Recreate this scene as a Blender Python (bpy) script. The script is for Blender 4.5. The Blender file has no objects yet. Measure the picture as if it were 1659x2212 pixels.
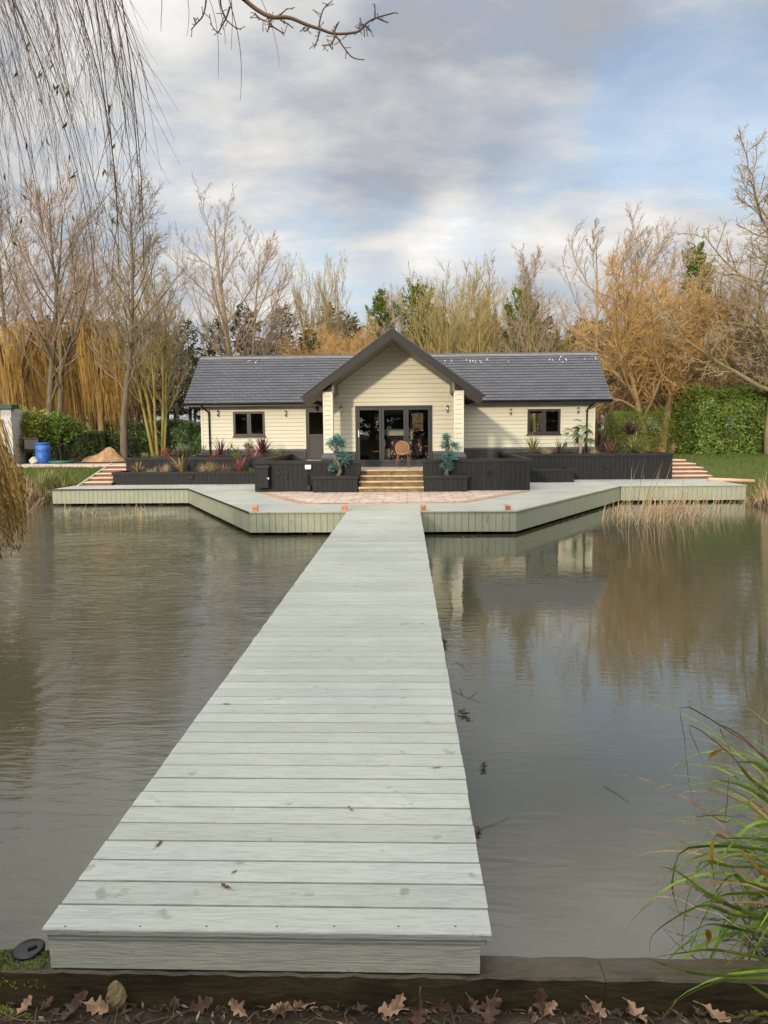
import bpy, math, random
import numpy as np
from mathutils import Vector, Matrix

# ------------------------------------------------------------------ camera, sky, sun, exposure
S = bpy.context.scene
COL = S.collection
FPX, CX, CY = 1597.0, 829.5, 1106.0            # focal length in pixels of a 1659 x 2212 frame
PITCH, YAW, ROLL, EYE = math.radians(6.3), math.radians(1.8), math.radians(-0.5), 2.39
_f = Vector((-math.sin(YAW) * math.cos(PITCH), math.cos(YAW) * math.cos(PITCH), -math.sin(PITCH)))
_r = Vector((math.cos(YAW), math.sin(YAW), 0))
_u = _r.cross(_f)
_R = math.cos(ROLL) * _r + math.sin(ROLL) * _u
_U = -math.sin(ROLL) * _r + math.cos(ROLL) * _u
cd = bpy.data.cameras.new('camera')
cam = bpy.data.objects.new('camera', cd)
COL.objects.link(cam)
cam.matrix_world = Matrix(((_R.x, _U.x, -_f.x, 0), (_R.y, _U.y, -_f.y, 0), (_R.z, _U.z, -_f.z, EYE), (0, 0, 0, 1)))
cd.sensor_fit = 'VERTICAL'
cd.sensor_height = 24.0
cd.lens = 24.0 * FPX / 2212.0
cd.clip_start, cd.clip_end = 0.05, 3000
S.camera = cam

def ray(px, py):
    return _R * ((px - CX) / FPX) - _U * ((py - CY) / FPX) + _f
def at(px, py, Y):                              # where the sight line meets the vertical plane at depth Y
    d = ray(px, py); t = Y / d.y
    return Vector((d.x * t, Y, d.z * t + EYE))
def onz(px, py, z):                             # where it meets a level at height z
    d = ray(px, py); t = (z - EYE) / d.z
    return Vector((d.x * t, d.y * t, z))

SUN_EL, SUN_AZ = math.radians(14), math.radians(19)     # low, behind the viewer and to the left
sun_dir = Vector((-math.sin(SUN_AZ) * math.cos(SUN_EL), -math.cos(SUN_AZ) * math.cos(SUN_EL), math.sin(SUN_EL)))
sd = bpy.data.lights.new('sun', 'SUN')
sun = bpy.data.objects.new('sun', sd)
COL.objects.link(sun)
sd.energy, sd.angle, sd.color = 2.0, math.radians(3.0), (1.0, 0.84, 0.62)
sun.rotation_euler = sun_dir.to_track_quat('Z', 'Y').to_euler()

W = bpy.data.worlds.new('World'); S.world = W; W.use_nodes = True
nt = W.node_tree; nt.nodes.clear()
def wn(t, **k):
    n = nt.nodes.new(t)
    for a, b in k.items(): setattr(n, a, b)
    return n
def wl(a, b): nt.links.new(a, b)
def wmath(op, a, b=None, c=None, clamp=False):
    n = wn('ShaderNodeMath', operation=op, use_clamp=clamp)
    for i, v in enumerate((a, b, c)):
        if v is None: continue
        if isinstance(v, (int, float)): n.inputs[i].default_value = v
        else: wl(v, n.inputs[i])
    return n.outputs[0]
sky = wn('ShaderNodeTexSky', sky_type='NISHITA', sun_disc=False)
sky.sun_elevation = SUN_EL
sky.sun_rotation = math.atan2(sun_dir.x, sun_dir.y)
sky.air_density, sky.dust_density, sky.ozone_density = 1.0, 0.6, 1.5
tc = wn('ShaderNodeTexCoord')
DIR = tc.outputs['Generated']
sep = wn('ShaderNodeSeparateXYZ'); wl(DIR, sep.inputs[0])
zc = wmath('MAXIMUM', sep.outputs[2], 0.0)
den = wmath('ADD', zc, 0.22)
cmb = wn('ShaderNodeCombineXYZ')
wl(wmath('DIVIDE', sep.outputs[0], den), cmb.inputs[0]); wl(wmath('DIVIDE', sep.outputs[1], den), cmb.inputs[1])
def wnoise(scale, detail, off, rough=0.55, dist=0.0):
    m = wn('ShaderNodeMapping'); m.inputs['Location'].default_value = off; wl(cmb.outputs[0], m.inputs[0])
    m.inputs['Scale'].default_value = (1.0, 1.35, 1.0)
    n = wn('ShaderNodeTexNoise'); wl(m.outputs[0], n.inputs['Vector'])
    n.inputs['Scale'].default_value = scale; n.inputs['Detail'].default_value = detail
    n.inputs['Roughness'].default_value = rough; n.inputs['Distortion'].default_value = dist
    return n.outputs[0]
N1 = wnoise(2.1, 8, (3.1, 1.7, 0), 0.55, 0.25)
N2 = wnoise(5.0, 7, (7.3, 2.2, 0), 0.6, 0.2)
def blob(px, py, deg):                          # a soft patch of sky round one direction
    d = ray(px, py).normalized()
    vm = wn('ShaderNodeVectorMath', operation='DOT_PRODUCT'); wl(DIR, vm.inputs[0]); vm.inputs[1].default_value = d
    mr = wn('ShaderNodeMapRange', interpolation_type='SMOOTHSTEP')
    wl(vm.outputs['Value'], mr.inputs[0])
    mr.inputs[1].default_value = math.cos(math.radians(deg)); mr.inputs[2].default_value = 1.0
    return mr.outputs[0]
def wsum(items):
    acc = None
    for b, w in items:
        t = wmath('MULTIPLY', b, w)
        acc = t if acc is None else wmath('ADD', acc, t)
    return acc
bright = wsum([(blob(420, 40, 16), 0.12), (blob(955, 515, 4), 0.10), (blob(1010, 570, 6), 0.08), (blob(690, 520, 8), 0.06), (blob(1270, 410, 7), 0.09), (blob(1500, 430, 8), 0.07),
               (blob(930, 290, 5), 0.07), (blob(780, 350, 8), -0.06), (blob(720, 250, 12), -0.09), (blob(1100, 60, 12), -0.09), (blob(600, 590, 7), 0.06), (blob(560, 330, 6), 0.05), (blob(1450, 60, 9), -0.05)])
blue = wsum([(blob(1480, 205, 8), 1.0), (blob(1415, 240, 4), 0.6), (blob(1070, 475, 5), 0.40), (blob(1270, 310, 6), 0.40), (blob(640, 480, 5), 0.30),
             (blob(790, 565, 7), 0.40), (blob(1635, 330, 5), 0.75), (blob(330, 430, 7), 0.35), (blob(1050, 180, 6), 0.2)])
n1c = wmath('SUBTRACT', N1, 0.5); n2c = wmath('SUBTRACT', N2, 0.5)
lum = wmath('ADD', wmath('ADD', wmath('MULTIPLY', n1c, 0.78), wmath('MULTIPLY', n2c, 0.30)), wmath('ADD', bright, 0.475))
lum = wmath('MINIMUM', wmath('MAXIMUM', lum, 0.34), 0.85)
# cloud cover brightens towards the zenith, as an overcast sky does
high = wn('ShaderNodeMapRange', interpolation_type='SMOOTHSTEP'); wl(sep.outputs[2], high.inputs[0])
high.inputs[1].default_value, high.inputs[2].default_value = 0.42, 0.95
high.inputs[3].default_value, high.inputs[4].default_value = 1.0, 2.8
# the thin cloud that veils the sun is brightest round it
vg = wn('ShaderNodeVectorMath', operation='DOT_PRODUCT'); wl(DIR, vg.inputs[0]); vg.inputs[1].default_value = sun_dir
glow = wn('ShaderNodeMapRange', interpolation_type='SMOOTHSTEP'); wl(vg.outputs['Value'], glow.inputs[0])
glow.inputs[1].default_value, glow.inputs[2].default_value, glow.inputs[3].default_value, glow.inputs[4].default_value = 0.35, 1.0, 1.0, 3.2
lum = wmath('MULTIPLY', wmath('MULTIPLY', lum, high.outputs[0]), glow.outputs[0])
cover = wmath('SUBTRACT', blue, wmath('MULTIPLY', wmath('ADD', n1c, n2c), 1.7), clamp=True)
cloudc = wn('ShaderNodeMix', data_type='RGBA')
cloudc.inputs['A'].default_value = (0.91, 0.95, 1.04, 1); cloudc.inputs['B'].default_value = (1.0, 0.985, 0.955, 1)
wl(wmath('MULTIPLY', wmath('SUBTRACT', lum, 0.35), 4.0, clamp=True), cloudc.inputs['Factor'])
cl = wn('ShaderNodeVectorMath', operation='SCALE'); wl(cloudc.outputs['Result'], cl.inputs[0]); wl(wmath('MULTIPLY', lum, 10.0), cl.inputs['Scale'])
skl = wn('ShaderNodeVectorMath', operation='MULTIPLY'); wl(sky.outputs[0], skl.inputs[0]); skl.inputs[1].default_value = (1.5, 1.5, 1.5)
# thin cloud veils even the clear patches
veil = wn('ShaderNodeMix', data_type='RGBA'); wl(cl.outputs[0], veil.inputs['A']); wl(skl.outputs[0], veil.inputs['B'])
wl(wmath('MULTIPLY', cover, 0.52), veil.inputs['Factor'])
bg = wn('ShaderNodeBackground'); wl(veil.outputs['Result'], bg.inputs[0]); bg.inputs[1].default_value = 0.1
ow = wn('ShaderNodeOutputWorld'); wl(bg.outputs[0], ow.inputs[0])

S.view_settings.view_transform = 'Standard'; S.view_settings.look = 'None'
S.view_settings.exposure = 0.4; S.view_settings.gamma = 1.0; S.view_settings.use_curve_mapping = False
S.render.engine = 'CYCLES'
S.cycles.use_denoising = True; S.cycles.denoising_prefilter = 'ACCURATE'
S.cycles.max_bounces = 6; S.cycles.diffuse_bounces = 3; S.cycles.glossy_bounces = 3
S.cycles.transparent_max_bounces = 8; S.cycles.caustics_reflective = False; S.cycles.caustics_refractive = False

# ------------------------------------------------------------------ materials
def newmat(name):
    m = bpy.data.materials.new(name); m.use_nodes = True
    t = m.node_tree; b = t.nodes['Principled BSDF']
    return m, t, b
def coords(t, scale=(1, 1, 1), swap=None, rot=None, kind='Object'):
    tcn = t.nodes.new('ShaderNodeTexCoord'); out = tcn.outputs[kind]
    if swap:                                     # e.g. 'xz' : texture runs over x and z
        s = t.nodes.new('ShaderNodeSeparateXYZ'); t.links.new(out, s.inputs[0])
        c = t.nodes.new('ShaderNodeCombineXYZ')
        for i, ch in enumerate(swap): t.links.new(s.outputs['xyz'.index(ch)], c.inputs[i])
        out = c.outputs[0]
    mp = t.nodes.new('ShaderNodeMapping'); t.links.new(out, mp.inputs[0])
    mp.inputs['Scale'].default_value = scale
    if rot: mp.inputs['Rotation'].default_value = rot
    return mp.outputs[0]
def noise(t, vec, scale, detail=4, rough=0.55, dist=0.0):
    n = t.nodes.new('ShaderNodeTexNoise'); t.links.new(vec, n.inputs['Vector'])
    n.inputs['Scale'].default_value = scale; n.inputs['Detail'].default_value = detail
    n.inputs['Roughness'].default_value = rough; n.inputs['Distortion'].default_value = dist
    return n.outputs[0]
def ramp(t, fac, stops):
    r = t.nodes.new('ShaderNodeValToRGB'); t.links.new(fac, r.inputs[0])
    e = r.color_ramp.elements
    while len(e) < len(stops): e.new(0.5)
    for i, (p, c) in enumerate(stops):
        e[i].position = p; e[i].color = (*c, 1) if len(c) == 3 else c
    return r.outputs[0]
def mixc(t, fac, a, b, mode='MIX'):
    n = t.nodes.new('ShaderNodeMix'); n.data_type = 'RGBA'; n.blend_type = mode
    if isinstance(fac, (int, float)): n.inputs['Factor'].default_value = fac
    else: t.links.new(fac, n.inputs['Factor'])
    for k, v in (('A', a), ('B', b)):
        if isinstance(v, tuple): n.inputs[k].default_value = (*v, 1) if len(v) == 3 else v
        else: t.links.new(v, n.inputs[k])
    return n.outputs['Result']
def bump(t, b, h, strength=0.3, dist=0.01, prev=None):
    n = t.nodes.new('ShaderNodeBump'); n.inputs['Strength'].default_value = strength; n.inputs['Distance'].default_value = dist
    t.links.new(h, n.inputs['Height'])
    if prev is not None: t.links.new(prev, n.inputs['Normal'])
    t.links.new(n.outputs[0], b.inputs['Normal'])
    return n.outputs[0]
def sc(c, k): return tuple(min(1.0, v * k) for v in c)
def plain(name, c, rough=0.6, var=0.25, scale=3.0, stretch=(1, 1, 1), metal=0.0, bstr=0.15, bscale=None, spec=None, trans=0.0):
    m, t, b = newmat(name)
    v = coords(t, stretch)
    n = noise(t, v, scale, 6, 0.6)
    t.links.new(ramp(t, n, [(0.28, sc(c, 1 - var)), (0.72, sc(c, 1 + var))]), b.inputs['Base Color'])
    b.inputs['Roughness'].default_value = rough; b.inputs['Metallic'].default_value = metal
    if spec is not None: b.inputs['Specular IOR Level'].default_value = spec
    if bstr: bump(t, b, noise(t, v, bscale or scale * 8, 5), bstr, 0.01)
    return m
def leafmat(name, c1, c2, scale=1.5, rough=0.5, spec=0.35, trans=0.25):
    m, t, b = newmat(name)
    v = coords(t)
    n = noise(t, v, scale, 3); w = t.nodes.new('ShaderNodeTexWhiteNoise')
    sn = t.nodes.new('ShaderNodeVectorMath'); sn.operation = 'SNAP'; sn.inputs[1].default_value = (0.07, 0.07, 0.07)
    t.links.new(v, sn.inputs[0]); t.links.new(sn.outputs[0], w.inputs['Vector'])
    mx = t.nodes.new('ShaderNodeMath'); mx.operation = 'MULTIPLY_ADD'; t.links.new(w.outputs['Value'], mx.inputs[0]); mx.inputs[1].default_value = 0.45
    ad = t.nodes.new('ShaderNodeMath'); ad.operation = 'SUBTRACT'; t.links.new(n, ad.inputs[0]); ad.inputs[1].default_value = 0.22
    t.links.new(ad.outputs[0], mx.inputs[2])
    col = ramp(t, mx.outputs[0], [(0.2, c1), (0.8, c2)])
    t.links.new(col, b.inputs['Base Color'])
    b.inputs['Roughness'].default_value = rough; b.inputs['Specular IOR Level'].default_value = spec
    if trans:
        tr = t.nodes.new('ShaderNodeBsdfTranslucent'); t.links.new(col, tr.inputs[0])
        ms = t.nodes.new('ShaderNodeMixShader'); ms.inputs[0].default_value = trans
        t.links.new(b.outputs[0], ms.inputs[1]); t.links.new(tr.outputs[0], ms.inputs[2])
        t.links.new(ms.outputs[0], t.nodes['Material Output'].inputs[0])
    return m
def composite(name, c, axis, rough=0.45, fine=1.0, tone=False):     # embossed wood-plastic boards, grain along x, y or z
    m, t, b = newmat(name)
    st = {'x': (1.6, 22, 22), 'y': (22, 1.6, 22), 'z': (22, 22, 1.6)}[axis]
    v = coords(t, st)
    g1 = noise(t, v, 2.4 * fine, 6, 0.6, 1.4); g2 = noise(t, v, 7.0 * fine, 4, 0.65, 0.6)
    lo = noise(t, coords(t, (1, 1, 1)), 0.9, 5, 0.6)
    ad = t.nodes.new('ShaderNodeMath'); ad.operation = 'ADD'; t.links.new(g1, ad.inputs[0]); t.links.new(g2, ad.inputs[1])
    col = ramp(t, ad.outputs[0], [(0.72, sc(c, 0.82)), (0.95, sc(c, 0.97)), (1.0, sc(c, 1.0)), (1.25, sc(c, 1.10))])
    spots = ramp(t, noise(t, coords(t, (1, 1, 1)), 7.0, 3, 0.6), [(0.655, (1, 1, 1)), (0.72, (0.66, 0.65, 0.62))])
    col = mixc(t, 1.0, mixc(t, 1.0, col, ramp(t, lo, [(0.3, (0.90, 0.91, 0.90)), (0.7, (1.04, 1.03, 1.0))]), 'MULTIPLY'), spots, 'MULTIPLY')
    if tone:                                     # boards differ slightly from one another
        sp_ = t.nodes.new('ShaderNodeSeparateXYZ'); t.links.new(coords(t), sp_.inputs[0])
        q_ = t.nodes.new('ShaderNodeMath'); q_.operation = 'MULTIPLY_ADD'; t.links.new(sp_.outputs[1], q_.inputs[0]); q_.inputs[1].default_value = 1 / 0.152; q_.inputs[2].default_value = 0.015 / 0.152
        fl = t.nodes.new('ShaderNodeMath'); fl.operation = 'FLOOR'; t.links.new(q_.outputs[0], fl.inputs[0])
        wn_ = t.nodes.new('ShaderNodeTexWhiteNoise'); wn_.noise_dimensions = '1D'; t.links.new(fl.outputs[0], wn_.inputs['W'])
        col = mixc(t, 1.0, col, ramp(t, wn_.outputs['Value'], [(0.0, (0.90, 0.90, 0.88)), (1.0, (1.05, 1.06, 1.05))]), 'MULTIPLY')
    t.links.new(col, b.inputs['Base Color'])
    b.inputs['Roughness'].default_value = rough; b.inputs['Specular IOR Level'].default_value = 0.4
    rr = ramp(t, lo, [(0.3, (rough - 0.12,) * 3), (0.7, (rough + 0.15,) * 3)]); t.links.new(rr, b.inputs['Roughness'])
    bump(t, b, ad.outputs[0], 0.6, 0.005)
    return m
def bricky(name, c1, c2, mortar, swap, bw, bh, msize=0.012, rough=0.75, var=0.35, bstr=0.5, off=0.5, nscale=5.0):
    m, t, b = newmat(name)
    v = coords(t, (1, 1, 1), swap)
    br = t.nodes.new('ShaderNodeTexBrick'); t.links.new(v, br.inputs['Vector'])
    br.offset = off
    br.inputs['Color1'].default_value = (*c1, 1); br.inputs['Color2'].default_value = (*c2, 1); br.inputs['Mortar'].default_value = (*mortar, 1)
    br.inputs['Scale'].default_value = 1.0; br.inputs['Mortar Size'].default_value = msize; br.inputs['Mortar Smooth'].default_value = 0.2
    br.inputs['Brick Width'].default_value = bw; br.inputs['Row Height'].default_value = bh; br.inputs['Bias'].default_value = 0.0
    n = noise(t, v, nscale, 6, 0.65)
    col = mixc(t, 1.0, br.outputs[0], ramp(t, n, [(0.3, (1 - var,) * 3), (0.7, (1 + var * 0.4, 1 + var * 0.35, 1 + var * 0.3))]), 'MULTIPLY')
    t.links.new(col, b.inputs['Base Color']); b.inputs['Roughness'].default_value = rough
    p = bump(t, b, br.outputs['Fac'], -bstr, 0.01)
    bump(t, b, noise(t, v, 40, 4), 0.2, 0.005, p)
    return m
def glassmat(name, tint=(0.86, 0.88, 0.87), ior=1.75):
    m = bpy.data.materials.new(name); m.use_nodes = True
    t = m.node_tree; t.nodes.clear()
    tr = t.nodes.new('ShaderNodeBsdfTransparent'); tr.inputs[0].default_value = (*tint, 1)
    gl = t.nodes.new('ShaderNodeBsdfGlossy'); gl.inputs['Roughness'].default_value = 0.0; gl.inputs[0].default_value = (0.9, 0.95, 0.95, 1)
    bp = t.nodes.new('ShaderNodeBump'); bp.inputs['Strength'].default_value = 0.02; bp.inputs['Distance'].default_value = 0.05
    t.links.new(noise(t, coords(t), 2.0, 2), bp.inputs['Height']); t.links.new(bp.outputs[0], gl.inputs['Normal'])
    fr = t.nodes.new('ShaderNodeFresnel'); fr.inputs[0].default_value = ior
    mx = t.nodes.new('ShaderNodeMixShader'); t.links.new(fr.outputs[0], mx.inputs[0])
    t.links.new(tr.outputs[0], mx.inputs[1]); t.links.new(gl.outputs[0], mx.inputs[2])
    o = t.nodes.new('ShaderNodeOutputMaterial'); t.links.new(mx.outputs[0], o.inputs[0])
    return m

M = {}
M['deck_x'] = composite('pale composite boards across', (0.405, 0.422, 0.392), 'x', tone=True)
M['edge_shade'] = plain('shaded board edges', (0.22, 0.226, 0.195), 0.8, 0.35, 8, bstr=0)  # painted shade: darker tone for the shadowed edges of the jetty boards
M['deck_y'] = composite('pale composite boards along', (0.43, 0.448, 0.418), 'y')
M['fascia'] = composite('sage composite upright boards', (0.295, 0.315, 0.240), 'z', 0.5)
M['end_board'] = composite('weathered end board', (0.46, 0.47, 0.40), 'x', 0.55)
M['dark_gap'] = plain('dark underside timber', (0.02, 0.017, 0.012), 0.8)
M['clad'] = plain('cream cladding', (0.54, 0.52, 0.41), 0.5, 0.045, 0.8, (1, 1, 4), bstr=0.08, bscale=14)
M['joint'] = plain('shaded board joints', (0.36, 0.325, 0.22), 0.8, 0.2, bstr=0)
M['trim'] = plain('pale corner trim', (0.60, 0.575, 0.46), 0.5, 0.05, bstr=0)
M['barge'] = plain('dark brown bargeboard', (0.0155, 0.0135, 0.0138), 0.5, 0.15, 2, (1, 1, 1), bstr=0.05, spec=0.3)
M['soffit'] = plain('olive grey soffit', (0.16, 0.15, 0.11), 0.6, 0.1)
M['black'] = plain('black plastic', (0.007, 0.007, 0.008), 0.3, 0.2, bstr=0.05)
M['frame'] = plain('anthracite frame', (0.022, 0.0255, 0.029), 0.35, 0.12, bstr=0.05)
M['frame_brown'] = plain('dark brown frame', (0.024, 0.0205, 0.0205), 0.35, 0.12, bstr=0.05)
M['steel'] = plain('brushed steel', (0.55, 0.52, 0.48), 0.3, 0.1, 20, metal=0.9, bstr=0.05)
M['white'] = plain('white plastic', (0.75, 0.76, 0.74), 0.4, 0.06, bstr=0.02)
M['stain'] = plain('black stained boards', (0.0095, 0.0100, 0.0108), 0.6, 0.45, 2.5, (6, 6, 0.8), bstr=0.3, spec=0.3)
M['stain_cap'] = plain('black stained capping', (0.0145, 0.0150, 0.0160), 0.6, 0.4, 3, (0.8, 6, 6), bstr=0.3, spec=0.3)
M['glass'] = glassmat('window glass')
M['plinth'] = bricky('blue grey bricks', (0.075, 0.072, 0.078), (0.05, 0.048, 0.052), (0.02, 0.02, 0.02), 'xzy', 0.225, 0.075, 0.010)
M['slate_edge'] = plain('slate edges', (0.040, 0.041, 0.049), 0.7, 0.2, bstr=0)
M['plinth_top'] = plain('blue grey sill bricks', (0.075, 0.075, 0.082), 0.6, 0.25, 6)
M['step_brick'] = bricky('mossy yellow bricks', (0.22, 0.15, 0.075), (0.16, 0.12, 0.055), (0.11, 0.09, 0.06), 'xzy', 0.33, 0.15, 0.012, var=0.6)
M['step_stone'] = plain('buff stone tread', (0.46, 0.34, 0.20), 0.7, 0.4, 3, (1, 3, 3), bstr=0.3)
M['paving'] = bricky('pink buff sandstone slabs', (0.66, 0.54, 0.47), (0.57, 0.44, 0.37), (0.26, 0.19, 0.14), 'xyz', 0.62, 0.42, 0.014, 0.6, 0.42, 0.4, 0.37, 3.2)
M['paving_border'] = bricky('tan border slabs', (0.48, 0.31, 0.22), (0.42, 0.26, 0.18), (0.2, 0.14, 0.1), 'xyz', 0.5, 0.35, 0.01)
M['soil'] = plain('planting soil', (0.048, 0.036, 0.025), 0.95, 0.5, 6, bstr=0.8)
M['copper'] = plain('copper', (0.62, 0.24, 0.12), 0.38, 0.15, 10, metal=0.75, bstr=0.05)
M['lens'] = plain('frosted lens', (0.6, 0.45, 0.35), 0.4, 0.1)
M['sleeper'] = plain('wet dark sleeper', (0.050, 0.038, 0.020), 0.45, 0.6, 3.0, (1, 2.5, 3.5), bstr=0.6, bscale=14)
M['red_sleeper'] = plain('red brown sleeper', (0.17, 0.065, 0.035), 0.7, 0.35, 3, (1, 6, 6), bstr=0.3)
M['pale_tread'] = plain('pale timber tread', (0.55, 0.45, 0.34), 0.65, 0.2, 3, (1, 6, 6), bstr=0.2)
M['interior'] = plain('interior plaster', (0.50, 0.48, 0.43), 0.8, 0.08, bstr=0)
M['interior_floor'] = plain('interior floor', (0.30, 0.24, 0.17), 0.4, 0.2)
M['cabinet'] = plain('pale cabinet', (0.46, 0.45, 0.40), 0.5, 0.05, bstr=0)
M['screen'] = plain('black screen', (0.006, 0.006, 0.007), 0.12, 0.1, bstr=0)
M['wicker'] = bricky('tan wicker', (0.32, 0.165, 0.08), (0.25, 0.125, 0.06), (0.10, 0.05, 0.025), 'xzy', 0.03, 0.016, 0.0022, 0.6, 0.25, 0.6)
M['cane'] = plain('brown cane', (0.20, 0.10, 0.055), 0.5, 0.25, 8)
M['cane_pale'] = plain('pale cane', (0.36, 0.22, 0.12), 0.5, 0.2, 8)
M['barrel'] = plain('blue drum plastic', (0.025, 0.11, 0.40), 0.5, 0.5, 5, bstr=0.1)
M['sand'] = plain('damp building sand', (0.34, 0.205, 0.105), 0.95, 0.45, 5, bstr=1.0, bscale=16)
M['clay'] = plain('clay orange pipe', (0.62, 0.36, 0.25), 0.55, 0.1)
M['brick_white'] = bricky('white painted bricks', (0.62, 0.63, 0.62), (0.56, 0.57, 0.57), (0.40, 0.40, 0.40), 'yzx', 0.225, 0.075, 0.010)
M['green_felt'] = plain('green felt roof', (0.035, 0.075, 0.055), 0.8, 0.2)
M['door_wood'] = plain('brown timber', (0.10, 0.055, 0.025), 0.6, 0.3, 2, (6, 6, 1))
M['stone'] = plain('mossy limestone', (0.22, 0.17, 0.085), 0.9, 0.55, 9, bstr=0.9, bscale=25)
M['chalk'] = plain('bird droppings', (0.72, 0.72, 0.70), 0.9, 0.1, bstr=0)
M['mortar'] = plain('ridge mortar', (0.30, 0.295, 0.27), 0.9, 0.2)
M['teal_leaf'] = leafmat('teal leaves', (0.05, 0.17, 0.16), (0.22, 0.47, 0.46), 4, 0.45)
M['grey_trunk'] = plain('pale twisted trunk', (0.20, 0.15, 0.11), 0.8, 0.35, 12, bstr=0.4)
M['cord_red'] = leafmat('dark red blades', (0.045, 0.016, 0.016), (0.16, 0.055, 0.045), 3)
M['cord_pink'] = leafmat('pink striped blades', (0.20, 0.07, 0.06), (0.45, 0.17, 0.13), 5)
M['cord_green'] = leafmat('green blades', (0.05, 0.08, 0.022), (0.20, 0.24, 0.08), 4)
M['cord_buff'] = leafmat('cream striped blades', (0.16, 0.12, 0.035), (0.50, 0.38, 0.16), 6)
M['cord_plum'] = leafmat('plum blades', (0.030, 0.014, 0.020), (0.09, 0.04, 0.05), 3)
M['straw'] = leafmat('straw grass', (0.34, 0.24, 0.13), (0.64, 0.49, 0.31), 4, 0.7, 0.2, 0.2)
M['straw_red'] = leafmat('rusty dead blades', (0.17, 0.085, 0.05), (0.40, 0.24, 0.14), 4, 0.7, 0.2, 0.2)
M['palm_leaf'] = leafmat('palm leaves', (0.03, 0.07, 0.015), (0.13, 0.20, 0.05), 3)
M['silver_leaf'] = leafmat('silver grey leaves', (0.12, 0.14, 0.09), (0.30, 0.32, 0.24), 5)
M['lime_leaf'] = leafmat('yellow green tufts', (0.12, 0.14, 0.025), (0.32, 0.33, 0.10), 5)
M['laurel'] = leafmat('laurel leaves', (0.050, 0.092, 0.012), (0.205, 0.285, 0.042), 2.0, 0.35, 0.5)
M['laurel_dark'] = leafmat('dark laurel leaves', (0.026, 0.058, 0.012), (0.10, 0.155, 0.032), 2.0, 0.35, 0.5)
M['laurel_yellow'] = leafmat('yellow green laurel leaves', (0.11, 0.15, 0.018), (0.40, 0.42, 0.07), 1.6, 0.4, 0.45)
M['privet'] = leafmat('fine hedge leaves', (0.08, 0.12, 0.015), (0.24, 0.30, 0.05), 2.0, 0.5)
M['conifer'] = leafmat('conifer sprays', (0.050, 0.088, 0.012), (0.175, 0.235, 0.035), 0.9, 0.6, 0.2, 0.15)
M['conifer_dark'] = leafmat('dull conifer sprays', (0.028, 0.038, 0.012), (0.10, 0.098, 0.035), 0.7, 0.7, 0.2, 0.15)
M['bark_dark'] = plain('dark bark', (0.045, 0.034, 0.024), 0.9, 0.4, 6, (1, 1, 0.4), bstr=0.5)
M['bark_grey'] = plain('grey green bark', (0.13, 0.105, 0.065), 0.9, 0.4, 5, (1, 1, 0.4), bstr=0.5)
M['bark_olive'] = plain('olive sunlit bark', (0.21, 0.17, 0.09), 0.9, 0.35, 5, (1, 1, 0.5), bstr=0.4)
M['twig_pale'] = plain('pale tan twigs', (0.40, 0.31, 0.20), 0.85, 0.3, 2, bstr=0)
M['bark_pale'] = plain('pale sunlit bark', (0.26, 0.20, 0.12), 0.85, 0.35, 5, (1, 1, 0.5), bstr=0.4)
M['bark_yellow'] = plain('yellow green bark', (0.27, 0.215, 0.055), 0.85, 0.3, 4, (1, 1, 0.4), bstr=0.3)
M['bark_orange'] = plain('orange bark', (0.25, 0.165, 0.075), 0.85, 0.3, 4, (1, 1, 0.4), bstr=0.3)
M['twig_grey'] = plain('grey brown twigs', (0.28, 0.215, 0.145), 0.85, 0.35, 2, bstr=0)
M['twig_pink'] = plain('reddish twigs', (0.36, 0.262, 0.185), 0.85, 0.3, 2, bstr=0)
M['twig_olive'] = plain('olive twigs', (0.36, 0.28, 0.12), 0.85, 0.3, 2, bstr=0)
M['twig_orange'] = plain('orange twigs', (0.50, 0.31, 0.11), 0.8, 0.35, 1.2, bstr=0)
M['twig_gold'] = plain('golden hanging twigs', (0.38, 0.225, 0.05), 0.8, 0.5, 2.2, bstr=0)
M['twig_near'] = plain('dark hanging twigs', (0.105, 0.062, 0.036), 0.7, 0.6, 3, bstr=0)
M['twig_moss'] = plain('mossy hanging twigs', (0.22, 0.14, 0.035), 0.8, 0.5, 3, bstr=0)
M['brush'] = plain('brown brushwood', (0.26, 0.18, 0.10), 0.9, 0.4, 1.2, bstr=0)
M['grass'] = leafmat('lawn grass', (0.050, 0.085, 0.016), (0.165, 0.19, 0.045), 0.7, 0.7, 0.2)
M['sedge'] = leafmat('green sedge blades', (0.075, 0.13, 0.018), (0.27, 0.38, 0.06), 3, 0.6, 0.2)
M['sedge_gold'] = leafmat('yellowing sedge blades', (0.30, 0.17, 0.02), (0.50, 0.33, 0.06), 5, 0.5)
M['oak_leaf'] = leafmat('pale oak leaf', (0.17, 0.10, 0.06), (0.40, 0.265, 0.17), 20, 0.7, 0.3, 0.1)
M['oak_leaf_dark'] = leafmat('dark oak leaf', (0.045, 0.024, 0.015), (0.13, 0.068, 0.042), 20, 0.6, 0.4, 0.1)
M['willow_leaf'] = leafmat('grey willow leaf', (0.10, 0.07, 0.05), (0.36, 0.29, 0.22), 10, 0.7, 0.3, 0.1)
M['moss'] = leafmat('moss', (0.06, 0.11, 0.010), (0.19, 0.28, 0.04), 8, 0.9, 0.1, 0.1)
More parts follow.
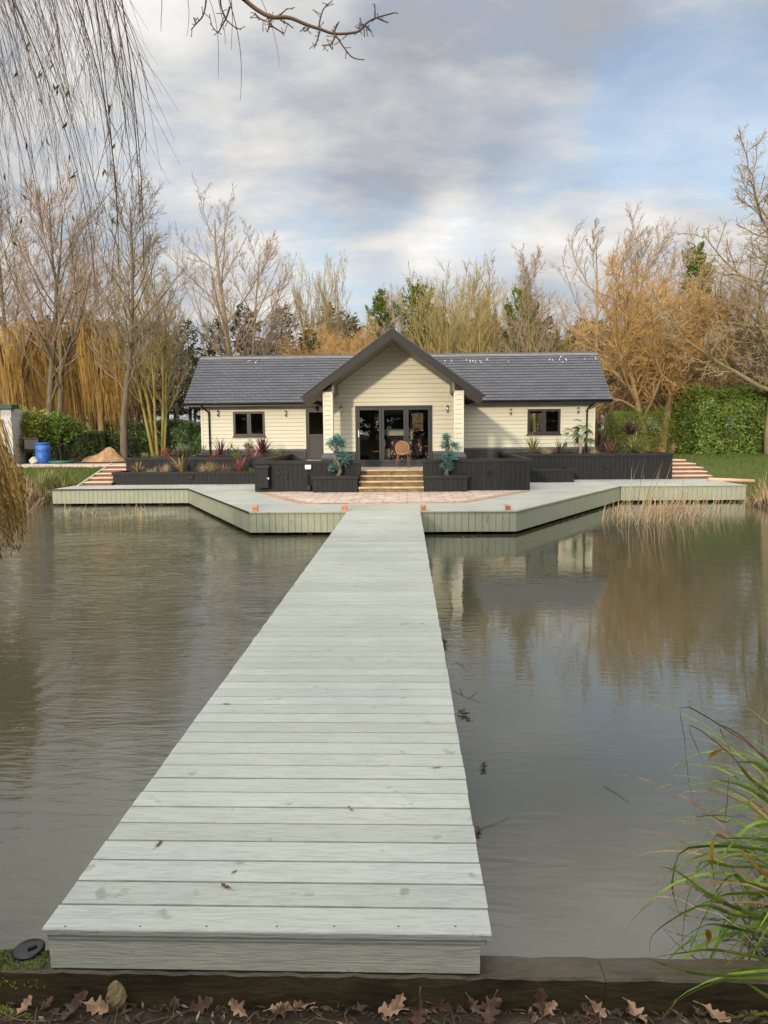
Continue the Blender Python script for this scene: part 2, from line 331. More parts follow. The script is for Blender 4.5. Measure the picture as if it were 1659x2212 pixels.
def floralmat():
    m, t, b = newmat('floral fabric')
    v = coords(t); vo = t.nodes.new('ShaderNodeTexVoronoi'); t.links.new(v, vo.inputs['Vector']); vo.inputs['Scale'].default_value = 11
    ds = t.nodes.new('ShaderNodeMath'); ds.operation = 'ADD'; t.links.new(vo.outputs['Distance'], ds.inputs[0]); 
    nn = t.nodes.new('ShaderNodeMath'); nn.operation = 'MULTIPLY'; t.links.new(noise(t, v, 26, 3), nn.inputs[0]); nn.inputs[1].default_value = 0.4
    t.links.new(nn.outputs[0], ds.inputs[1])
    t.links.new(ramp(t, ds.outputs[0], [(0.42, (0.52, 0.42, 0.36)), (0.55, (0.30, 0.16, 0.15)), (0.66, (0.06, 0.030, 0.032))]), b.inputs['Base Color'])
    b.inputs['Roughness'].default_value = 0.85
    return m
M['floral'] = floralmat()
def slatemat():
    m, t, b = newmat('roof slates')
    at_ = t.nodes.new('ShaderNodeAttribute'); at_.attribute_name = 'tone'
    n = noise(t, coords(t), 2.0, 6, 0.6)
    c = ramp(t, at_.outputs['Fac'], [(0.0, (0.054, 0.057, 0.070)), (1.0, (0.074, 0.078, 0.094))])
    c = mixc(t, 1.0, c, ramp(t, n, [(0.3, (0.85, 0.85, 0.85)), (0.7, (1.12, 1.1, 1.08))]), 'MULTIPLY')
    t.links.new(c, b.inputs['Base Color']); b.inputs['Roughness'].default_value = 0.42; b.inputs['Specular IOR Level'].default_value = 0.5
    bump(t, b, noise(t, coords(t, (4, 1, 1)), 25, 4), 0.15, 0.004)
    return m
M['slate'] = slatemat()
def groundmat():
    m, t, b = newmat('ground')
    v = coords(t)
    at_ = t.nodes.new('ShaderNodeAttribute'); at_.attribute_name = 'lawn'
    n = noise(t, v, 0.9, 6); nf = noise(t, v, 9, 6, 0.65)
    grass = ramp(t, nf, [(0.3, (0.050, 0.080, 0.018)), (0.7, (0.120, 0.145, 0.038))])
    earth = ramp(t, nf, [(0.3, (0.022, 0.015, 0.010)), (0.55, (0.052, 0.038, 0.024)), (0.75, (0.095, 0.065, 0.040))])
    md = t.nodes.new('ShaderNodeMath'); md.operation = 'MULTIPLY_ADD'; t.links.new(n, md.inputs[0]); md.inputs[1].default_value = 0.5
    sb = t.nodes.new('ShaderNodeMath'); sb.operation = 'SUBTRACT'; t.links.new(at_.outputs['Fac'], sb.inputs[0]); sb.inputs[1].default_value = 0.25
    t.links.new(sb.outputs[0], md.inputs[2])
    t.links.new(mixc(t, ramp(t, md.outputs[0], [(0.42, (0, 0, 0)), (0.58, (1, 1, 1))]), earth, grass), b.inputs['Base Color'])
    b.inputs['Roughness'].default_value = 0.95; b.inputs['Specular IOR Level'].default_value = 0.2
    bump(t, b, noise(t, v, 28, 6, 0.7), 0.9, 0.03)
    return m
M['ground'] = groundmat()
def watermat():
    m, t, b = newmat('pond water')
    b.inputs['Roughness'].default_value = 0.02; b.inputs['IOR'].default_value = 1.95; b.inputs['Specular IOR Level'].default_value = 0.5
    v = coords(t)
    t.links.new(ramp(t, noise(t, v, 0.25, 3), [(0.3, (0.060, 0.062, 0.036)), (0.7, (0.074, 0.072, 0.048))]), b.inputs['Base Color'])
    s = t.nodes.new('ShaderNodeSeparateXYZ'); t.links.new(v, s.inputs[0])
    # breeze: livelier left of the jetty, calm in the near right corner
    mr = t.nodes.new('ShaderNodeMapRange'); t.links.new(s.outputs[0], mr.inputs[0])
    mr.inputs[1].default_value, mr.inputs[2].default_value, mr.inputs[3].default_value, mr.inputs[4].default_value = -1.5, 1.0, 1.0, 0.14
    my = t.nodes.new('ShaderNodeMapRange'); t.links.new(s.outputs[1], my.inputs[0])
    my.inputs[1].default_value, my.inputs[2].default_value, my.inputs[3].default_value, my.inputs[4].default_value = 3.0, 9.0, 0.35, 1.0
    pk = t.nodes.new('ShaderNodeMath'); pk.operation = 'MULTIPLY'
    t.links.new(ramp(t, noise(t, v, 0.22, 3), [(0.38, (0.22,) * 3), (0.62, (1.0,) * 3)]), pk.inputs[0]); t.links.new(mr.outputs[0], pk.inputs[1])
    pk2 = t.nodes.new('ShaderNodeMath'); pk2.operation = 'MULTIPLY'; t.links.new(pk.outputs[0], pk2.inputs[0]); t.links.new(my.outputs[0], pk2.inputs[1])
    r1 = noise(t, coords(t, (2.0, 8.0, 1), rot=(0, 0, math.radians(12))), 1.5, 3, 0.5, 0.5)
    r2 = noise(t, coords(t, (1.0, 3.0, 1), rot=(0, 0, math.radians(-8))), 0.9, 3, 0.5, 0.4)
    # a ring spreading from where a duck dived, by the left bank
    d = t.nodes.new('ShaderNodeVectorMath'); d.operation = 'DISTANCE'; t.links.new(v, d.inputs[0]); d.inputs[1].default_value = (-5.3, 7.1, 0)
    sn = t.nodes.new('ShaderNodeMath'); sn.operation = 'SINE'
    ml = t.nodes.new('ShaderNodeMath'); ml.operation = 'MULTIPLY'; t.links.new(d.outputs['Value'], ml.inputs[0]); ml.inputs[1].default_value = 26
    t.links.new(ml.outputs[0], sn.inputs[0])
    fd = t.nodes.new('ShaderNodeMapRange'); t.links.new(d.outputs['Value'], fd.inputs[0])
    fd.inputs[1].default_value, fd.inputs[2].default_value, fd.inputs[3].default_value, fd.inputs[4].default_value = 0.3, 2.6, 0.10, 0.0
    rg = t.nodes.new('ShaderNodeMath'); rg.operation = 'MULTIPLY'; t.links.new(sn.outputs[0], rg.inputs[0]); t.links.new(fd.outputs[0], rg.inputs[1])
    a = t.nodes.new('ShaderNodeMath'); a.operation = 'MULTIPLY_ADD'; t.links.new(r1, a.inputs[0]); a.inputs[1].default_value = 0.8; t.links.new(r2, a.inputs[2])
    a2 = t.nodes.new('ShaderNodeMath'); a2.operation = 'MULTIPLY'; t.links.new(a.outputs[0], a2.inputs[0]); t.links.new(pk2.outputs[0], a2.inputs[1])
    a3 = t.nodes.new('ShaderNodeMath'); a3.operation = 'ADD'; t.links.new(a2.outputs[0], a3.inputs[0]); t.links.new(rg.outputs[0], a3.inputs[1])
    bump(t, b, a3.outputs[0], 1.0, 0.024)
    return m
M['water'] = watermat()

# ------------------------------------------------------------------ mesh helpers
ORIGIN = {}
def raw_mesh(name, V, polys, mats, midx=None, smooth=False):
    """polys: list of (array of vertex indices with k columns)"""
    me = bpy.data.meshes.new(name)
    V = np.asarray(V, np.float32)
    me.vertices.add(len(V)); me.vertices.foreach_set('co', V.ravel())
    loops = np.concatenate([p.ravel() for p in polys]).astype(np.int32)
    tot = np.concatenate([np.full(len(p), p.shape[1]) for p in polys]).astype(np.int32)
    st = np.concatenate(([0], np.cumsum(tot)[:-1])).astype(np.int32)
    me.loops.add(len(loops)); me.loops.foreach_set('vertex_index', loops)
    me.polygons.add(len(tot)); me.polygons.foreach_set('loop_start', st); me.polygons.foreach_set('loop_total', tot)
    if midx is not None: me.polygons.foreach_set('material_index', np.asarray(midx, np.int32))
    me.polygons.foreach_set('use_smooth', np.full(len(tot), smooth))
    for m in (mats if isinstance(mats, (list, tuple)) else [mats]): me.materials.append(m)
    me.update(calc_edges=True); me.validate()
    return me
def link(name, me, parent=None):
    o = bpy.data.objects.new(name, me); COL.objects.link(o)
    if parent is not None: o.parent = parent
    return o
def origin(p):
    return ORIGIN.get(p.name, (0, 0, 0)) if p is not None else (0, 0, 0)
def tag(o, label=None, cat=None, group=None, kind=None):
    if label: o['label'] = label
    if cat: o['category'] = cat
    if group: o['group'] = group
    if kind: o['kind'] = kind
    return o
def thing(name, label, cat, loc=(0, 0, 0), group=None):
    o = bpy.data.objects.new(name, None); COL.objects.link(o); o.empty_display_size = 0.2
    o.location = loc; ORIGIN[o.name] = tuple(loc)
    return tag(o, label, cat, group)
def copy_tree(o, parent=None):
    c = o.copy(); COL.objects.link(c)
    if parent is not None: c.parent = parent
    for ch in list(o.children): copy_tree(ch, c)
    return c
class MB:
    def __init__(s): s.v = []; s.f = []; s.m = []; s.mi = 0
    def poly(s, pts):
        i = len(s.v); s.v += [tuple(p) for p in pts]; s.f.append(list(range(i, i + len(pts)))); s.m.append(s.mi)
    def box(s, x0, x1, y0, y1, z0, z1):
        i = len(s.v)
        s.v += [(x, y, z) for z in (z0, z1) for y in (y0, y1) for x in (x0, x1)]
        for q in ((0, 2, 3, 1), (4, 5, 7, 6), (0, 1, 5, 4), (2, 6, 7, 3), (0, 4, 6, 2), (1, 3, 7, 5)):
            s.f.append([i + k for k in q]); s.m.append(s.mi)
    def prism(s, poly, z0, z1):                  # polygon in plan
        n = len(poly); i = len(s.v)
        s.v += [(x, y, z0) for x, y in poly] + [(x, y, z1) for x, y in poly]
        s.f += [[i + k for k in range(n)][::-1], [i + n + k for k in range(n)]]; s.m += [s.mi] * 2
        for k in range(n):
            j = (k + 1) % n; s.f.append([i + k, i + j, i + n + j, i + n + k]); s.m.append(s.mi)
    def extr(s, poly, d):                        # any planar polygon pushed along d
        n = len(poly); i = len(s.v); d = Vector(d)
        s.v += [tuple(p) for p in poly] + [tuple(Vector(p) + d) for p in poly]
        s.f += [[i + k for k in range(n)][::-1], [i + n + k for k in range(n)]]; s.m += [s.mi] * 2
        for k in range(n):
            j = (k + 1) % n; s.f.append([i + k, i + j, i + n + j, i + n + k]); s.m.append(s.mi)
    def obox(s, c, ax, ay, az):                  # oriented box: centre and half-axis vectors
        c, ax, ay, az = map(Vector, (c, ax, ay, az)); i = len(s.v)
        s.v += [tuple(c + a * ax + b * ay + e * az) for e in (-1, 1) for b in (-1, 1) for a in (-1, 1)]
        for q in ((0, 2, 3, 1), (4, 5, 7, 6), (0, 1, 5, 4), (2, 6, 7, 3), (0, 4, 6, 2), (1, 3, 7, 5)):
            s.f.append([i + k for k in q]); s.m.append(s.mi)
    def tube(s, pts, rad, n=8, caps=True):
        pts = [Vector(p) for p in pts]
        if not isinstance(rad, (list, tuple)): rad = [rad] * len(pts)
        i0 = len(s.v); a = None
        for k, p in enumerate(pts):
            t = (pts[min(k + 1, len(pts) - 1)] - pts[max(k - 1, 0)]).normalized()
            if a is None: a = t.cross(Vector((0.31, 0.9, 0.2))).normalized()
            a = (a - a.dot(t) * t).normalized(); b = t.cross(a)
            for q in range(n):
                an = 2 * math.pi * q / n
                s.v.append(tuple(p + rad[k] * (math.cos(an) * a + math.sin(an) * b)))
        for k in range(len(pts) - 1):
            for q in range(n):
                w = (q + 1) % n
                s.f.append([i0 + k * n + q, i0 + k * n + w, i0 + (k + 1) * n + w, i0 + (k + 1) * n + q]); s.m.append(s.mi)
        if caps:
            s.f.append([i0 + q for q in range(n)][::-1]); s.f.append([i0 + (len(pts) - 1) * n + q for q in range(n)]); s.m += [s.mi] * 2
    def lathe(s, prof, c=(0, 0, 0), n=20):       # (radius, z) profile
        i0 = len(s.v)
        for r, z in prof:
            for q in range(n):
                an = 2 * math.pi * q / n; s.v.append((c[0] + r * math.cos(an), c[1] + r * math.sin(an), c[2] + z))
        for k in range(len(prof) - 1):
            for q in range(n):
                w = (q + 1) % n
                s.f.append([i0 + k * n + q, i0 + k * n + w, i0 + (k + 1) * n + w, i0 + (k + 1) * n + q]); s.m.append(s.mi)
        s.f.append([i0 + q for q in range(n)][::-1]); s.f.append([i0 + (len(prof) - 1) * n + q for q in range(n)]); s.m += [s.mi] * 2
    def build(s, name, mats, parent=None, smooth=False, bevel=0.0):
        o_ = origin(ROOT(parent)) if parent is not None else (0, 0, 0)
        me = bpy.data.meshes.new(name)
        me.from_pydata([(x - o_[0], y - o_[1], z - o_[2]) for x, y, z in s.v], [], s.f)
        for m in (mats if isinstance(mats, (list, tuple)) else [mats]): me.materials.append(m)
        me.polygons.foreach_set('material_index', s.m)
        if smooth: me.polygons.foreach_set('use_smooth', [True] * len(s.f))
        me.update()
        o = link(name, me, parent)
        if bevel:
            bv = o.modifiers.new('bevel', 'BEVEL'); bv.width = bevel; bv.segments = 2; bv.limit_method = 'ANGLE'
        return o
def ROOT(o):
    while o is not None and o.parent is not None: o = o.parent
    return o
def clip_half(poly, a, b, c):                    # keep a*x + b*y <= c
    out = []
    for i in range(len(poly)):
        p, q = poly[i], poly[(i + 1) % len(poly)]
        dp, dq = a * p[0] + b * p[1] - c, a * q[0] + b * q[1] - c
        if dp <= 0: out.append(p)
        if dp * dq < 0:
            t = dp / (dp - dq); out.append((p[0] + t * (q[0] - p[0]), p[1] + t * (q[1] - p[1])))
    return out
def clip_convex(poly, conv):                     # conv counter-clockwise
    for i in range(len(conv)):
        (x0, y0), (x1, y1) = conv[i], conv[(i + 1) % len(conv)]
        a, b = (y1 - y0), -(x1 - x0)
        poly = clip_half(poly, a, b, a * x0 + b * y0)
        if len(poly) < 3: return []
    return poly

# ---- batches: tubes for twigs, blades for leaves of grass, quads for foliage
class Tubes:
    def __init__(s): s.b = {}
    def add(s, pts, rad, sides): s.b.setdefault((len(pts), sides), []).append((pts, rad))
    def mesh(s, name, mats, org=(0, 0, 0)):
        Vs, Fs, off = [], [], 0
        for (n, k), L in s.b.items():
            P = np.array([l[0] for l in L], np.float64) - np.array(org); Rr = np.array([l[1] for l in L], np.float64)
            B = len(L)
            T = np.empty_like(P); T[:, 1:-1] = P[:, 2:] - P[:, :-2]; T[:, 0] = P[:, 1] - P[:, 0]; T[:, -1] = P[:, -1] - P[:, -2]
            T /= np.linalg.norm(T, axis=2, keepdims=True) + 1e-9
            ref = np.where(np.abs(T[:, :1, 2:3]) > 0.9, np.array([[[1.0, 0, 0]]]), np.array([[[0, 0, 1.0]]]))
            A = np.cross(T[:, :1], ref); A = np.repeat(A, n, axis=1)
            A -= (A * T).sum(2, keepdims=True) * T; A /= np.linalg.norm(A, axis=2, keepdims=True) + 1e-9
            Bn = np.cross(T, A)
            an = 2 * np.pi * np.arange(k) / k
            V = P[:, :, None, :] + Rr[:, :, None, None] * (np.cos(an)[None, None, :, None] * A[:, :, None, :] + np.sin(an)[None, None, :, None] * Bn[:, :, None, :])
            Vs.append(V.reshape(-1, 3))
            base = off + (np.arange(B)[:, None, None] * n + np.arange(n - 1)[None, :, None]) * k
            q = np.arange(k)[None, None, :]; w = (np.arange(k) + 1)[None, None, :] % k
            F = np.stack([base + q, base + w, base + k + w, base + k + q], axis=-1).reshape(-1, 4)
            Fs.append(F); off += B * n * k
        return raw_mesh(name, np.concatenate(Vs), Fs, mats, smooth=True)
def quads_mesh(name, C, A, B, mats, fold=0.0):   # leaf-shaped diamonds: centre, half length vector, half width vector
    C, A, B = (np.asarray(a, np.float64) for a in (C, A, B))
    n = len(C)
    V = np.stack([C - A, C + B, C + A, C - B], axis=1)
    if fold:
        N = np.cross(A, B); N /= np.linalg.norm(N, axis=1, keepdims=True) + 1e-9
        h = fold * np.linalg.norm(B, axis=1, keepdims=True)
        V[:, 1] += N * h; V[:, 3] += N * h
        i = np.arange(n)[:, None] * 4
        F = np.concatenate([i + np.array([[0, 1, 2]]), i + np.array([[0, 2, 3]])])
        return raw_mesh(name, V.reshape(-1, 3), [F], mats)
    F = np.arange(n * 4).reshape(n, 4)
    return raw_mesh(name, V.reshape(-1, 3), [F], mats)
class Blades:
    """grass blades: strips that taper to a point; pts has a fixed count"""
    def __init__(s): s.P = {}; 
    def add(s, pts, w, side, mi=0): s.P.setdefault(len(pts), []).append((pts, w, side, mi))
    def mesh(s, name, mats, org=(0, 0, 0)):
        Vs, Fs, Ms, off = [], [], [], 0
        for n, L in s.P.items():
            P = np.array([l[0] for l in L], np.float64) - np.array(org); W_ = np.array([l[1] for l in L], np.float64)
            D = np.array([l[2] for l in L], np.float64)[:, None, :]
            T = np.empty_like(P); T[:, 1:-1] = P[:, 2:] - P[:, :-2]; T[:, 0] = P[:, 1] - P[:, 0]; T[:, -1] = P[:, -1] - P[:, -2]
            T /= np.linalg.norm(T, axis=2, keepdims=True) + 1e-9
            D = D - (D * T).sum(2, keepdims=True) * T; D /= np.linalg.norm(D, axis=2, keepdims=True) + 1e-9
            N = np.cross(T, D)
            u = np.linspace(0, 1, n)[None, :, None]
            prof = np.minimum(1.0, 0.55 + 2.0 * u) * np.clip((1.0 - u) * 2.2, 0.0, 1.0)
            hw = W_[:, None, None] * 0.5 * prof
            V = np.stack([P - D * hw + N * hw * 0.35, P, P + D * hw + N * hw * 0.35], axis=2)
            Vs.append(V.reshape(-1, 3)); B = len(L)
            base = off + (np.arange(B)[:, None, None] * n + np.arange(n - 1)[None, :, None]) * 3
            q = np.arange(2)[None, None, :]
            F = np.stack([base + q, base + q + 1, base + q + 4, base + q + 3], axis=-1).reshape(-1, 4)
            Fs.append(F); Ms.append(np.repeat([l[3] for l in L], (n - 1) * 2)); off += B * n * 3
        return raw_mesh(name, np.concatenate(Vs), Fs, mats, np.concatenate(Ms), smooth=True)
def arc(rng, base, az, el, L, droop, n=7, wob=0.0):
    """a curve that sets out at elevation el and bends down by droop radians"""
    pts = [tuple(base)]; x, y, z = base
    for i in range(n - 1):
        e = el - droop * ((i + 0.5) / (n - 1)) ** 1.3
        a = az + rng.uniform(-wob, wob); s_ = L / (n - 1)
        x += math.cos(e) * math.cos(a) * s_; y += math.cos(e) * math.sin(a) * s_; z += math.sin(e) * s_
        pts.append((x, y, z))
    return pts
def rosette(B, rng, base, n, L, el=(0.2, 1.5), droop=(0.3, 1.2), w=0.04, mi=0, r=0.03, npt=7):
    for k in range(n):
        az = rng.uniform(0, 2 * math.pi); e = rng.uniform(*el)
        p = (base[0] + r * math.cos(az), base[1] + r * math.sin(az), base[2])
        pts = arc(rng, p, az, e, L * rng.uniform(0.7, 1.1), rng.uniform(*droop) * (1.25 - e / 1.8), npt)
        B.add(pts, w * rng.uniform(0.7, 1.2), (-math.sin(az), math.cos(az), 0.05), mi if isinstance(mi, int) else rng.choice(mi))

# ------------------------------------------------------------------ terrain and water
POND = [(-13.0, 2.60), (1.75, 2.60), (1.95, 3.2), (2.8, 4.6), (4.7, 6.2), (7.6, 9.0), (10.9, 14.0), (10.5, 19.0), (10.2, 21.3), (9.9, 22.5), (10.2, 23.3), (10.95, 24.2), (11.0, 25.0),
        (7.4, 25.0), (3.1, 18.0), (-4.1, 18.0), (-7.7, 24.8), (-11.6, 24.9), (-11.9, 24.0), (-11.3, 22.2), (-10.6, 19.8), (-10.9, 16.0), (-12.4, 9.0)]
PA = np.array(POND); PB = np.roll(PA, -1, axis=0)
def pond_dist(X, Y):                             # positive outside the pond
    P = np.stack([X, Y], -1)[..., None, :]
    E_ = PB - PA; t = np.clip(((P - PA) * E_).sum(-1) / (E_ ** 2).sum(-1), 0, 1)
    d = np.linalg.norm(P - (PA + t[..., None] * E_), axis=-1).min(-1)
    c = (PA[:, 1] > P[..., 1]) != (PB[:, 1] > P[..., 1])
    with np.errstate(divide='ignore', invalid='ignore'):
        xi = (PB[:, 0] - PA[:, 0]) * (P[..., 1] - PA[:, 1]) / (PB[:, 1] - PA[:, 1]) + PA[:, 0]
    inside = (c & (P[..., 0] < xi)).sum(-1) % 2 == 1
    return np.where(inside, -d, d)
def sst(x, a, b):
    t = np.clip((x - a) / (b - a), 0, 1); return t * t * (3 - 2 * t)
_rs = np.random.RandomState(5)
_K = [(_rs.uniform(0.3, 9), _rs.uniform(0, 6.28), _rs.uniform(0, 6.28)) for _ in range(14)]
def wob(X, Y, lo=0.3, hi=9):
    return sum(np.sin(X * k * math.cos(a) + Y * k * math.sin(a) + p) / (1 + k) for k, a, p in _K) / 3.0
def base_h(X, Y):
    near = 0.262 + np.clip(2.55 - Y, 0, 4) * 0.36
    side = 0.38 + 0.3 * sst(np.abs(X), 11, 20)
    mid = 0.40 + (1.10 - 0.40) * sst(Y, 27.3, 29.3)
    left = 0.22 + (1.13 - 0.22) * sst(Y, 24.0, 28.6)
    right = 0.20 + (1.12 - 0.20) * sst(Y, 22.8, 33.0)
    far = np.where(X < -11.5, left, np.where(X > 9.3, right, mid))
    h = near + (side - near) * sst(Y, 2.4, 7)
    return h + (far - h) * sst(Y, 14, 22)
def ground_h(X, Y):
    d = pond_dist(X, Y); b = base_h(X, Y) + wob(X, Y) * 0.035
    w = np.where(Y < 4, 0.10, 0.9)
    return -0.5 + (b + 0.5) * sst(d, -0.35 * w, w)
def lines(spec):
    out = []
    for a, b, s in spec: out += list(np.arange(a, b, s))
    return np.array(out + [spec[-1][1]])
gx = lines([(-400, -60, 34), (-60, -16, 2.0), (-16, -3.0, 0.4), (-3.0, 3.2, 0.05), (3.2, 20, 0.4), (20, 60, 2.0), (60, 400, 34)])
gy = lines([(-60, -4, 4), (-4, 1.6, 0.4), (1.6, 2.9, 0.04), (2.9, 36, 0.4), (36, 90, 2.0), (90, 900, 45)])
GX, GY = np.meshgrid(gx, gy, indexing='xy')
GZ = ground_h(GX, GY)
i = np.arange(len(gy) - 1)[:, None] * len(gx) + np.arange(len(gx) - 1)[None, :]
gF = np.stack([i, i + 1, i + 1 + len(gx), i + len(gx)], -1).reshape(-1, 4)
me = raw_mesh('ground', np.stack([GX, GY, GZ], -1).reshape(-1, 3), [gF], M['ground'], smooth=True)
lawn = np.where((GY > 25.2) & (GX < -11.55) & (GY < 29.5), 1.0, 0.0) + np.where((GX > 9.2) & (GY > 23.6) & (GY < 38), 1.0, 0.0)
lawn = np.clip(lawn, 0, 1) + np.where(GY > 40, 0.35, 0.0)
a_ = me.attributes.new('lawn', 'FLOAT', 'POINT'); a_.data.foreach_set('value', lawn.ravel().astype(np.float32))
tag(link('ground', me), kind='structure')
mb = MB(); mb.poly([(-13.2, 2.6, 0), (2.2, 2.6, 0), (13, 12, 0), (13, 25.2, 0), (-13.2, 25.2, 0)])
tag(mb.build('pond_water', M['water']), kind='structure')

R0 = random.Random(11)
# ------------------------------------------------------------------ jetty
jet = thing('jetty', 'long pale grey composite jetty running straight across the pond', 'jetty', (-0.535, 2.55, 0))
mb = MB(); y = 2.535
while y < 16.78:
    y1 = min(y + 0.1455, 16.79)
    dx = R0.uniform(-0.003, 0.003); x0, x1 = -1.372 + dx, 0.302 + dx
    z = 0.55 + R0.uniform(-0.0008, 0.0008); r = 0.006
    prof = [(y, 0.525), (y, z - r), (y + r * 0.4, z - r * 0.4), (y + r, z), (y1 - r, z), (y1 - r * 0.4, z - r * 0.4), (y1, z - r), (y1, 0.525)]
    mb.extr([(x0, a, b) for a, b in prof], (x1 - x0, 0, 0))
    if y > 2.6: mb.m[-8] = mb.m[-7] = mb.m[-2] = 2           # darker edge faces paint in the shadow line between boards
    y += 0.152
mb.mi = 1
for px in (141, 303, 446, 598, 722, 861, 984): # screws along the end board
    p = onz(px, 2001, 0.5505); mb.prism([(p.x + 0.0042 * math.cos(a), p.y + 0.0042 * math.sin(a)) for a in (0, 1.05, 2.1, 3.14, 4.2, 5.2)], 0.549, 0.5508)
mb.build('decking', [M['deck_x'], M['black'], M['edge_shade']], jet)
mb = MB(); mb.box(-1.358, 0.262, 2.552, 2.575, 0.378, 0.494); mb.build('end_board', M['end_board'], jet, bevel=0.002)
mb = MB(); mb.box(-1.362, 0.285, 2.545, 2.58, 0.4985, 0.522); mb.build('edge_trim', M['deck_x'], jet, bevel=0.003)
for x0 in (-1.34, -0.56, 0.20):
    mb = MB(); mb.box(x0, x0 + 0.05, 2.59, 16.75, 0.36, 0.521); mb.build('joist', M['dark_gap'], jet)
for yy in (4.4, 7.4, 10.4, 13.4, 16.2):
    for x0 in (-1.29, 0.10):
        mb = MB(); mb.box(x0, x0 + 0.1, yy, yy + 0.1, -0.7, 0.36); mb.build('post', M['sleeper'], jet)

# ------------------------------------------------------------------ terrace decking with sage fascia
ter = thing('terrace_deck', 'pale angled terrace deck with sage upright board skirt above the water', 'deck', (-0.5, 20, 0))
mb = MB()
hull = [(-3.62, 16.80), (2.49, 16.80), (6.88, 24.0), (-7.17, 24.0)]
def planks(mb, conv, axis, lo, hi, start, z0=0.525, z1=0.55):
    c = start
    while c < hi:
        a, b = max(c, lo), min(c + 0.1440, hi)
        if b - a > 0.004:
            q = [(-50, a), (50, a), (50, b), (-50, b)] if axis == 'x' else [(a, -50), (b, -50), (b, 80), (a, 80)]
            q = clip_convex(q, conv)
            if len(q) >= 3: mb.prism(q, z0, z1 + R0.uniform(-0.001, 0.001))
        c += 0.152
planks(mb, hull, 'x', 16.80, 24.0, 16.80)
mb.build('decking', M['deck_x'], ter)
mb = MB()
planks(mb, [(-11.7, 24.004), (-4.4, 24.004), (-4.4, 25.9), (-11.7, 25.9)], 'y', -11.7, -4.4, -11.7)
mb.build('side_decking', M['deck_y'], ter); mb = MB()
planks(mb, [(3.5, 24.004), (10.86, 24.004), (10.86, 27.15), (3.5, 27.15)], 'y', 3.5, 10.86, 3.5)
mb.build('side_decking', M['deck_y'], ter)
mb = MB(); mb.prism([(-3.55, 16.86), (2.42, 16.86), (6.8, 24.05), (10.8, 24.05), (10.8, 27.1), (-11.6, 25.9), (-11.6, 24.05), (-7.1, 24.05)], 0.47, 0.5225); mb.build('substructure', M['dark_gap'], ter)
def skirt(p0, p1, trim_mat):
    p0, p1 = Vector((*p0, 0)), Vector((*p1, 0)); d = (p1 - p0); L = d.length; d.normalize(); nrm = Vector((d.y, -d.x, 0))
    mb = MB(); n = round(L / 0.152); w = L / n
    for k in range(n):
        c = p0 + d * (w * (k + 0.5)) + nrm * (-0.013 + R0.uniform(-0.0015, 0.0015)); c.z = 0.295
        mb.obox(c, d * (w / 2 - 0.004), nrm * 0.011, Vector((0, 0, 0.223 + R0.uniform(-0.002, 0.002))))
    mb.build('skirt', M['fascia'], ter)
    mb = MB(); c = (p0 + p1) / 2 + nrm * 0.014; c.z = 0.531; mb.obox(c, d * (L / 2 + 0.012), nrm * 0.013, Vector((0, 0, 0.020 if trim_mat is M['barge'] else 0.013))); mb.build('edge_trim', trim_mat, ter)
    for k in range(int(L / 1.1) + 1):
        c = p0 + d * (0.25 + k * 1.1) - nrm * 0.22; c.z = -0.06
        if (c - p0).dot(d) < L - 0.1:
            mb = MB(); mb.obox(c, d * 0.06, nrm * 0.06, Vector((0, 0, 0.52))); mb.build('post', M['bark_dark'], ter)
skirt((-3.62, 16.80), (-1.385, 16.80), M['fascia'])
skirt((0.315, 16.80), (2.49, 16.80), M['fascia'])
skirt((2.50, 16.81), (6.88, 24.0), M['fascia'])
skirt((6.89, 24.0), (10.87, 24.0), M['fascia'])
skirt((-7.18, 24.0), (-3.63, 16.81), M['barge'])
skirt((-11.71, 24.0), (-7.18, 24.0), M['barge'])
skirt((10.875, 24.0), (10.875, 27.1), M['fascia'])
skirt((-11.715, 25.6), (-11.715, 24.0), M['barge'])

# paving in front of the steps, with a tan border
mb = MB(); pat = [(-4.42, 21.9), (-2.66, 18.55), (1.44, 18.65), (3.62, 22.0), (3.62, 22.55), (-4.42, 22.55)]
mb.prism(pat, 0.545, 0.556); tag(mb.build('patio_paving', M['paving']), kind='structure')
mb = MB()
def band(p, q, w, z):
    p, q = Vector((*p, 0)), Vector((*q, 0)); d = (q - p).normalized(); n_ = Vector((-d.y, d.x, 0))
    a = [p, q, q + n_ * w, p + n_ * w]; mb.prism([(v.x, v.y) for v in a], 0.548, z)
band((-4.44, 21.9), (-2.67, 18.53), 0.26, 0.562); band((-2.67, 18.53), (1.45, 18.63), 0.20, 0.566); band((1.45, 18.63), (3.64, 22.0), 0.26, 0.562)
tag(mb.build('patio_border', M['paving_border']), kind='structure')
mb = MB(); mb.box(-4.5, 3.58, 23.22, 29.36, 0.5, 1.168); tag(mb.build('house_path', M['paving']), kind='structure')
mb = MB(); mb.prism([(-26, 28.0), (-10.45, 28.0), (-10.45, 29.2), (-26, 29.4)], 1.0, 1.172); tag(mb.build('garden_path', M['paving']), kind='structure')

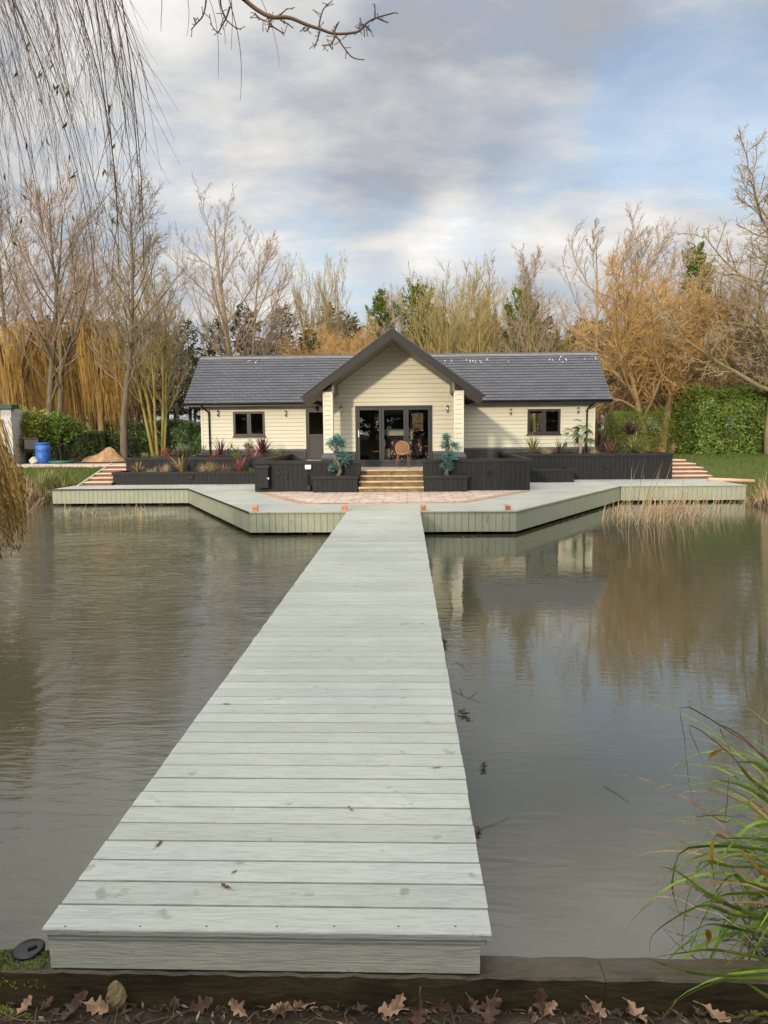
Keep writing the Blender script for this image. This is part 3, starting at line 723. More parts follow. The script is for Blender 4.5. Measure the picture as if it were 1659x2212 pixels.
# copper post lamps on the deck edge
def lamp():
    t = thing('deck_lamp', 'copper post cap lamp', 'lamp', (0, 0, 0), 'copper lamps along the deck edge')
    mb = MB(); mb.box(-0.055, 0.055, -0.055, 0.055, 0, 0.062); mb.box(-0.062, 0.062, -0.062, 0.062, 0.062, 0.070); mb.build('base', M['copper'], t, bevel=0.003)
    mb = MB(); mb.box(-0.045, 0.045, -0.045, 0.045, 0.070, 0.092); mb.build('lens', M['lens'], t)
    mb = MB(); i = 0
    a, b = 0.072, 0.030
    lo = [(-a, -a, 0.092), (a, -a, 0.092), (a, a, 0.092), (-a, a, 0.092)]; mi = [(x, y_, 0.102) for x, y_, _ in lo]
    hi = [(-b, -b, 0.135), (b, -b, 0.135), (b, b, 0.135), (-b, b, 0.135)]
    for A_, B_ in ((lo, mi), (mi, hi)):
        for k in range(4): mb.poly([A_[k], A_[(k + 1) % 4], B_[(k + 1) % 4], B_[k]])
    mb.poly(hi); mb.poly(lo[::-1]); mb.build('cap', M['copper'], t)
    return t
l0 = lamp()
for k, (x, lab) in enumerate(((-3.51, 'copper post lamp on the front deck corner below the mailbox side'), (-1.44, 'copper post lamp where the jetty meets the deck, on the bolt and mailbox side'),
                              (0.375, 'copper post lamp where the jetty meets the deck, on the reed bed side'), (2.31, 'copper post lamp on the front deck corner towards the reed bed'))):
    o = l0 if k == 0 else copy_tree(l0)
    o.location = (x, 16.92, 0.5505); o['label'] = lab

# ------------------------------------------------------------------ stone steps
ss = thing('stone_steps', 'four buff stone steps with mossy brick risers between the black planters', 'steps', (-0.47, 22.4, 0.55))
for k in range(4):
    y0 = 22.0 + 0.31 * k; z0 = 0.55 + 0.155 * k
    mb = MB(); mb.box(-1.44, 0.50, y0 + 0.035, y0 + 0.345 if k < 3 else 23.20, z0 - 0.02 if k else 0.5, z0 + 0.107); mb.build('riser', M['step_brick'], ss)
    mb = MB()
    for x0, x1 in ((-1.45, -0.474), (-0.466, 0.51)):
        yb = y0 + 0.35 if k < 3 else 23.25; zt = z0 + 0.155
        pr = [(yb, zt - 0.047), (y0 + 0.01, zt - 0.047), (y0, zt - 0.036), (y0 - 0.004, zt - 0.022), (y0, zt - 0.008), (y0 + 0.012, zt + 0.0005), (yb, zt + 0.0005)]
        if k == 3: pr = [(a, b + 0.001 + 0.0) for a, b in pr]
        mb.extr([(x0, a, b) for a, b in pr], (x1 - x0, 0, 0))
    mb.build('tread', M['step_stone'], ss)
# leaf debris gathered on the treads
B_ = []; rr = random.Random(3)

# ------------------------------------------------------------------ black planters and parapets
def boards(mb, p0, p1, z0, z1, th=0.03, pitch=0.145):
    p0, p1 = Vector((*p0, 0)), Vector((*p1, 0)); d = p1 - p0; L = d.length; d.normalize(); n_ = Vector((d.y, -d.x, 0))
    n = max(1, round(L / pitch)); w = L / n; x = 0
    for k in range(n):
        c = p0 + d * (w * (k + 0.5)) - n_ * (th / 2 + R0.uniform(0, 0.004)); c.z = (z0 + z1) / 2
        mb.obox(c, d * (w / 2 - 0.0035), n_ * (th / 2), Vector((0, 0, (z1 - z0) / 2)))
def cap(mb, p0, p1, z0, z1, w=0.15, over=0.03, e=0.0):
    p0, p1 = Vector((*p0, 0)), Vector((*p1, 0)); d = p1 - p0; L = d.length; d.normalize(); n_ = Vector((d.y, -d.x, 0))
    c = (p0 + p1) / 2 + n_ * (over - w / 2); c.z = (z0 + z1) / 2
    mb.obox(c, d * (L / 2 + e), n_ * (w / 2), Vector((0, 0, (z1 - z0) / 2)))
def planter(name, label, x0, x1, y0, y1, z0, z1, soil=True, caph=0.085, cat='planter', group='black boarded planters and parapets', left=True, right=True, back=True):
    t = thing(name, label, cat, ((x0 + x1) / 2, y0, z0), group)
    mb = MB(); boards(mb, (x0, y0), (x1, y0), z0, z1 - caph)
    mb.mi = 1; mb.box(x0 + 0.02, x1 - 0.02, y0 + 0.0345, y0 + 0.05, z0 + 0.005, z1 - caph - 0.002); mb.mi = 0
    if left: boards(mb, (x0, y1), (x0, y0 + 0.032), z0, z1 - caph)
    if right: boards(mb, (x1, y0 + 0.032), (x1, y1), z0, z1 - caph)
    mb.build('boarding', [M['stain'], M['black']], t)
    mb = MB(); cap(mb, (x0 - 0.03, y0), (x1 + 0.03, y0), z1 - caph, z1)
    if left: cap(mb, (x0, y1), (x0, y0 + 0.121), z1 - caph, z1 - 0.002)
    if right: cap(mb, (x1, y0 + 0.121), (x1, y1), z1 - caph, z1 - 0.002)
    if back: cap(mb, (x1 - 0.121, y1), (x0 + 0.121, y1), z1 - caph, z1 - 0.003)
    mb.build('capping', M['stain_cap'], t)
    if soil:
        mb = MB(); n = 14
        V = [(x0 + 0.05 + (x1 - x0 - 0.1) * a / n, y0 + 0.06 + (y1 - y0 - 0.1) * b / 4, z1 - 0.07 + 0.03 * math.sin(a * 2.1 + b * 3.3)) for b in range(5) for a in range(n + 1)]
        for b in range(4):
            for a in range(n): mb.poly([V[b * (n + 1) + a], V[b * (n + 1) + a + 1], V[(b + 1) * (n + 1) + a + 1], V[(b + 1) * (n + 1) + a]])
        mb.build('soil', M['soil'], t)
    return t
def light_plate(t, x, y, z):
    mb = MB(); mb.box(x - 0.095, x + 0.075, y - 0.05, y - 0.006, z - 0.05, z + 0.05); mb.box(x + 0.075, x + 0.095, y - 0.06, y - 0.006, z - 0.058, z + 0.058); mb.build('light_box', M['stain_cap'], t, bevel=0.003)
def bolt(t, xp, xb, z, y):
    s = 1 if xb > xp else -1
    mb = MB(); mb.box(xp - 0.085, xp + 0.085, y - 0.035, y - 0.006, z - 0.045, z + 0.045); mb.build('bolt_plate', M['stain_cap'], t, bevel=0.003)
    mb = MB(); mb.box(min(xp + 0.085 * s, xb), max(xp + 0.085 * s, xb), y - 0.03, y - 0.015, z - 0.012, z + 0.012)
    mb.box(xb - 0.04, xb + 0.04, y - 0.03, y - 0.007, z - 0.05, z + 0.06); mb.build('bolt', M['black'], t, bevel=0.003)
    mb = MB(); mb.box(xb - 0.02, xb + 0.03, y - 0.06, y - 0.032, z - 0.15, z - 0.06); mb.tube([(xb - 0.01, y - 0.045, z - 0.06), (xb - 0.008, y - 0.045, z - 0.02), (xb + 0.018, y - 0.045, z - 0.02), (xb + 0.02, y - 0.045, z - 0.06)], 0.006, 6); mb.build('padlock', M['black'], t, bevel=0.003)
lp = planter('parapet_planter', 'black boarded parapet with white socket box and mailbox, beside the stone steps', -4.65, -1.42, 22.42, 29.3, 0.556, 1.50, False, 0.095, 'planter', None, True, False, False)
mb = MB(); boards(mb, (-1.42, 22.455), (-1.42, 22.96), 0.556, 1.405); mb.build('return_boarding', M['stain'], lp)
mb = MB(); cap(mb, (-1.42, 22.545), (-1.42, 23.0), 1.405, 1.498); mb.build('return_capping', M['stain_cap'], lp)
bolt(lp, -3.93, -3.66, 1.12, 22.42)
rp = planter('parapet_planter', 'black boarded parapet with a padlocked bolt, on the reed bed side of the stone steps', 0.49, 3.72, 22.42, 29.3, 0.556, 1.515, False, 0.095, 'planter', None, False, True, False)
mb = MB(); boards(mb, (0.49, 22.96), (0.49, 22.455), 0.556, 1.42); mb.build('return_boarding', M['stain'], rp)
mb = MB(); cap(mb, (0.49, 23.0), (0.49, 22.545), 1.42, 1.513); mb.build('return_capping', M['stain_cap'], rp)
bolt(rp, 2.72, 2.46, 1.12, 22.42)
planter('box_planter', 'low black box planter with the round headed teal bonsai, before the mailbox parapet', -2.82, -1.475, 22.02, 22.40, 0.558, 1.05)
planter('box_planter', 'low black box planter with the pointed teal bonsai, beside the stone steps', 0.52, 1.80, 22.02, 22.40, 0.558, 1.045)
lu = planter('raised_planter', 'upper black planter of red cordylines and silver shrubs below the side door window', -10.36, -4.68, 27.0, 29.3, 0.55, 1.45, right=False)
ll = planter('raised_planter', 'lower black planter step of striped cordylines and straw grass by the mailbox', -10.40, -4.68, 25.82, 26.96, 0.551, 1.0, right=False, back=False)
light_plate(ll, -7.62, 25.82, 0.80)
ru = planter('raised_planter', 'long upper black planter with the small palm, running to the red steps', 3.76, 9.58, 27.0, 29.3, 0.551, 1.49, left=False)
light_plate(ru, 7.25, 27.0, 1.02)
planter('raised_planter', 'small empty black planter tucked between parapet and long palm planter', 3.76, 5.78, 25.72, 26.96, 0.551, 1.012, left=False, back=False)

# mailbox, socket
t = thing('mailbox', 'black wooden mailbox with sloping lid hung on the boarded parapet', 'mailbox', (-4.36, 22.3, 0.68))
mb = MB(); mb.extr([(-4.53, 22.20, 0.69), (-4.53, 22.41, 0.69), (-4.53, 22.41, 1.37), (-4.53, 22.20, 1.29)], (0.34, 0, 0)); mb.build('body', M['stain'], t, bevel=0.004)
mb = MB(); mb.extr([(-4.55, 22.17, 1.285), (-4.55, 22.412, 1.378), (-4.55, 22.412, 1.40), (-4.55, 22.17, 1.308)], (0.385, 0, 0)); mb.build('lid', M['stain_cap'], t, bevel=0.003)
mb = MB(); c = at(579, 1034, 22.198)
mb.poly([(c.x - 0.012, 22.198, c.z + 0.03), (c.x - 0.012, 22.198, c.z), (c.x + 0.004, 22.198, c.z - 0.02), (c.x + 0.03, 22.198, c.z - 0.02), (c.x + 0.03, 22.198, c.z + 0.022)])
mb.mi = 1; mb.poly([(c.x - 0.05, 22.198, c.z + 0.02), (c.x - 0.05, 22.198, c.z - 0.002), (c.x - 0.0145, 22.198, c.z + 0.002), (c.x - 0.0145, 22.198, c.z + 0.03)])
mb.build('sticker', [M['white'], plain('red sticker', (0.45, 0.05, 0.05), 0.5)], t)
t = thing('socket_box', 'white outdoor socket box with black cables on the boarded parapet', 'socket', (-2.99, 22.38, 0.6))
mb = MB(); mb.box(-3.085, -2.90, 22.31, 22.415, 1.255, 1.37); mb.box(-3.07, -2.915, 22.33, 22.414, 1.23, 1.254); mb.build('housing', M['white'], t, bevel=0.012)
for dx in (-0.018, 0.02):
    mb = MB(); mb.tube([(-2.99 + dx * 0.3, 22.39, 1.23), (-2.99 + dx, 22.39, 1.05), (-2.99 + dx * 1.6, 22.39, 0.9), (-2.985 + dx, 22.39, 0.72)], 0.011, 6); mb.build('cable', M['black'], t, True)
mb = MB(); mb.box(-3.05, -2.92, 22.30, 22.415, 0.60, 0.74); mb.box(-3.03, -2.94, 22.33, 22.414, 0.74, 0.78); mb.build('junction_box', M['black'], t, bevel=0.01)

# timber garden steps at both ends of the deck
def garden_steps(label, x0, xs, y0, run, n, rise, z0):
    t = thing('garden_steps', label, 'steps', ((x0 + xs[0]) / 2, y0, z0))
    for k in range(n):
        xr = xs[k]; a, b = min(x0, xr), max(x0, xr); yy = y0 + run * k; z = z0 + rise * k
        mb = MB(); mb.box(a, b, yy + 0.02, yy + 0.10, z - 0.06, z + rise - 0.035); mb.build('riser', M['red_sleeper'], t)
        mb = MB(); mb.box(a - 0.01, b + 0.01, yy, yy + run + 0.09, z + rise - 0.034, z + rise); mb.build('tread', M['pale_tread'], t, bevel=0.003)
    return t
gl = garden_steps('pale timber steps with red risers climbing to the sand heap', -10.38, [-11.36] * 5, 25.62, 0.52, 5, 0.122, 0.55)
mb = MB(); mb.extr([(-11.40, 25.3, 0.50), (-11.40, 28.3, 1.14), (-11.40, 28.3, 1.24), (-11.40, 25.3, 0.60)], (-0.045, 0, 0)); mb.build('string', M['pale_tread'], gl)
garden_steps('pale timber steps with red risers climbing beside the long palm planter to the hedge', 9.62, [11.05, 11.12, 11.2, 11.15, 11.0], 27.12, 0.60, 5, 0.118, 0.55)

# ------------------------------------------------------------------ the bungalow
H = thing('bungalow', 'single storey cream boarded bungalow with slate roof and projecting gable porch', 'house', (-0.4, 27, 1.17))
WXL, WXR, YW, YG, YC = -8.17, 7.36, 29.4, 25.0, 23.52
ZP = 1.685                                        # top of the brick plinth
XC = -0.435
def clad(mb, x0, x1, z0, z1, y, openings=(), clip=None, pitch=0.15):
    z = z0
    while z < z1 - 1e-4:
        zt = min(z + pitch, z1)
        cuts = sorted({z, zt} | {c for o in openings for c in (o[2], o[3]) if z < c < zt})
        for a, b in zip(cuts[:-1], cuts[1:]):
            iv = [(x0, x1)]
            for ox0, ox1, oz0, oz1 in openings:
                if oz0 < (a + b) / 2 < oz1:
                    iv = [p for u, v in iv for p in ((u, min(v, ox0)), (max(u, ox1), v)) if p[1] - p[0] > 1e-4]
            for u, v in iv:
                q = [(u, a), (v, a), (v, b), (u, b)]
                if clip:
                    for c in clip: q = clip_half(q, *c)
                if len(q) < 3: continue
                f = lambda zz: y - 0.016 * (1 - (zz - z) / pitch) - 0.002
                if b == zt and b - a > 0.03:
                    q2 = clip_half(q, 0, -1, -(zt - 0.013)); q = clip_half(q, 0, 1, zt - 0.013)
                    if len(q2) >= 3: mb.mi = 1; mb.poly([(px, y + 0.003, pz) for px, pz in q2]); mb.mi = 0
                    if len(q) < 3: continue
                mb.poly([(px, f(pz), pz) for px, pz in q])
                if a == z:
                    lo = [p for p in q if abs(p[1] - a) < 1e-6]
                    if len(lo) >= 2:
                        xa, xb = min(p[0] for p in lo), max(p[0] for p in lo)
                        mb.poly([(xa, y + 0.004, a), (xb, y + 0.004, a), (xb, f(a), a), (xa, f(a), a)])
        z = zt
WL = (-6.89, -5.62, 2.17, 3.185); WR = (4.735, 6.03, 2.16, 3.17); DL = (-3.99, -3.08, 1.20, 3.25); BF = (-1.725, 0.865, 1.21, 3.215)
for a, b, ops in ((WXL, -2.62, (WL, DL)), (1.74, WXR, (WR,))):
    mb = MB(); clad(mb, a, b, ZP, 3.52, YW, ops); mb.build('wing_wall', [M['clad'], M['joint']], H)
SL = 0.725
mb = MB()
clad(mb, -2.60, 1.74, ZP, 5.3, YG, (BF,), clip=((SL, 1, 5.36 + SL * XC), (-SL, 1, 5.36 - SL * XC)))
mb.build('gable_wall', [M['clad'], M['joint']], H)
for x, s in ((WXL, -1), (WXR, 1)):
    mb = MB(); mb.poly([(x, YW, 1.0), (x, 33.6, 1.0), (x, 33.6, 3.5), (x, 31.5, 5.35), (x, YW, 3.5)]); mb.build('end_wall', M['clad'], H)
for x in (-2.60, 1.74):
    mb = MB(); mb.poly([(x, YG, 1.0), (x, YW, 1.0), (x, YW, 3.7), (x, YG, 3.7)]); mb.build('side_wall', M['clad'], H)
for x0, x1 in ((WXL - 0.012, WXL + 0.06), (WXR - 0.06, WXR + 0.012)):
    mb = MB(); mb.box(x0, x1, YW - 0.025, YW + 0.05, ZP, 3.5); mb.build('corner_trim', M['trim'], H)
for o, y in ((DL, YW), (BF, YG), (WL, YW), (WR, YW)):
    w = 0.022; mb = MB()
    mb.box(o[0] - w, o[0], y - 0.021, y + 0.03, max(o[2], ZP) + 0.004, o[3] + w); mb.box(o[1], o[1] + w, y - 0.021, y + 0.03, max(o[2], ZP) + 0.004, o[3] + w)
    mb.box(o[0], o[1], y - 0.0215, y + 0.03, o[3], o[3] + w); mb.build('opening_trim', M['trim'], H)
# rear and inside
def holed(mb, y, x0, x1, z0, z1, ops):
    xs = sorted({x0, x1} | {v for o in ops for v in o[:2]}); zs = sorted({z0, z1} | {v for o in ops for v in o[2:]})
    for a, b in zip(xs[:-1], xs[1:]):
        for c, d in zip(zs[:-1], zs[1:]):
            if not any(o[0] < (a + b) / 2 < o[1] and o[2] < (c + d) / 2 < o[3] for o in ops):
                mb.poly([(a, y, c), (b, y, c), (b, y, d), (a, y, d)])
def op(xa, ya, xb, yb, Y):
    p, q = at(xa, ya, Y), at(xb, yb, Y); return (p.x, q.x, q.z, p.z)
rear = [op(809, 895, 826, 930, 33.5), op(886, 893, 914, 931, 33.5), op(1143, 893, 1172, 936, 33.5), op(470, 900, 492, 936, 33.5)]
mb = MB(); holed(mb, 33.5, WXL, WXR, 1.0, 3.5, rear); mb.build('rear_wall', M['interior'], H)
mb = MB()
mb.poly([(WXL, YW + 0.1, 1.205), (WXR, YW + 0.1, 1.205), (WXR, 33.5, 1.205), (WXL, 33.5, 1.205)]); mb.poly([(-2.58, YG + 0.1, 1.205), (1.72, YG + 0.1, 1.205), (1.72, YW + 0.1, 1.205), (-2.58, YW + 0.1, 1.205)]); mb.build('inner_floor', M['interior_floor'], H)
mb = MB(); mb.poly([(WXL + 0.02, YW + 0.05, 3.4), (WXR - 0.02, YW + 0.05, 3.4), (WXR - 0.02, 33.5, 3.4), (WXL + 0.02, 33.5, 3.4)]); mb.poly([(-2.58, YG + 0.05, 3.39), (1.72, YG + 0.05, 3.39), (1.72, YW + 0.05, 3.39), (-2.58, YW + 0.05, 3.39)])
for x in (-2.55, 1.70): mb.poly([(x, YG + 0.05, 1.0), (x, 33.5, 1.0), (x, 33.5, 3.38), (x, YG + 0.05, 3.38)])
mb.build('inner_wall', M['interior'], H)
# brick plinth with a bevelled sill course
def plinth(x0, x1, y, z0=0.9, d=0.05, dep=0.14):
    mb = MB(); mb.box(x0, x1, y - d, y + dep, z0, ZP - 0.075)
    mb.mi = 1; mb.extr([(x0, y - d - 0.006, ZP - 0.074), (x0, y + dep, ZP - 0.074), (x0, y + dep, ZP - 0.004), (x0, y - 0.012, ZP - 0.004), (x0, y - d - 0.006, ZP - 0.066)], (x1 - x0, 0, 0)); mb.build('plinth', [M['plinth'], M['plinth_top']], H)
plinth(WXL - 0.06, DL[0] - 0.02, YW); plinth(DL[1], -2.6, YW); plinth(1.74, WXR + 0.06, YW)
plinth(-2.60, BF[0] - 0.012, YG); plinth(BF[1] + 0.012, 1.74, YG)
mb = MB(); mb.box(BF[0] - 0.012, BF[1] + 0.012, YG - 0.04, YG + 0.13, 1.0, 1.206); mb.build('plinth', M['plinth'], H)
# columns of the porch
for x0, x1 in ((-2.625, -2.345), (1.505, 1.785)):
    c = MB(); z = ZP
    while z < 3.62:
        zt = min(z + 0.15, 3.62); f = 0.012 * (1 if zt - z > 0.1 else 0.5)
        for (ax, ay), (bx, by), (nx, ny) in (((x0 + 0.03, YC), (x1 - 0.03, YC), (0, -1)), ((x1, YC + 0.03), (x1, YC + 0.25), (1, 0)), ((x0, YC + 0.25), (x0, YC + 0.03), (-1, 0))):
            zg = zt - 0.013; c.mi = 0; c.poly([(ax + nx * f, ay + ny * f, z), (bx + nx * f, by + ny * f, z), (bx, by, zg), (ax, ay, zg)])
            c.mi = 1; c.poly([(ax - nx * .004, ay - ny * .004, zg), (bx - nx * .004, by - ny * .004, zg), (bx - nx * .004, by - ny * .004, zt), (ax - nx * .004, ay - ny * .004, zt)]); c.mi = 0
            c.poly([(ax, ay, z), (bx, by, z), (bx + nx * f, by + ny * f, z), (ax + nx * f, ay + ny * f, z)])
        z = zt
    col_ = c.build('column', [M['clad'], M['joint']], H)
    c = MB()
    for xa in (x0 - 0.014, x1 - 0.031): c.box(xa, xa + 0.045, YC - 0.014, YC + 0.031, ZP, 3.62); c.box(xa, xa + 0.045, YC + 0.25, YC + 0.295, ZP, 3.62)
    c.box(x0 + 0.031, x1 - 0.031, YC + 0.27, YC + 0.28, ZP, 3.62)
    c.build('corner_trim', M['trim'], col_)
    c = MB(); a, b = x0 - 0.10, x1 + 0.10
    c.box(a, b, YC - 0.10, YC + 0.36, 1.1, ZP - 0.16)
    c.mi = 1
    lo = [(a - 0.003, YC - 0.103), (b + 0.003, YC - 0.103), (b + 0.003, YC + 0.363), (a - 0.003, YC + 0.363)]; hi = [(x0 - 0.016, YC - 0.016), (x1 + 0.016, YC - 0.016), (x1 + 0.016, YC + 0.30), (x0 - 0.016, YC + 0.30)]
    for k in range(4):
        j = (k + 1) % 4
        c.poly([(*lo[k], ZP - 0.16), (*lo[j], ZP - 0.16), (*lo[j], ZP - 0.13), (*lo[k], ZP - 0.13)])
        c.poly([(*lo[k], ZP - 0.13), (*lo[j], ZP - 0.13), (*hi[j], ZP), (*hi[k], ZP)])
    c.build('pedestal', [M['plinth'], M['plinth_top']], col_)

# main roof: slates laid course by course on the front slope
EY, EZ, RY, RZ = 28.88, 3.50, 31.5, 5.52
RX0, RX1 = -8.69, 7.89
sl = Vector((0, RY - EY, RZ - EZ)); SLN = sl.length; sv = sl.normalized(); sn_ = Vector((0, -sv.z, sv.y))
courses = 17; ch = SLN / courses; tw = 0.325
V, F, tone = [], [], []
for c in range(courses):
    x = RX0 - (0.0 if c % 2 else tw / 2)
    while x < RX1 - 1e-3:
        a, b = max(x, RX0), min(x + tw - 0.011, RX1)
        if b - a > 0.02 and not (-2.6 < a and b < 1.75 and c < 11):
            lift = R0.uniform(0.0, 0.0025); tn = R0.random()
            p0 = Vector((0, EY, EZ)) + sv * (c * ch) ; p1 = Vector((0, EY, EZ)) + sv * (c * ch + ch * 1.05)
            lo0 = p0 + sn_ * (0.022 + lift); hi0 = p1 + sn_ * 0.004; bot = p0 + sn_ * 0.002
            j = len(V)
            V += [(a, lo0.y, lo0.z), (b, lo0.y, lo0.z), (b, hi0.y, hi0.z), (a, hi0.y, hi0.z), (a, bot.y, bot.z), (b, bot.y, bot.z)]
            F += [[j, j + 1, j + 2, j + 3], [j + 4, j + 5, j + 1, j], [j + 4, j, j + 3, j + 3], [j + 5, j + 1, j + 2, j + 2]]
            F = F[:-2]; tone += [tn] * 6
        x += tw
o0 = ORIGIN[H.name]
V2 = [(x - o0[0], y - o0[1], z - o0[2]) for x, y, z in V]
nsl = len(F)
# slab below, rear slope, droppings
def addp(pts, tn=0.4):
    j = len(V2); V2.extend([(x - o0[0], y - o0[1], z - o0[2]) for x, y, z in pts]); F.append(list(range(j, j + len(pts)))); tone.extend([tn] * len(pts))
pf = lambda x, u, n_: (x, EY + sv.y * u + sn_.y * n_, EZ + sv.z * u + sn_.z * n_)
addp([pf(RX0, 0, 0), pf(RX1, 0, 0), pf(RX1, SLN, 0), pf(RX0, SLN, 0)])
addp([(RX0, RY, RZ), (RX1, RY, RZ), (RX1, 34.1, 3.5), (RX0, 34.1, 3.5)])
midx = [(k % 2) * 2 for k in range(nsl)] + [2] + [0] * (len(F) - nsl - 1)
for px, py, l in ((536, 780, 5), (553, 781, 7), (540, 779, 4), (761, 776, 6), (766, 776, 5), (1028, 780, 6), (1052, 775, 7), (1036, 779, 5), (960, 779, 4), (975, 778, 5), (1008, 777, 7), (1015, 779, 7), (1022, 779, 5), (1040, 781, 6), (1188, 776, 6), (1194, 777, 5),
                  (1209, 776, 8), (1222, 776, 7), (1216, 781, 4), (1264, 775, 4), (1286, 773, 6), (1098, 780, 5), (1212, 770, 5)):
    d = ray(px, py); pp = Vector((0, 0, EYE)); nn = sn_; t_ = (Vector((0, EY, EZ)) + sn_ * 0.02 - pp).dot(nn) / d.dot(nn); q = pp + d * t_
    u = (q - Vector((0, EY, EZ))).dot(sv); hw = R0.uniform(0.008, 0.018); lw = l * 0.018
    if u + lw / 2 > SLN - 0.02: u = SLN - 0.02 - lw / 2
    sk = R0.uniform(-0.03, 0.03)
    addp([pf(q.x - hw + sk, u - lw, 0.021), pf(q.x + hw * 0.4 + sk, u - lw, 0.021), pf(q.x + hw, u + lw / 2, 0.021), pf(q.x - hw * 0.7, u + lw / 2, 0.021)]); midx.append(1)
me = bpy.data.meshes.new('roof'); me.from_pydata(V2, [], F); me.materials.append(M['slate']); me.materials.append(M['chalk']); me.materials.append(M['slate_edge']); me.polygons.foreach_set('material_index', midx)
a_ = me.attributes.new('tone', 'FLOAT', 'POINT'); a_.data.foreach_set('value', np.array(tone, np.float32)); me.update()
roof = link('roof', me, H)
mb = MB(); x = RX0 + 0.01
while x < RX1 - 0.1:
    b = min(x + 0.445, RX1 - 0.01)
    mb.mi = 0
    mb.extr([(x, RY - 0.17, RZ - 0.085), (x, RY - 0.155, RZ - 0.075), (x, RY, RZ + 0.05), (x, RY + 0.155, RZ - 0.075), (x, RY + 0.17, RZ - 0.085), (x, RY, RZ + 0.02)], (b - x - 0.012, 0, 0))
    mb.mi = 1; mb.box(b - 0.0118, b - 0.0002, RY - 0.15, RY + 0.15, RZ - 0.09, RZ - 0.02); x = b
mb.mi = 1; mb.extr([(RX0 + 0.01, RY - 0.18, RZ - 0.105), (RX0 + 0.01, RY - 0.1, RZ - 0.09), (RX0 + 0.01, RY - 0.1, RZ - 0.03), (RX0 + 0.01, RY - 0.165, RZ - 0.084)], (RX1 - RX0 - 0.02, 0, 0))
mb.build('ridge_tile', [M['slate'], M['mortar']], roof)
# eaves fascia, gutter, soffit, verge
for x0, x1 in ((RX0, -2.9), (2.05, RX1)):
    mb = MB(); mb.box(x0, x1, EY + 0.02, EY + 0.045, 3.37, 3.50); mb.build('eaves_board', M['black'], roof)
    mb = MB(); g = [(EY + 0.018 - 0.055 + 0.055 * math.cos(a), 3.495 - 0.0 + 0.055 * math.sin(a) - 0.01) for a in [math.pi + k * math.pi / 8 for k in range(9)]]
    mb.extr([(x0 - 0.02, a, b) for a, b in g], (x1 - x0 + 0.04, 0, 0)); mb.build('gutter', M['black'], roof)
    mb = MB(); mb.box(x0 + 0.02, x1, EY + 0.046, YW - 0.001, 3.38, 3.395); mb.build('soffit', M['soffit'], roof)
for x in (RX0, RX1 - 0.03):
    mb = MB(); mb.extr([(x, EY, EZ - 0.13), (x, RY, RZ - 0.14), (x, 34.1, 3.37), (x, 34.1, 3.49), (x, RY, RZ - 0.012), (x, EY + 0.03, EZ + 0.01)], (0.03, 0, 0)); mb.build('verge_board', M['barge'], roof)
# porch roof
ax_, az_ = -0.437, 5.53; exl, exr, ez = -3.235, 2.36, 3.50
YF = 23.30
for ex, s in ((exl, 1), (exr, -1)):
    mb = MB(); mb.extr([(ax_, YF + 0.03, az_ + 0.01), (ex, YF + 0.03, ez + 0.01), (ex, YF + 0.03, ez - 0.03), (ax_, YF + 0.03, az_ - 0.03)], (0, 8.1, 0)); mb.build('porch_roof', M['slate'], H)
    mb = MB(); mb.extr([(ax_, YF, az_ - 0.012), (ex, YF, ez - 0.012), (ex, YF, ez - 0.27), (ax_, YF, az_ - 0.30)], (0, 0.04, 0)); bb = mb.build('bargeboard', M['barge'], H)
    mb = MB(); mb.extr([(ax_ + 0.0, YF - 0.012, az_ + 0.022), (ex - 0.02 * s, YF - 0.012, ez + 0.022), (ex - 0.02 * s, YF - 0.012, ez - 0.004), (ax_, YF - 0.012, az_ - 0.004)], (0, 0.05, 0)); mb.build('tile_edge', M['slate'], bb)
    # boarded soffit: the strip between bargeboard and gable wall
    k = (az_ - ez) / (ax_ - ex)
    n = 20
    mb = MB(); exi = ex + 0.9 * s
    mb.extr([(ax_, YF + 0.042, az_ - 0.285), (ex, YF + 0.042, ez - 0.255), (ex, YF + 0.042, ez - 0.235), (ax_, YF + 0.042, az_ - 0.265)], (0, YG - YF - 0.05, 0)); mb.build('soffit', M['soffit'], H)
    # boxed purlin end on top of the column
    xa = -2.645 if s > 0 else 1.485
    mb = MB(); mb.extr([(xa, YF + 0.2, 3.622), (xa + 0.30, YF + 0.2, 3.622), (xa + 0.30, YF + 0.2, 3.96 if s > 0 else 3.72), (xa, YF + 0.2, 3.72 if s > 0 else 3.96)], (0, YG - YF - 0.22, 0)); mb.build('purlin', M['barge'], H)
    xi = -2.345 if s > 0 else 1.445
    mb = MB(); mb.box(xi, xi + 0.06, YF + 0.19, YG - 0.022, 3.57, 3.93); mb.build('purlin_casing', M['soffit'], H)
    # gutter along the porch eaves
    g = [(ex - s * 0.06 + 0.055 * math.cos(a), ez - 0.03 + 0.055 * math.sin(a)) for a in [math.pi + q * math.pi / 8 for q in range(9)]]
    mb = MB(); mb.extr([(a, YF + 0.05, b) for a, b in g], (0, 5.6, 0)); mb.build('gutter', M['black'], H)
    mb = MB(); mb.box(min(ex, ex + 0.025 * s), max(ex, ex + 0.025 * s), YF + 0.041, YW - 0.6, ez - 0.17, ez - 0.032); mb.build('eaves_board', M['barge'], H)
mb = MB(); mb.box(ax_ - 0.02, ax_ + 0.02, YF - 0.008, YF + 0.0, az_ - 0.30, az_ - 0.02); mb.build('apex_joint', M['barge'], H)
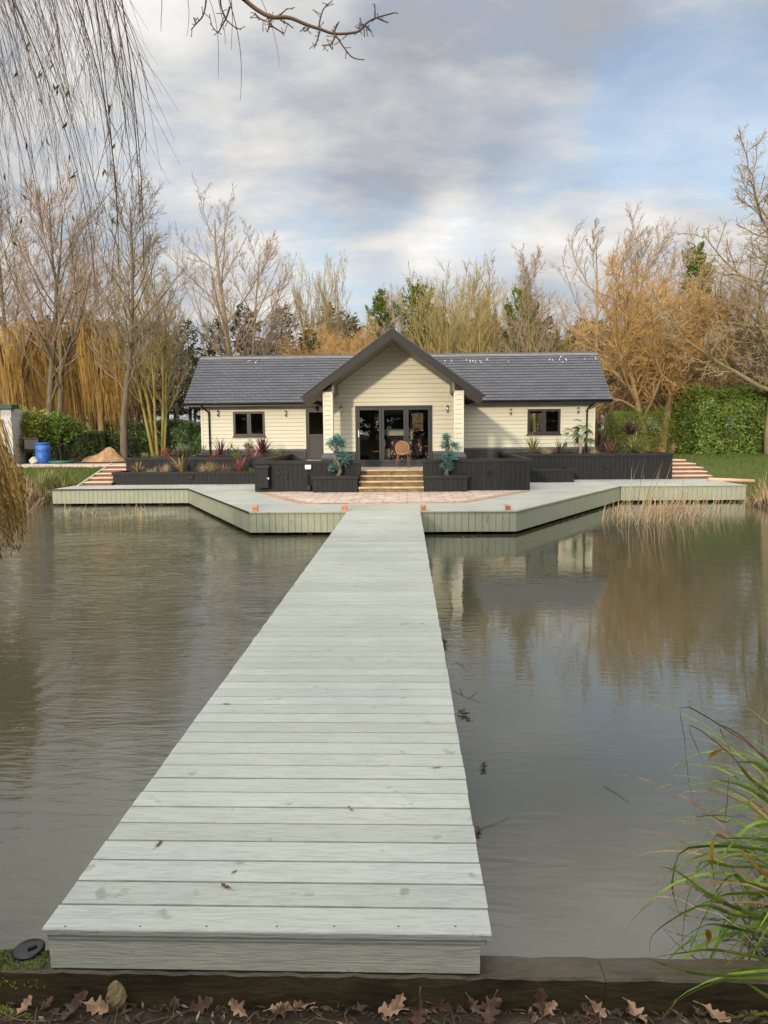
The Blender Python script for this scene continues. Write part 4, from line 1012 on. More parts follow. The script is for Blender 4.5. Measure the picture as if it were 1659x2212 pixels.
# porch ceiling beams hide the roof void above the wall
# windows and doors
def pane(parent, x0, x1, z0, z1, y):
    mb = MB(); mb.poly([(x0, y, z0), (x1, y, z0), (x1, y, z1), (x0, y, z1)]); return mb.build('pane', M['glass'], parent)
def ring(mb, x0, x1, z0, z1, y0, y1, w, wb=None):
    wb = wb or w
    mb.box(x0, x0 + w, y0, y1, z0, z1); mb.box(x1 - w, x1, y0, y1, z0, z1)
    mb.box(x0 + w, x1 - w, y0 + 0.001, y1 - 0.001, z1 - w, z1); mb.box(x0 + w, x1 - w, y0 + 0.001, y1 - 0.001, z0, z0 + wb)
def window(o, y, mat, sides):
    x0, x1, z0, z1 = o
    mb = MB(); ring(mb, x0, x1, z0 + 0.03, z1, y - 0.028, y + 0.09, 0.035, 0.04)
    xm = (x0 + x1) / 2; mb.box(xm - 0.025, xm + 0.025, y - 0.026, y + 0.08, z0 + 0.07, z1 - 0.035)
    w = mb.build('window', mat, H, bevel=0.004)
    mb = MB(); mb.box(x0 - 0.04, x1 + 0.04, y - 0.085, y + 0.02, z0 - 0.005, z0 + 0.029); mb.build('sill', mat, w, bevel=0.004)
    for a, b in ((x0 + 0.036, xm - 0.026), (xm + 0.026, x1 - 0.036)):
        mb = MB(); ring(mb, a, b, z0 + 0.071, z1 - 0.036, y - 0.02, y + 0.05, 0.055); mb.build('sash', mat, w, bevel=0.004)
        pane(w, a + 0.05, b - 0.05, z0 + 0.12, z1 - 0.085, y + 0.015)
window(WL, YW, M['frame_brown'], 2); window(WR, YW, M['frame_brown'], 2)
mb = MB(); x0, x1, z0, z1 = DL; z0 = 1.25
ring(mb, x0, x1, z0, z1, YW - 0.03, YW + 0.09, 0.05); ring(mb, x0 + 0.052, x1 - 0.052, z0 + 0.052, z1 - 0.052, YW - 0.012, YW + 0.05, 0.075)
mb.box(x0 + 0.127, x1 - 0.127, YW - 0.011, YW + 0.05, 2.16, 2.26)
dr = mb.build('side_door', M['frame_brown'], H, bevel=0.004)
mb = MB(); mb.box(x0 + 0.12, x1 - 0.12, YW + 0.012, YW + 0.04, z0 + 0.12, 2.16); mb.build('panel', M['frame_brown'], dr)
pane(dr, x0 + 0.12, x1 - 0.12, 2.25, z1 - 0.12, YW + 0.015)
mb = MB(); mb.box(x0 - 0.02, x1 + 0.02, YW - 0.10, YW + 0.08, 1.17, 1.245); mb.build('threshold', M['trim'], dr)
x0, x1, z0, z1 = BF
mb = MB(); ring(mb, x0, x1, z0, z1, YG - 0.035, YG + 0.08, 0.06, 0.085); pd = mb.build('patio_door', M['frame'], H, bevel=0.004)
wl_ = (x1 - x0 - 0.12) / 3
for k in range(3):
    a = x0 + 0.06 + k * wl_ + 0.003; b = a + wl_ - 0.006
    mb = MB(); ring(mb, a, b, z0 + 0.088, z1 - 0.063, YG - 0.018, YG + 0.05, 0.085, 0.10); mb.build('leaf', M['frame'], pd, bevel=0.006)
    pane(pd, a + 0.08, b - 0.08, z0 + 0.18, z1 - 0.14, YG + 0.012)
    if k == 0:
        mb = MB(); xx = a + 0.045; zz = 2.30
        mb.box(xx - 0.017, xx + 0.017, YG - 0.032, YG - 0.0185, zz - 0.13, zz + 0.10); mb.tube([(xx, YG - 0.03, zz), (xx, YG - 0.075, zz), (xx + 0.03, YG - 0.08, zz), (xx + 0.125, YG - 0.08, zz - 0.005)], 0.011, 8)
        mb.build('handle', M['white'], pd, bevel=0.003)
# wall lights, downpipes, security lamp
for px, py, y in ((470.5, 893, YW), (617, 893, YW), (737, 884.5, YG), (966.5, 883, YG), (1103.5, 889, YW), (1249.5, 886, YW)):
    p = at(px, py, y - 0.07); mb = MB(); mb.lathe([(0.028, -0.115), (0.036, -0.115), (0.036, 0.115), (0.028, 0.115)], (p.x, p.y, p.z), 14)
    o = mb.build('wall_light', M['steel'], H, True); mb = MB(); mb.box(p.x - 0.025, p.x + 0.025, y - 0.055, y - 0.012, p.z - 0.05, p.z + 0.05); mb.build('bracket', M['steel'], o)
for px, s in ((451.5, -1), (1268, 1)):
    b_ = at(px, 900, YW - 0.06).x
    mb = MB(); mb.tube([(b_ + 0.17 * s, EY - 0.03, 3.46), (b_ + 0.17 * s, EY - 0.02, 3.40), (b_ + 0.02 * s, YW - 0.09, 3.17), (b_, YW - 0.065, 3.10), (b_, YW - 0.065, 1.2)], 0.034, 10); o = mb.build('downpipe', M['black'], H, True)
    for z in (3.08, 1.95):
        mb = MB(); mb.box(b_ - 0.055, b_ + 0.055, YW - 0.05, YW - 0.018, z - 0.02, z + 0.02); mb.build('clip', M['black'], o)
p = at(685, 883, YW - 0.08); mb = MB(); mb.lathe([(0.03, 0.10), (0.07, 0.06), (0.065, 0.0), (0.045, -0.05), (0.015, -0.075)], (p.x, p.y, p.z), 14); mb.build('security_lamp', M['black'], H, True)

# ------------------------------------------------------------------ inside the garden room
t = thing('media_wall', 'pale wall unit with black screen and fireplace seen through the middle glass', 'wall unit', (-0.2, 27.6, 1.21))
p, q = at(822, 893, 27.6), at(891, 893, 27.6)
mb = MB(); mb.box(p.x, q.x, 27.6, 28.0, 1.21, 3.35); mb.build('cabinet', M['cabinet'], t)
a, b = at(828, 896, 27.57), at(886, 926, 27.57); mb = MB(); mb.box(a.x, b.x, 27.55, 27.597, b.z, a.z); mb.build('screen', M['screen'], t)
a, b = at(828, 941, 27.57), at(886, 969, 27.57); mb = MB(); mb.box(a.x, b.x, 27.58, 27.596, b.z, a.z); mb.build('fireplace', M['screen'], t)
def armchair(label, x, y, rz):
    t = thing('armchair', label, 'armchair', (0, 0, 0), 'floral armchairs inside the glass doors')
    mb = MB(); mb.obox((0, -0.26, 0.56), (0.25, 0, 0), (0, 0.06, 0), (0, 0.05, 0.30)); mb.build('backrest', M['floral'], t, bevel=0.06)
    mb = MB(); mb.box(-0.26, 0.26, -0.22, 0.32, 0.16, 0.42); mb.build('seat', M['floral'], t, bevel=0.05)
    for s in (-1, 1):
        mb = MB(); mb.tube([(0.27 * s, -0.25, 0.60), (0.30 * s, 0.05, 0.62), (0.29 * s, 0.30, 0.55), (0.28 * s, 0.30, 0.05)], 0.022, 8); mb.build('arm', M['cane'], t, True)
    for s in (-1, 1):
        for v in (-0.24, 0.28):
            mb = MB(); mb.tube([(0.24 * s, v, 0.2), (0.25 * s, v, 0.0)], 0.018, 8); mb.build('leg', M['cane'], t, True)
    t.location = (x, y, 1.207); t.rotation_euler = (0, 0, rz); return t
p = at(895, 980, 26.0); armchair('floral armchair seen from behind, middle one through the patio glass', p.x, 26.2, 0.1)
p = at(861, 980, 25.8); armchair('floral armchair mostly hidden behind the wicker chair on the path', p.x, 25.9, -0.2)
p = at(925, 980, 26.4); armchair('floral armchair seen side on at the patio glass edge farthest from the door handle', p.x, 26.5, 1.2)
def wicker(label, x, y, z, rz, dark=False):
    t = thing('wicker_chair', label, 'chair', (0, 0, 0))
    W_ = M['wicker']; 
    out = []
    for k in range(25):
        a = math.pi * (k / 24); w = 0.225
        out.append((w * math.cos(a), 0.66 + 0.20 * math.sin(a)))
    prof = [(0.185, 0.46)] + [(0.225, 0.62)] + out[1:-1] + [(-0.225, 0.62)] + [(-0.185, 0.46)]
    cv = lambda u, v: (u, -0.20 - 0.13 * (v - 0.45) + 0.35 * u * u * 2.0 * 0.5, v)
    mb = MB(); cpt = [cv(u, v) for u, v in prof]
    ctr = cv(0, 0.64)
    n = len(prof)
    rings = [[(u * s, 0.62 + (v - 0.62) * s) for u, v in prof] for s in (1.0, 0.66, 0.33)]
    for r0_, r1_ in zip(rings[:-1], rings[1:]):
        for k in range(n): j = (k + 1) % n; mb.poly([cv(*r0_[k]), cv(*r0_[j]), cv(*r1_[j]), cv(*r1_[k])])
    for k in range(n): j = (k + 1) % n; mb.poly([cv(*rings[-1][k]), cv(*rings[-1][j]), cv(0, 0.62)])
    o = mb.build('backrest', W_, t)
    sol = o.modifiers.new('thickness', 'SOLIDIFY'); sol.thickness = 0.02
    mb = MB(); mb.tube(cpt + [cpt[0]], 0.014, 8); mb.build('rim', M['cane_pale'], t, True)
    mb = MB(); mb.prism([(0.23 * math.cos(a) * (1.0 if math.sin(a) > 0 else 0.95), 0.02 + 0.23 * math.sin(a)) for a in [k * math.pi / 12 for k in range(24)]], 0.43, 0.46); mb.build('seat', M['cane_pale'], t, bevel=0.01)
    for s in (-1, 1):
        for v, e in ((-0.17, -0.22), (0.20, 0.25)):
            mb = MB(); mb.tube([(0.17 * s, v, 0.44), (0.185 * s, (v + e) / 2, 0.22), (0.20 * s, e, 0.0)], 0.012, 8); mb.build('leg', M['cane'], t, True)
    t.location = (x, y, z); t.rotation_euler = (0, 0, rz); return t
p = at(871, 1006, 24.45); wicker('tan wicker bistro chair with its back to the pond, outside the patio glass', p.x, 24.45, 1.169, -0.12)
p = at(815, 990, 26.2); wicker('reddish wicker chair turned sideways inside the patio glass, beside the handle', p.x, 26.4, 1.207, 1.9)
print('PART house ok')

# ------------------------------------------------------------------ near bank: sleeper, litter, leaves, stone
def hit(px, py):                                 # where a sight line meets the ground
    d = ray(px, py); t = 0.5
    while t < 80:
        q = d * t; z = q.z + EYE
        if z < float(ground_h(np.array(q.x), np.array(q.y))): break
        t += 0.01
    return Vector((q.x, q.y, z))
def gh(x, y): return float(ground_h(np.array(float(x)), np.array(float(y))))
mb = MB()
for a, b in ((-4.2, -1.75), (-1.748, 0.72), (0.722, 3.2)):
    pts = []; n = 40
    for k in range(n + 1):
        x = a + (b - a) * k / n; j = 0.004 * math.sin(x * 23) + 0.003 * math.sin(x * 51)
        pts.append([(x, 2.545 + j, -0.1), (x, 2.545 + j, 0.362), (x, 2.552 + j, 0.371), (x, 2.655 + j, 0.372), (x, 2.662 + j, 0.365), (x, 2.662 + j, -0.3)])
    for k in range(n):
        for q in range(5): mb.poly([pts[k][q], pts[k][q + 1], pts[k + 1][q + 1], pts[k + 1][q]])
    mb.poly(pts[0]); mb.poly(pts[-1])
tag(mb.build('sleeper_edging', M['sleeper']), 'wet dark timber sleeper edging the near bank under the jetty end', 'edging')

def oak_leaf_mesh(rng, mat):
    L = 0.105; lobes = 4; out = []
    for k in range(33):
        u = k / 32; w = 0.33 * math.sin(math.pi * min(1, u * 0.94 + 0.03)) ** 0.8 * (0.6 + 0.5 * u) * (0.82 + 0.26 * math.cos(2 * math.pi * (u * lobes + 0.1)))
        out.append((u, max(0.015, w)))
    V, F = [], []
    cu, tw = rng.uniform(0.5, 1.6), rng.uniform(-1.2, 1.2); p1_, p2_ = rng.uniform(0, 6), rng.uniform(0, 6)
    f = lambda u, w: (L * (u - 0.5), L * w, L * (0.25 * cu * (u - 0.5) ** 2 * 2 + abs(w) * 0.55 * cu + tw * w * (u - 0.5) + 0.04 * math.sin(u * 9)) + 0.004)
    for u, w in out: V += [f(u, w * (1 + 0.25 * math.sin(u * 17 + p1_))), f(u, 0), f(u, -w * (1 + 0.3 * math.sin(u * 14 + p2_)))]
    for k in range(32):
        a = k * 3; F += [[a, a + 3, a + 4, a + 1], [a + 1, a + 4, a + 5, a + 2]]
    a = len(V); V += [f(0, 0.012), f(0, -0.012), (-L * 0.78, 0.004, 0.004), (-L * 0.78, -0.002, 0.004)]; F.append([a, a + 1, a + 3, a + 2])
    me = bpy.data.meshes.new('oak_leaf'); me.from_pydata(V, [], F); me.materials.append(mat); me.update(); return me
rl = random.Random(21)
OL = [oak_leaf_mesh(rl, M['oak_leaf']) for _ in range(4)] + [oak_leaf_mesh(rl, M['oak_leaf_dark']) for _ in range(4)]
LEAVES = [(203, 2141, 0, 'dark'), (412, 2136, 1, 'pale'), (374, 2142, 1, 'dark'), (507, 2183, 2, 'pale'), (669, 2168, 3, 'pale'), (705, 2164, 4, 'pale'), (333, 2128, 4, 'dark'), (521, 2160, 5, 'dark'),
          (860, 2177, 6, 'pale'), (935, 2157, 6, 'dark'), (1292, 2192, 7, 'pale'), (1327, 2177, 8, 'dark'), (1404, 2172, 8, 'dark'), (1160, 2187, 6, 'dark'), (1604, 2172, 9, 'dark'), (985, 2162, 6, 'dark'), (1050, 2192, 7, 'dark'), (770, 2190, 4, 'dark'), (590, 2195, 3, 'dark'), (120, 2170, 0, 'dark'), (60, 2185, 0, 'pale'), (160, 2195, 0, 'dark'), (455, 2190, 2, 'dark'), (620, 2200, 3, 'dark'), (830, 2196, 6, 'pale'), (900, 2200, 6, 'dark'), (1010, 2170, 6, 'dark'), (1100, 2168, 7, 'pale'), (1220, 2170, 7, 'dark'), (1270, 2205, 7, 'dark'), (1380, 2198, 8, 'pale'), (1460, 2185, 8, 'dark'), (1540, 2200, 9, 'pale')]
WHERE = ['left of the mossy stone', 'just right of the mossy stone', 'below the middle of the jetty end board', 'one of a pale pair under the jetty', 'close to the pale pair under the jetty', 'between mossy stone and pale pair', 'below the right half of the jetty', 'beyond the jetty under the bare sleeper', 'below the bare sleeper near the sedge', 'beneath the sedge blades']
for k, (px, py, w, tone_) in enumerate(LEAVES):
    q = hit(px, min(py, 2199)); o = link('oak_leaf', OL[(k % 4) + (0 if tone_ == 'pale' else 4)])
    tp = rl.uniform(0.05, 0.9); yq = min(q.y, rl.uniform(2.41, 2.52)); o.location = (q.x + rl.uniform(-0.03, 0.03), yq, gh(q.x, yq) + 0.010 + 0.025 * tp); o.rotation_euler = (Matrix.Rotation(tp, 3, 'X') @ Matrix.Rotation(rl.uniform(-0.3, 0.3), 3, 'Y') @ Matrix.Rotation(rl.uniform(0, 6.28), 3, 'Z')).to_euler(); s_ = rl.uniform(0.6, 1.05) if tone_ == 'pale' else rl.uniform(0.45, 0.95); o.scale = (s_,) * 3
    tag(o, ('pale tan' if tone_ == 'pale' else 'dark brown') + ' fallen oak leaf on the soil, ' + WHERE[w], 'leaf', 'fallen oak leaves on the near bank')
# loose litter nobody could count
n = 2600; rs = np.random.RandomState(8)
lx = rs.uniform(-2.6, 2.4, n); ly = 2.53 - rs.uniform(0, 1.0, n) ** 1.3 * 0.75; lz = ground_h(lx, ly) + rs.uniform(0.001, 0.012, n)
az = rs.uniform(0, 6.28, n); el = rs.normal(0, 0.22, n); Ls = rs.uniform(0.006, 0.03, n); ws = Ls * rs.uniform(0.08, 0.36, n)
A = np.stack([np.cos(az) * np.cos(el), np.sin(az) * np.cos(el), np.sin(el)], 1) * Ls[:, None]
Bv = np.stack([-np.sin(az), np.cos(az), rs.normal(0, 0.4, n)], 1) * ws[:, None]
cen = np.stack([lx, ly, lz], 1); thirds = rs.randint(0, 10, n)
def multi_quads(name, C, A, B, groups, mats, fold=0.6):
    order = np.argsort(groups, kind='stable'); me = quads_mesh(name, C[order], A[order], B[order], mats, fold)
    g = groups[order]; me.polygons.foreach_set('material_index', np.concatenate([g, g]).astype(np.int32) if fold else g.astype(np.int32)); me.update(); return me
gr = np.where(thirds < 4, 0, np.where(thirds < 9, 1, 2))
tag(link('leaf_litter', multi_quads('leaf_litter', cen, A, Bv, gr, [M['oak_leaf_dark'], M['soil'], M['willow_leaf']])), kind='stuff')
tb = Tubes()
for k in range(150):
    x, y_ = rl.uniform(-2.2, 2.2), 2.5 - rl.random() * 0.6; a = rl.uniform(0, 6.28); L = rl.uniform(0.05, 0.28)
    P_ = [(x + math.cos(a) * L * u, y_ + math.sin(a) * L * u, gh(x + math.cos(a) * L * u, min(2.54, y_ + math.sin(a) * L * u)) + 0.012 + 0.012 * math.sin(u * 3 + k)) for u in (0, 0.33, 0.66, 1)]
    tb.add(P_, [0.0028, 0.0026, 0.002, 0.001], 5)
tag(link('twig_litter', tb.mesh('twig_litter', M['twig_near'])), kind='stuff')
# stone
q = at(248, 2150, 2.485); q.z = gh(q.x, 2.485)
mb = MB(); rst = random.Random(2)
prof = []
for iz in range(9):
    for ia in range(14):
        t_ = iz / 8; a = ia / 14 * 6.283; r = 0.039 * math.sin(math.pi * (0.10 + 0.86 * t_)) ** 0.55 * (1 + rst.uniform(-0.13, 0.13)) * (1.05 - 0.25 * t_)
        prof.append((q.x + r * math.cos(a), q.y + 0.01 + r * 0.8 * math.sin(a), q.z - 0.015 + 0.112 * t_))
for iz in range(8):
    for ia in range(14): j = (ia + 1) % 14; mb.poly([prof[iz * 14 + ia], prof[iz * 14 + j], prof[iz * 14 + 14 + j], prof[iz * 14 + 14 + ia]])
mb.poly(prof[-14:]); tag(mb.build('stone', M['stone']), 'small mossy yellow grey stone standing on the soil before the jetty end', 'stone')
# black pipe end and moss on the sleeper by the jetty corner
q = onz(62, 2046, 0.385)
t = thing('pipe_cap', 'round black slotted cap lying by the left corner of the jetty end', 'pipe cap', (q.x, q.y + 0.0, 0.36))
mb = MB(); mb.lathe([(0.058, 0.360), (0.060, 0.378), (0.052, 0.384), (0.02, 0.381), (0.012, 0.381)], (q.x, q.y, 0), 22); o = mb.build('cap', M['black'], t, True)
mb = MB(); mb.obox((q.x + 0.015, q.y, 0.385), (0.014, 0.010, 0), (-0.003, 0.005, 0), (0, 0, 0.004)); mb.build('slot', M['stain_cap'], t)
n = 9000; mx = -1.37 - rs.uniform(0, 1, n) * 1.0; my = 2.40 + rs.uniform(0, 0.255, n); mz = np.where(my > 2.552, 0.371, np.where(my > 2.535, 0.371 - (2.552 - my) * 4, ground_h(mx, np.minimum(my, 2.535)))) + rs.uniform(0, 0.006, n)
az = rs.uniform(0, 6.28, n); A = np.stack([np.cos(az) * 0.4, np.sin(az) * 0.4, rs.uniform(0.4, 1, n)], 1) * rs.uniform(0.003, 0.009, n)[:, None]; Bv = np.stack([-np.sin(az), np.cos(az), np.zeros(n)], 1) * 0.003
keep = (np.sin(mx * 9) + np.sin(mx * 23 + my * 30)) > np.where(my > 2.53, -2.1, -0.2)
tag(link('moss', quads_mesh('moss', np.stack([mx, my, mz], 1)[keep], A[keep], Bv[keep], M['moss'])), kind='stuff')

# ------------------------------------------------------------------ floating twigs, leaves, debris
def float_leaf(label, px, py, k, s_=1.0):
    q = onz(px, py, 0.0); o = link('floating_leaf', OL[k]); o.location = (q.x, q.y, 0.006); o.rotation_euler = (0.08, 0.1, px * 1.7); o.scale = (s_,) * 3
    tag(o, label, 'leaf', 'brown leaves adrift on the pond')
float_leaf('curled brown leaf adrift beside the jetty, below the floating twig', 1003, 1545, 4, 1.3)
float_leaf('brown leaf adrift against the jetty side above the floating twig', 960, 1393, 5, 1.3)
float_leaf('pinkish brown leaf adrift well out from the jetty, lower right water', 1045, 1660, 6, 0.9)
float_leaf('reddish leaf adrift close to the jetty edge near its end', 1032, 1798, 7, 0.8)
for lab, pts in (('forked bare twig floating on the water beside the jetty', [[(978, 1490), (1000, 1502), (1040, 1518)], [(1000, 1502), (992, 1484)], [(1012, 1508), (1034, 1492)]]),
                 ('thin bare twig floating on the water near the jetty end', [[(1022, 1795), (1060, 1783), (1100, 1765)]]),
                 ('straight pale straw adrift on the open water towards the sedge', [[(1306, 1698), (1335, 1715), (1362, 1735)]]),
                 ('short curved twig adrift beside the jetty above the forked twig', [[(985, 1430), (1000, 1438), (1010, 1450)]])):
    tb = Tubes()
    for pl in pts:
        P_ = [onz(a, b, 0.006) for a, b in pl]; P_ = [tuple(P_[0])] + [tuple(P_[0].lerp(P_[1], .5))] + [tuple(v) for v in P_[1:]]
        tb.add(P_, [0.0022, 0.0022] + [0.0018] * (len(P_) - 3) + [0.001], 5)
    tag(link('floating_twig', tb.mesh('floating_twig', M['twig_near'])), lab, 'twig', 'twigs adrift on the pond')
n = 420; px_ = np.concatenate([rs.normal(1300, 60, 210), rs.uniform(1180, 1420, 110), rs.uniform(950, 1200, 100)]); py_ = np.concatenate([rs.normal(1098, 6, 210), rs.normal(1120, 9, 110), rs.normal(1166, 5, 100)])
cc = np.array([tuple(onz(a, b, 0.006)) for a, b in zip(px_, py_)]); az = rs.uniform(0, 6.28, n); L_ = rs.uniform(0.015, 0.05, n)
tag(link('floating_debris', quads_mesh('floating_debris', cc, np.stack([np.cos(az), np.sin(az), az * 0], 1) * L_[:, None], np.stack([-np.sin(az), np.cos(az), az * 0 + 0.1], 1) * L_[:, None] * 0.4, M['willow_leaf'])), kind='stuff')
# dead leaves on the jetty boards
for k, (px, py, lab) in enumerate(((490, 1521, 'small red brown leaf on the jetty boards, half way along'), (343, 1825, 'dark torn leaf on the jetty boards towards the near end'), (489, 1916, 'brown flattened leaf on the third nearest jetty board'), (506, 1884, 'tiny dark leaf scrap on a near jetty board'), (757, 1746, 'long pale leaf smear on the jetty boards near the middle'), (942, 1658, 'narrow pale leaf lying near the reed side edge of the jetty'))):
    q = onz(px, py, 0.552); o = link('fallen_leaf', OL[4 + k % 4] if k < 4 else OL[k % 4]); o.location = (q.x, q.y, 0.552); o.rotation_euler = (0, 0, k * 1.3); o.scale = (0.55, 0.28, 0.2) if k != 3 else (0.25, 0.2, 0.2)
    tag(o, lab, 'leaf', 'fallen leaves on the jetty')
n = 130; xx = rs.uniform(-1.4, 0.46, n); kk = rs.randint(0, 3, n); cc = np.stack([xx, 22.0 + 0.31 * kk + rs.uniform(0.20, 0.30, n), 0.55 + 0.155 * (kk + 1) + 0.01 + rs.uniform(0, 0.012, n)], 1); az = rs.uniform(0, 6.28, n)
tag(link('step_leaves', quads_mesh('step_leaves', cc, np.stack([np.cos(az), np.sin(az), az * 0], 1) * 0.03, np.stack([-np.sin(az), np.cos(az), az * 0 + .3], 1) * 0.014, M['oak_leaf_dark'], 0.5)), kind='stuff')

# ------------------------------------------------------------------ sedge on the near right bank
sg = thing('sedge_clump', 'clump of long arching green and yellowing sedge blades leaning over the near water', 'sedge', (1.75, 3.0, 0.2))
def sp(x, y, Y): return tuple(at((2400 + x * 0.6023) * 0.5486, (2700 + y * 0.6023) * 0.5486, Y))
def smooth(P, n):
    P = [Vector(p) for p in P]; out = []
    for k in range(n):
        u = k / (n - 1) * (len(P) - 1); i_ = min(int(u), len(P) - 2); f = u - i_
        p0, p1, p2, p3 = P[max(i_ - 1, 0)], P[i_], P[i_ + 1], P[min(i_ + 2, len(P) - 1)]
        out.append(tuple(0.5 * ((2 * p1) + (p2 - p0) * f + (2 * p0 - 5 * p1 + 4 * p2 - p3) * f * f + (3 * p1 - p0 - 3 * p2 + p3) * f ** 3)))
    return out
HERO = [([(1200, 1230), (1036, 1190), (800, 1190), (620, 1150), (560, 1250), (500, 1450), (465, 1790)], 2.95, 0), ([(1200, 1600), (1036, 1530), (800, 1450), (620, 1350), (440, 1215), (300, 1180)], 2.8, 0),
        ([(1200, 1400), (1036, 1340), (880, 1290), (810, 1240), (700, 1350), (560, 1650), (510, 1790)], 2.9, 0), ([(1200, 1100), (1036, 1080), (760, 1055), (480, 1080), (420, 1250), (415, 1350), (455, 1500)], 3.1, 0),
        ([(1200, 1680), (1036, 1640), (850, 1600), (620, 1570), (370, 1745)], 2.8, 0), ([(1200, 1580), (1036, 1540), (800, 1500), (620, 1440), (400, 1540), (270, 1650), (270, 1760)], 2.75, 0),
        ([(1250, 1870), (1036, 1800), (700, 1735), (480, 1750), (265, 1780)], 2.62, 0), ([(1250, 1920), (1036, 1905), (780, 1905), (570, 1890), (400, 1840), (250, 1785)], 2.48, 0),
        ([(1250, 1840), (1036, 1850), (830, 1865), (660, 1865)], 2.5, 0), ([(1250, 1930), (1036, 1920), (800, 1930), (600, 1980), (420, 2075)], 2.4, 0), ([(440, 2065), (390, 2130), (345, 2185)], 2.38, 1),
        ([(1150, 2090), (1036, 2040), (870, 1925)], 2.42, 0), ([(1250, 2130), (1036, 2150), (850, 2170), (680, 2195)], 2.3, 0), ([(1250, 640), (1036, 480), (800, 310), (480, 130), (490, 330), (530, 700), (620, 980)], 3.4, 2),
        ([(1250, 900), (1036, 750), (800, 460), (525, 258), (600, 470), (640, 650)], 3.3, 2), ([(1200, 800), (1036, 700), (900, 590), (780, 420)], 3.3, 0), ([(1200, 850), (1036, 760), (880, 660), (670, 610)], 3.3, 0),
        ([(740, 425), (690, 440), (650, 490), (628, 590)], 3.3, 1), ([(1200, 600), (1036, 560), (960, 510), (860, 500), (790, 500)], 3.4, 0), ([(1200, 340), (1036, 335), (900, 325)], 3.8, 3), ([(1250, 700), (1036, 500), (860, 330), (720, 262), (780, 400), (830, 580)], 3.5, 2),
        ([(760, 1000), (690, 990), (672, 1150), (690, 1300)], 2.95, 1), ([(1200, 1000), (1036, 1010), (880, 1000), (720, 1000)], 3.0, 0), ([(1200, 960), (1036, 915), (850, 935)], 3.1, 0), ([(1200, 1320), (1036, 1250), (840, 1070)], 2.85, 1),
        ([(1100, 1620), (960, 1600), (730, 1530)], 2.8, 3), ([(900, 1715), (720, 1680)], 2.72, 3), ([(1100, 1660), (1036, 1680), (900, 1760), (800, 1830)], 2.55, 0), ([(840, 1770), (740, 1850)], 2.55, 1),
        ([(640, 1590), (650, 1660), (620, 1795)], 2.8, 1), ([(740, 1340), (690, 1400), (600, 1560), (520, 1740)], 2.85, 0), ([(1150, 1330), (1000, 1360), (760, 1370), (600, 1440)], 2.9, 0),
        ([(660, 845), (760, 890), (850, 840), (960, 900)], 3.2, 2), ([(560, 860), (680, 845), (900, 865)], 3.2, 2), ([(780, 600), (770, 760), (750, 900)], 3.2, 2), ([(980, 380), (970, 280), (1000, 180), (1036, 140)], 3.7, 2)]
B = Blades()
for P_, Y_, mi in HERO:
    pts = smooth([sp(x, y, Y_ + 0.02 * math.sin(x)) for x, y in P_], 16); B.add(pts, 0.024 if mi < 2 else 0.008, (0.1, -0.5, 0.85), mi)
rng = random.Random(6)
for k in range(230):
    bx, by = 1.62 + rng.random() * 0.6 + rng.random() * 0.25, 2.6 + rng.random() * 1.3
    bx += max(0, by - 3.2) * 0.55
    aim = rng.gauss(math.pi * 0.92, 0.85); L = rng.uniform(0.45, 1.15)
    B.add(arc(rng, (bx, by, rng.uniform(0.02, 0.3)), aim, rng.uniform(0.65, 1.45), L, rng.uniform(0.9, 2.5), 12, 0.08), rng.uniform(0.012, 0.023), (-math.sin(aim), math.cos(aim), 0), rng.choice([0] * 9 + [1, 2]))
link('foliage', B.mesh('foliage', [M['sedge'], M['sedge_gold'], M['straw_red'], M['straw']], (1.75, 3.0, 0.2)), sg)
B = Blades()
for k in range(190):
    bx, by = 1.45 + rng.random() * 1.0, 2.75 + rng.random() * 1.6
    bx += max(0, by - 3.0) * 0.5
    aim = rng.uniform(0, 6.28); L = rng.uniform(0.3, 0.9)
    B.add(arc(rng, (bx, by, rng.uniform(-0.02, 0.2)), aim, rng.uniform(0.5, 1.5), L, rng.uniform(1.0, 3.0), 10, 0.5), rng.uniform(0.003, 0.008), (-math.sin(aim), math.cos(aim), 0), rng.choice([0, 0, 1]))
link('dead_foliage', B.mesh('dead_foliage', [M['straw_red'], M['straw']], (1.75, 3.0, 0.2)), sg)

# ------------------------------------------------------------------ grass and reeds
def grass(name, n, xr, yr, h, mats, keep, seed, w=0.010, lean=0.5, npt=4, label=None):
    r_ = random.Random(seed); B = Blades()
    xs = np.array([r_.uniform(*xr) for _ in range(n)]); ys = np.array([r_.uniform(*yr) for _ in range(n)]); zs = ground_h(xs, ys)
    for x, y, z in zip(xs, ys, zs):
        if not keep(x, y, z): continue
        a = r_.uniform(0, 6.28); B.add(arc(r_, (x, y, z - 0.01), a, r_.uniform(1.5 - lean, 1.55), h * r_.uniform(0.5, 1.3), r_.uniform(0.2, 1.2), npt), w, (-math.sin(a), math.cos(a), 0), r_.randrange(len(mats)))
    return tag(link(name, B.mesh(name, mats)), kind='stuff')
grass('lawn_grass', 15000, (-17.5, -11.45), (24.2, 28.2), 0.075, [M['grass']], lambda x, y, z: z > 0.45, 1, 0.014)
grass('lawn_grass', 26000, (9.6, 19.0), (23.2, 37), 0.08, [M['grass']], lambda x, y, z: z > 0.1 and (x > 11.15 or y > 30.2), 2, 0.014)
grass('bank_straw', 5200, (-15.0, -9.8), (17.5, 26.3), 0.6, [M['straw'], M['straw_red'], M['straw'], M['straw_red']], lambda x, y, z: -0.25 < z < 0.62 and not (x > -11.75 and y > 23.9), 3, 0.012, 1.2, 7)
grass('bank_straw', 2600, (9.6, 14.5), (18, 25.5), 0.6, [M['straw'], M['straw_red'], M['straw']], lambda x, y, z: -0.3 < z < 0.42 and not (x < 10.95 and y > 23.9), 4, 0.012, 1.0, 7)
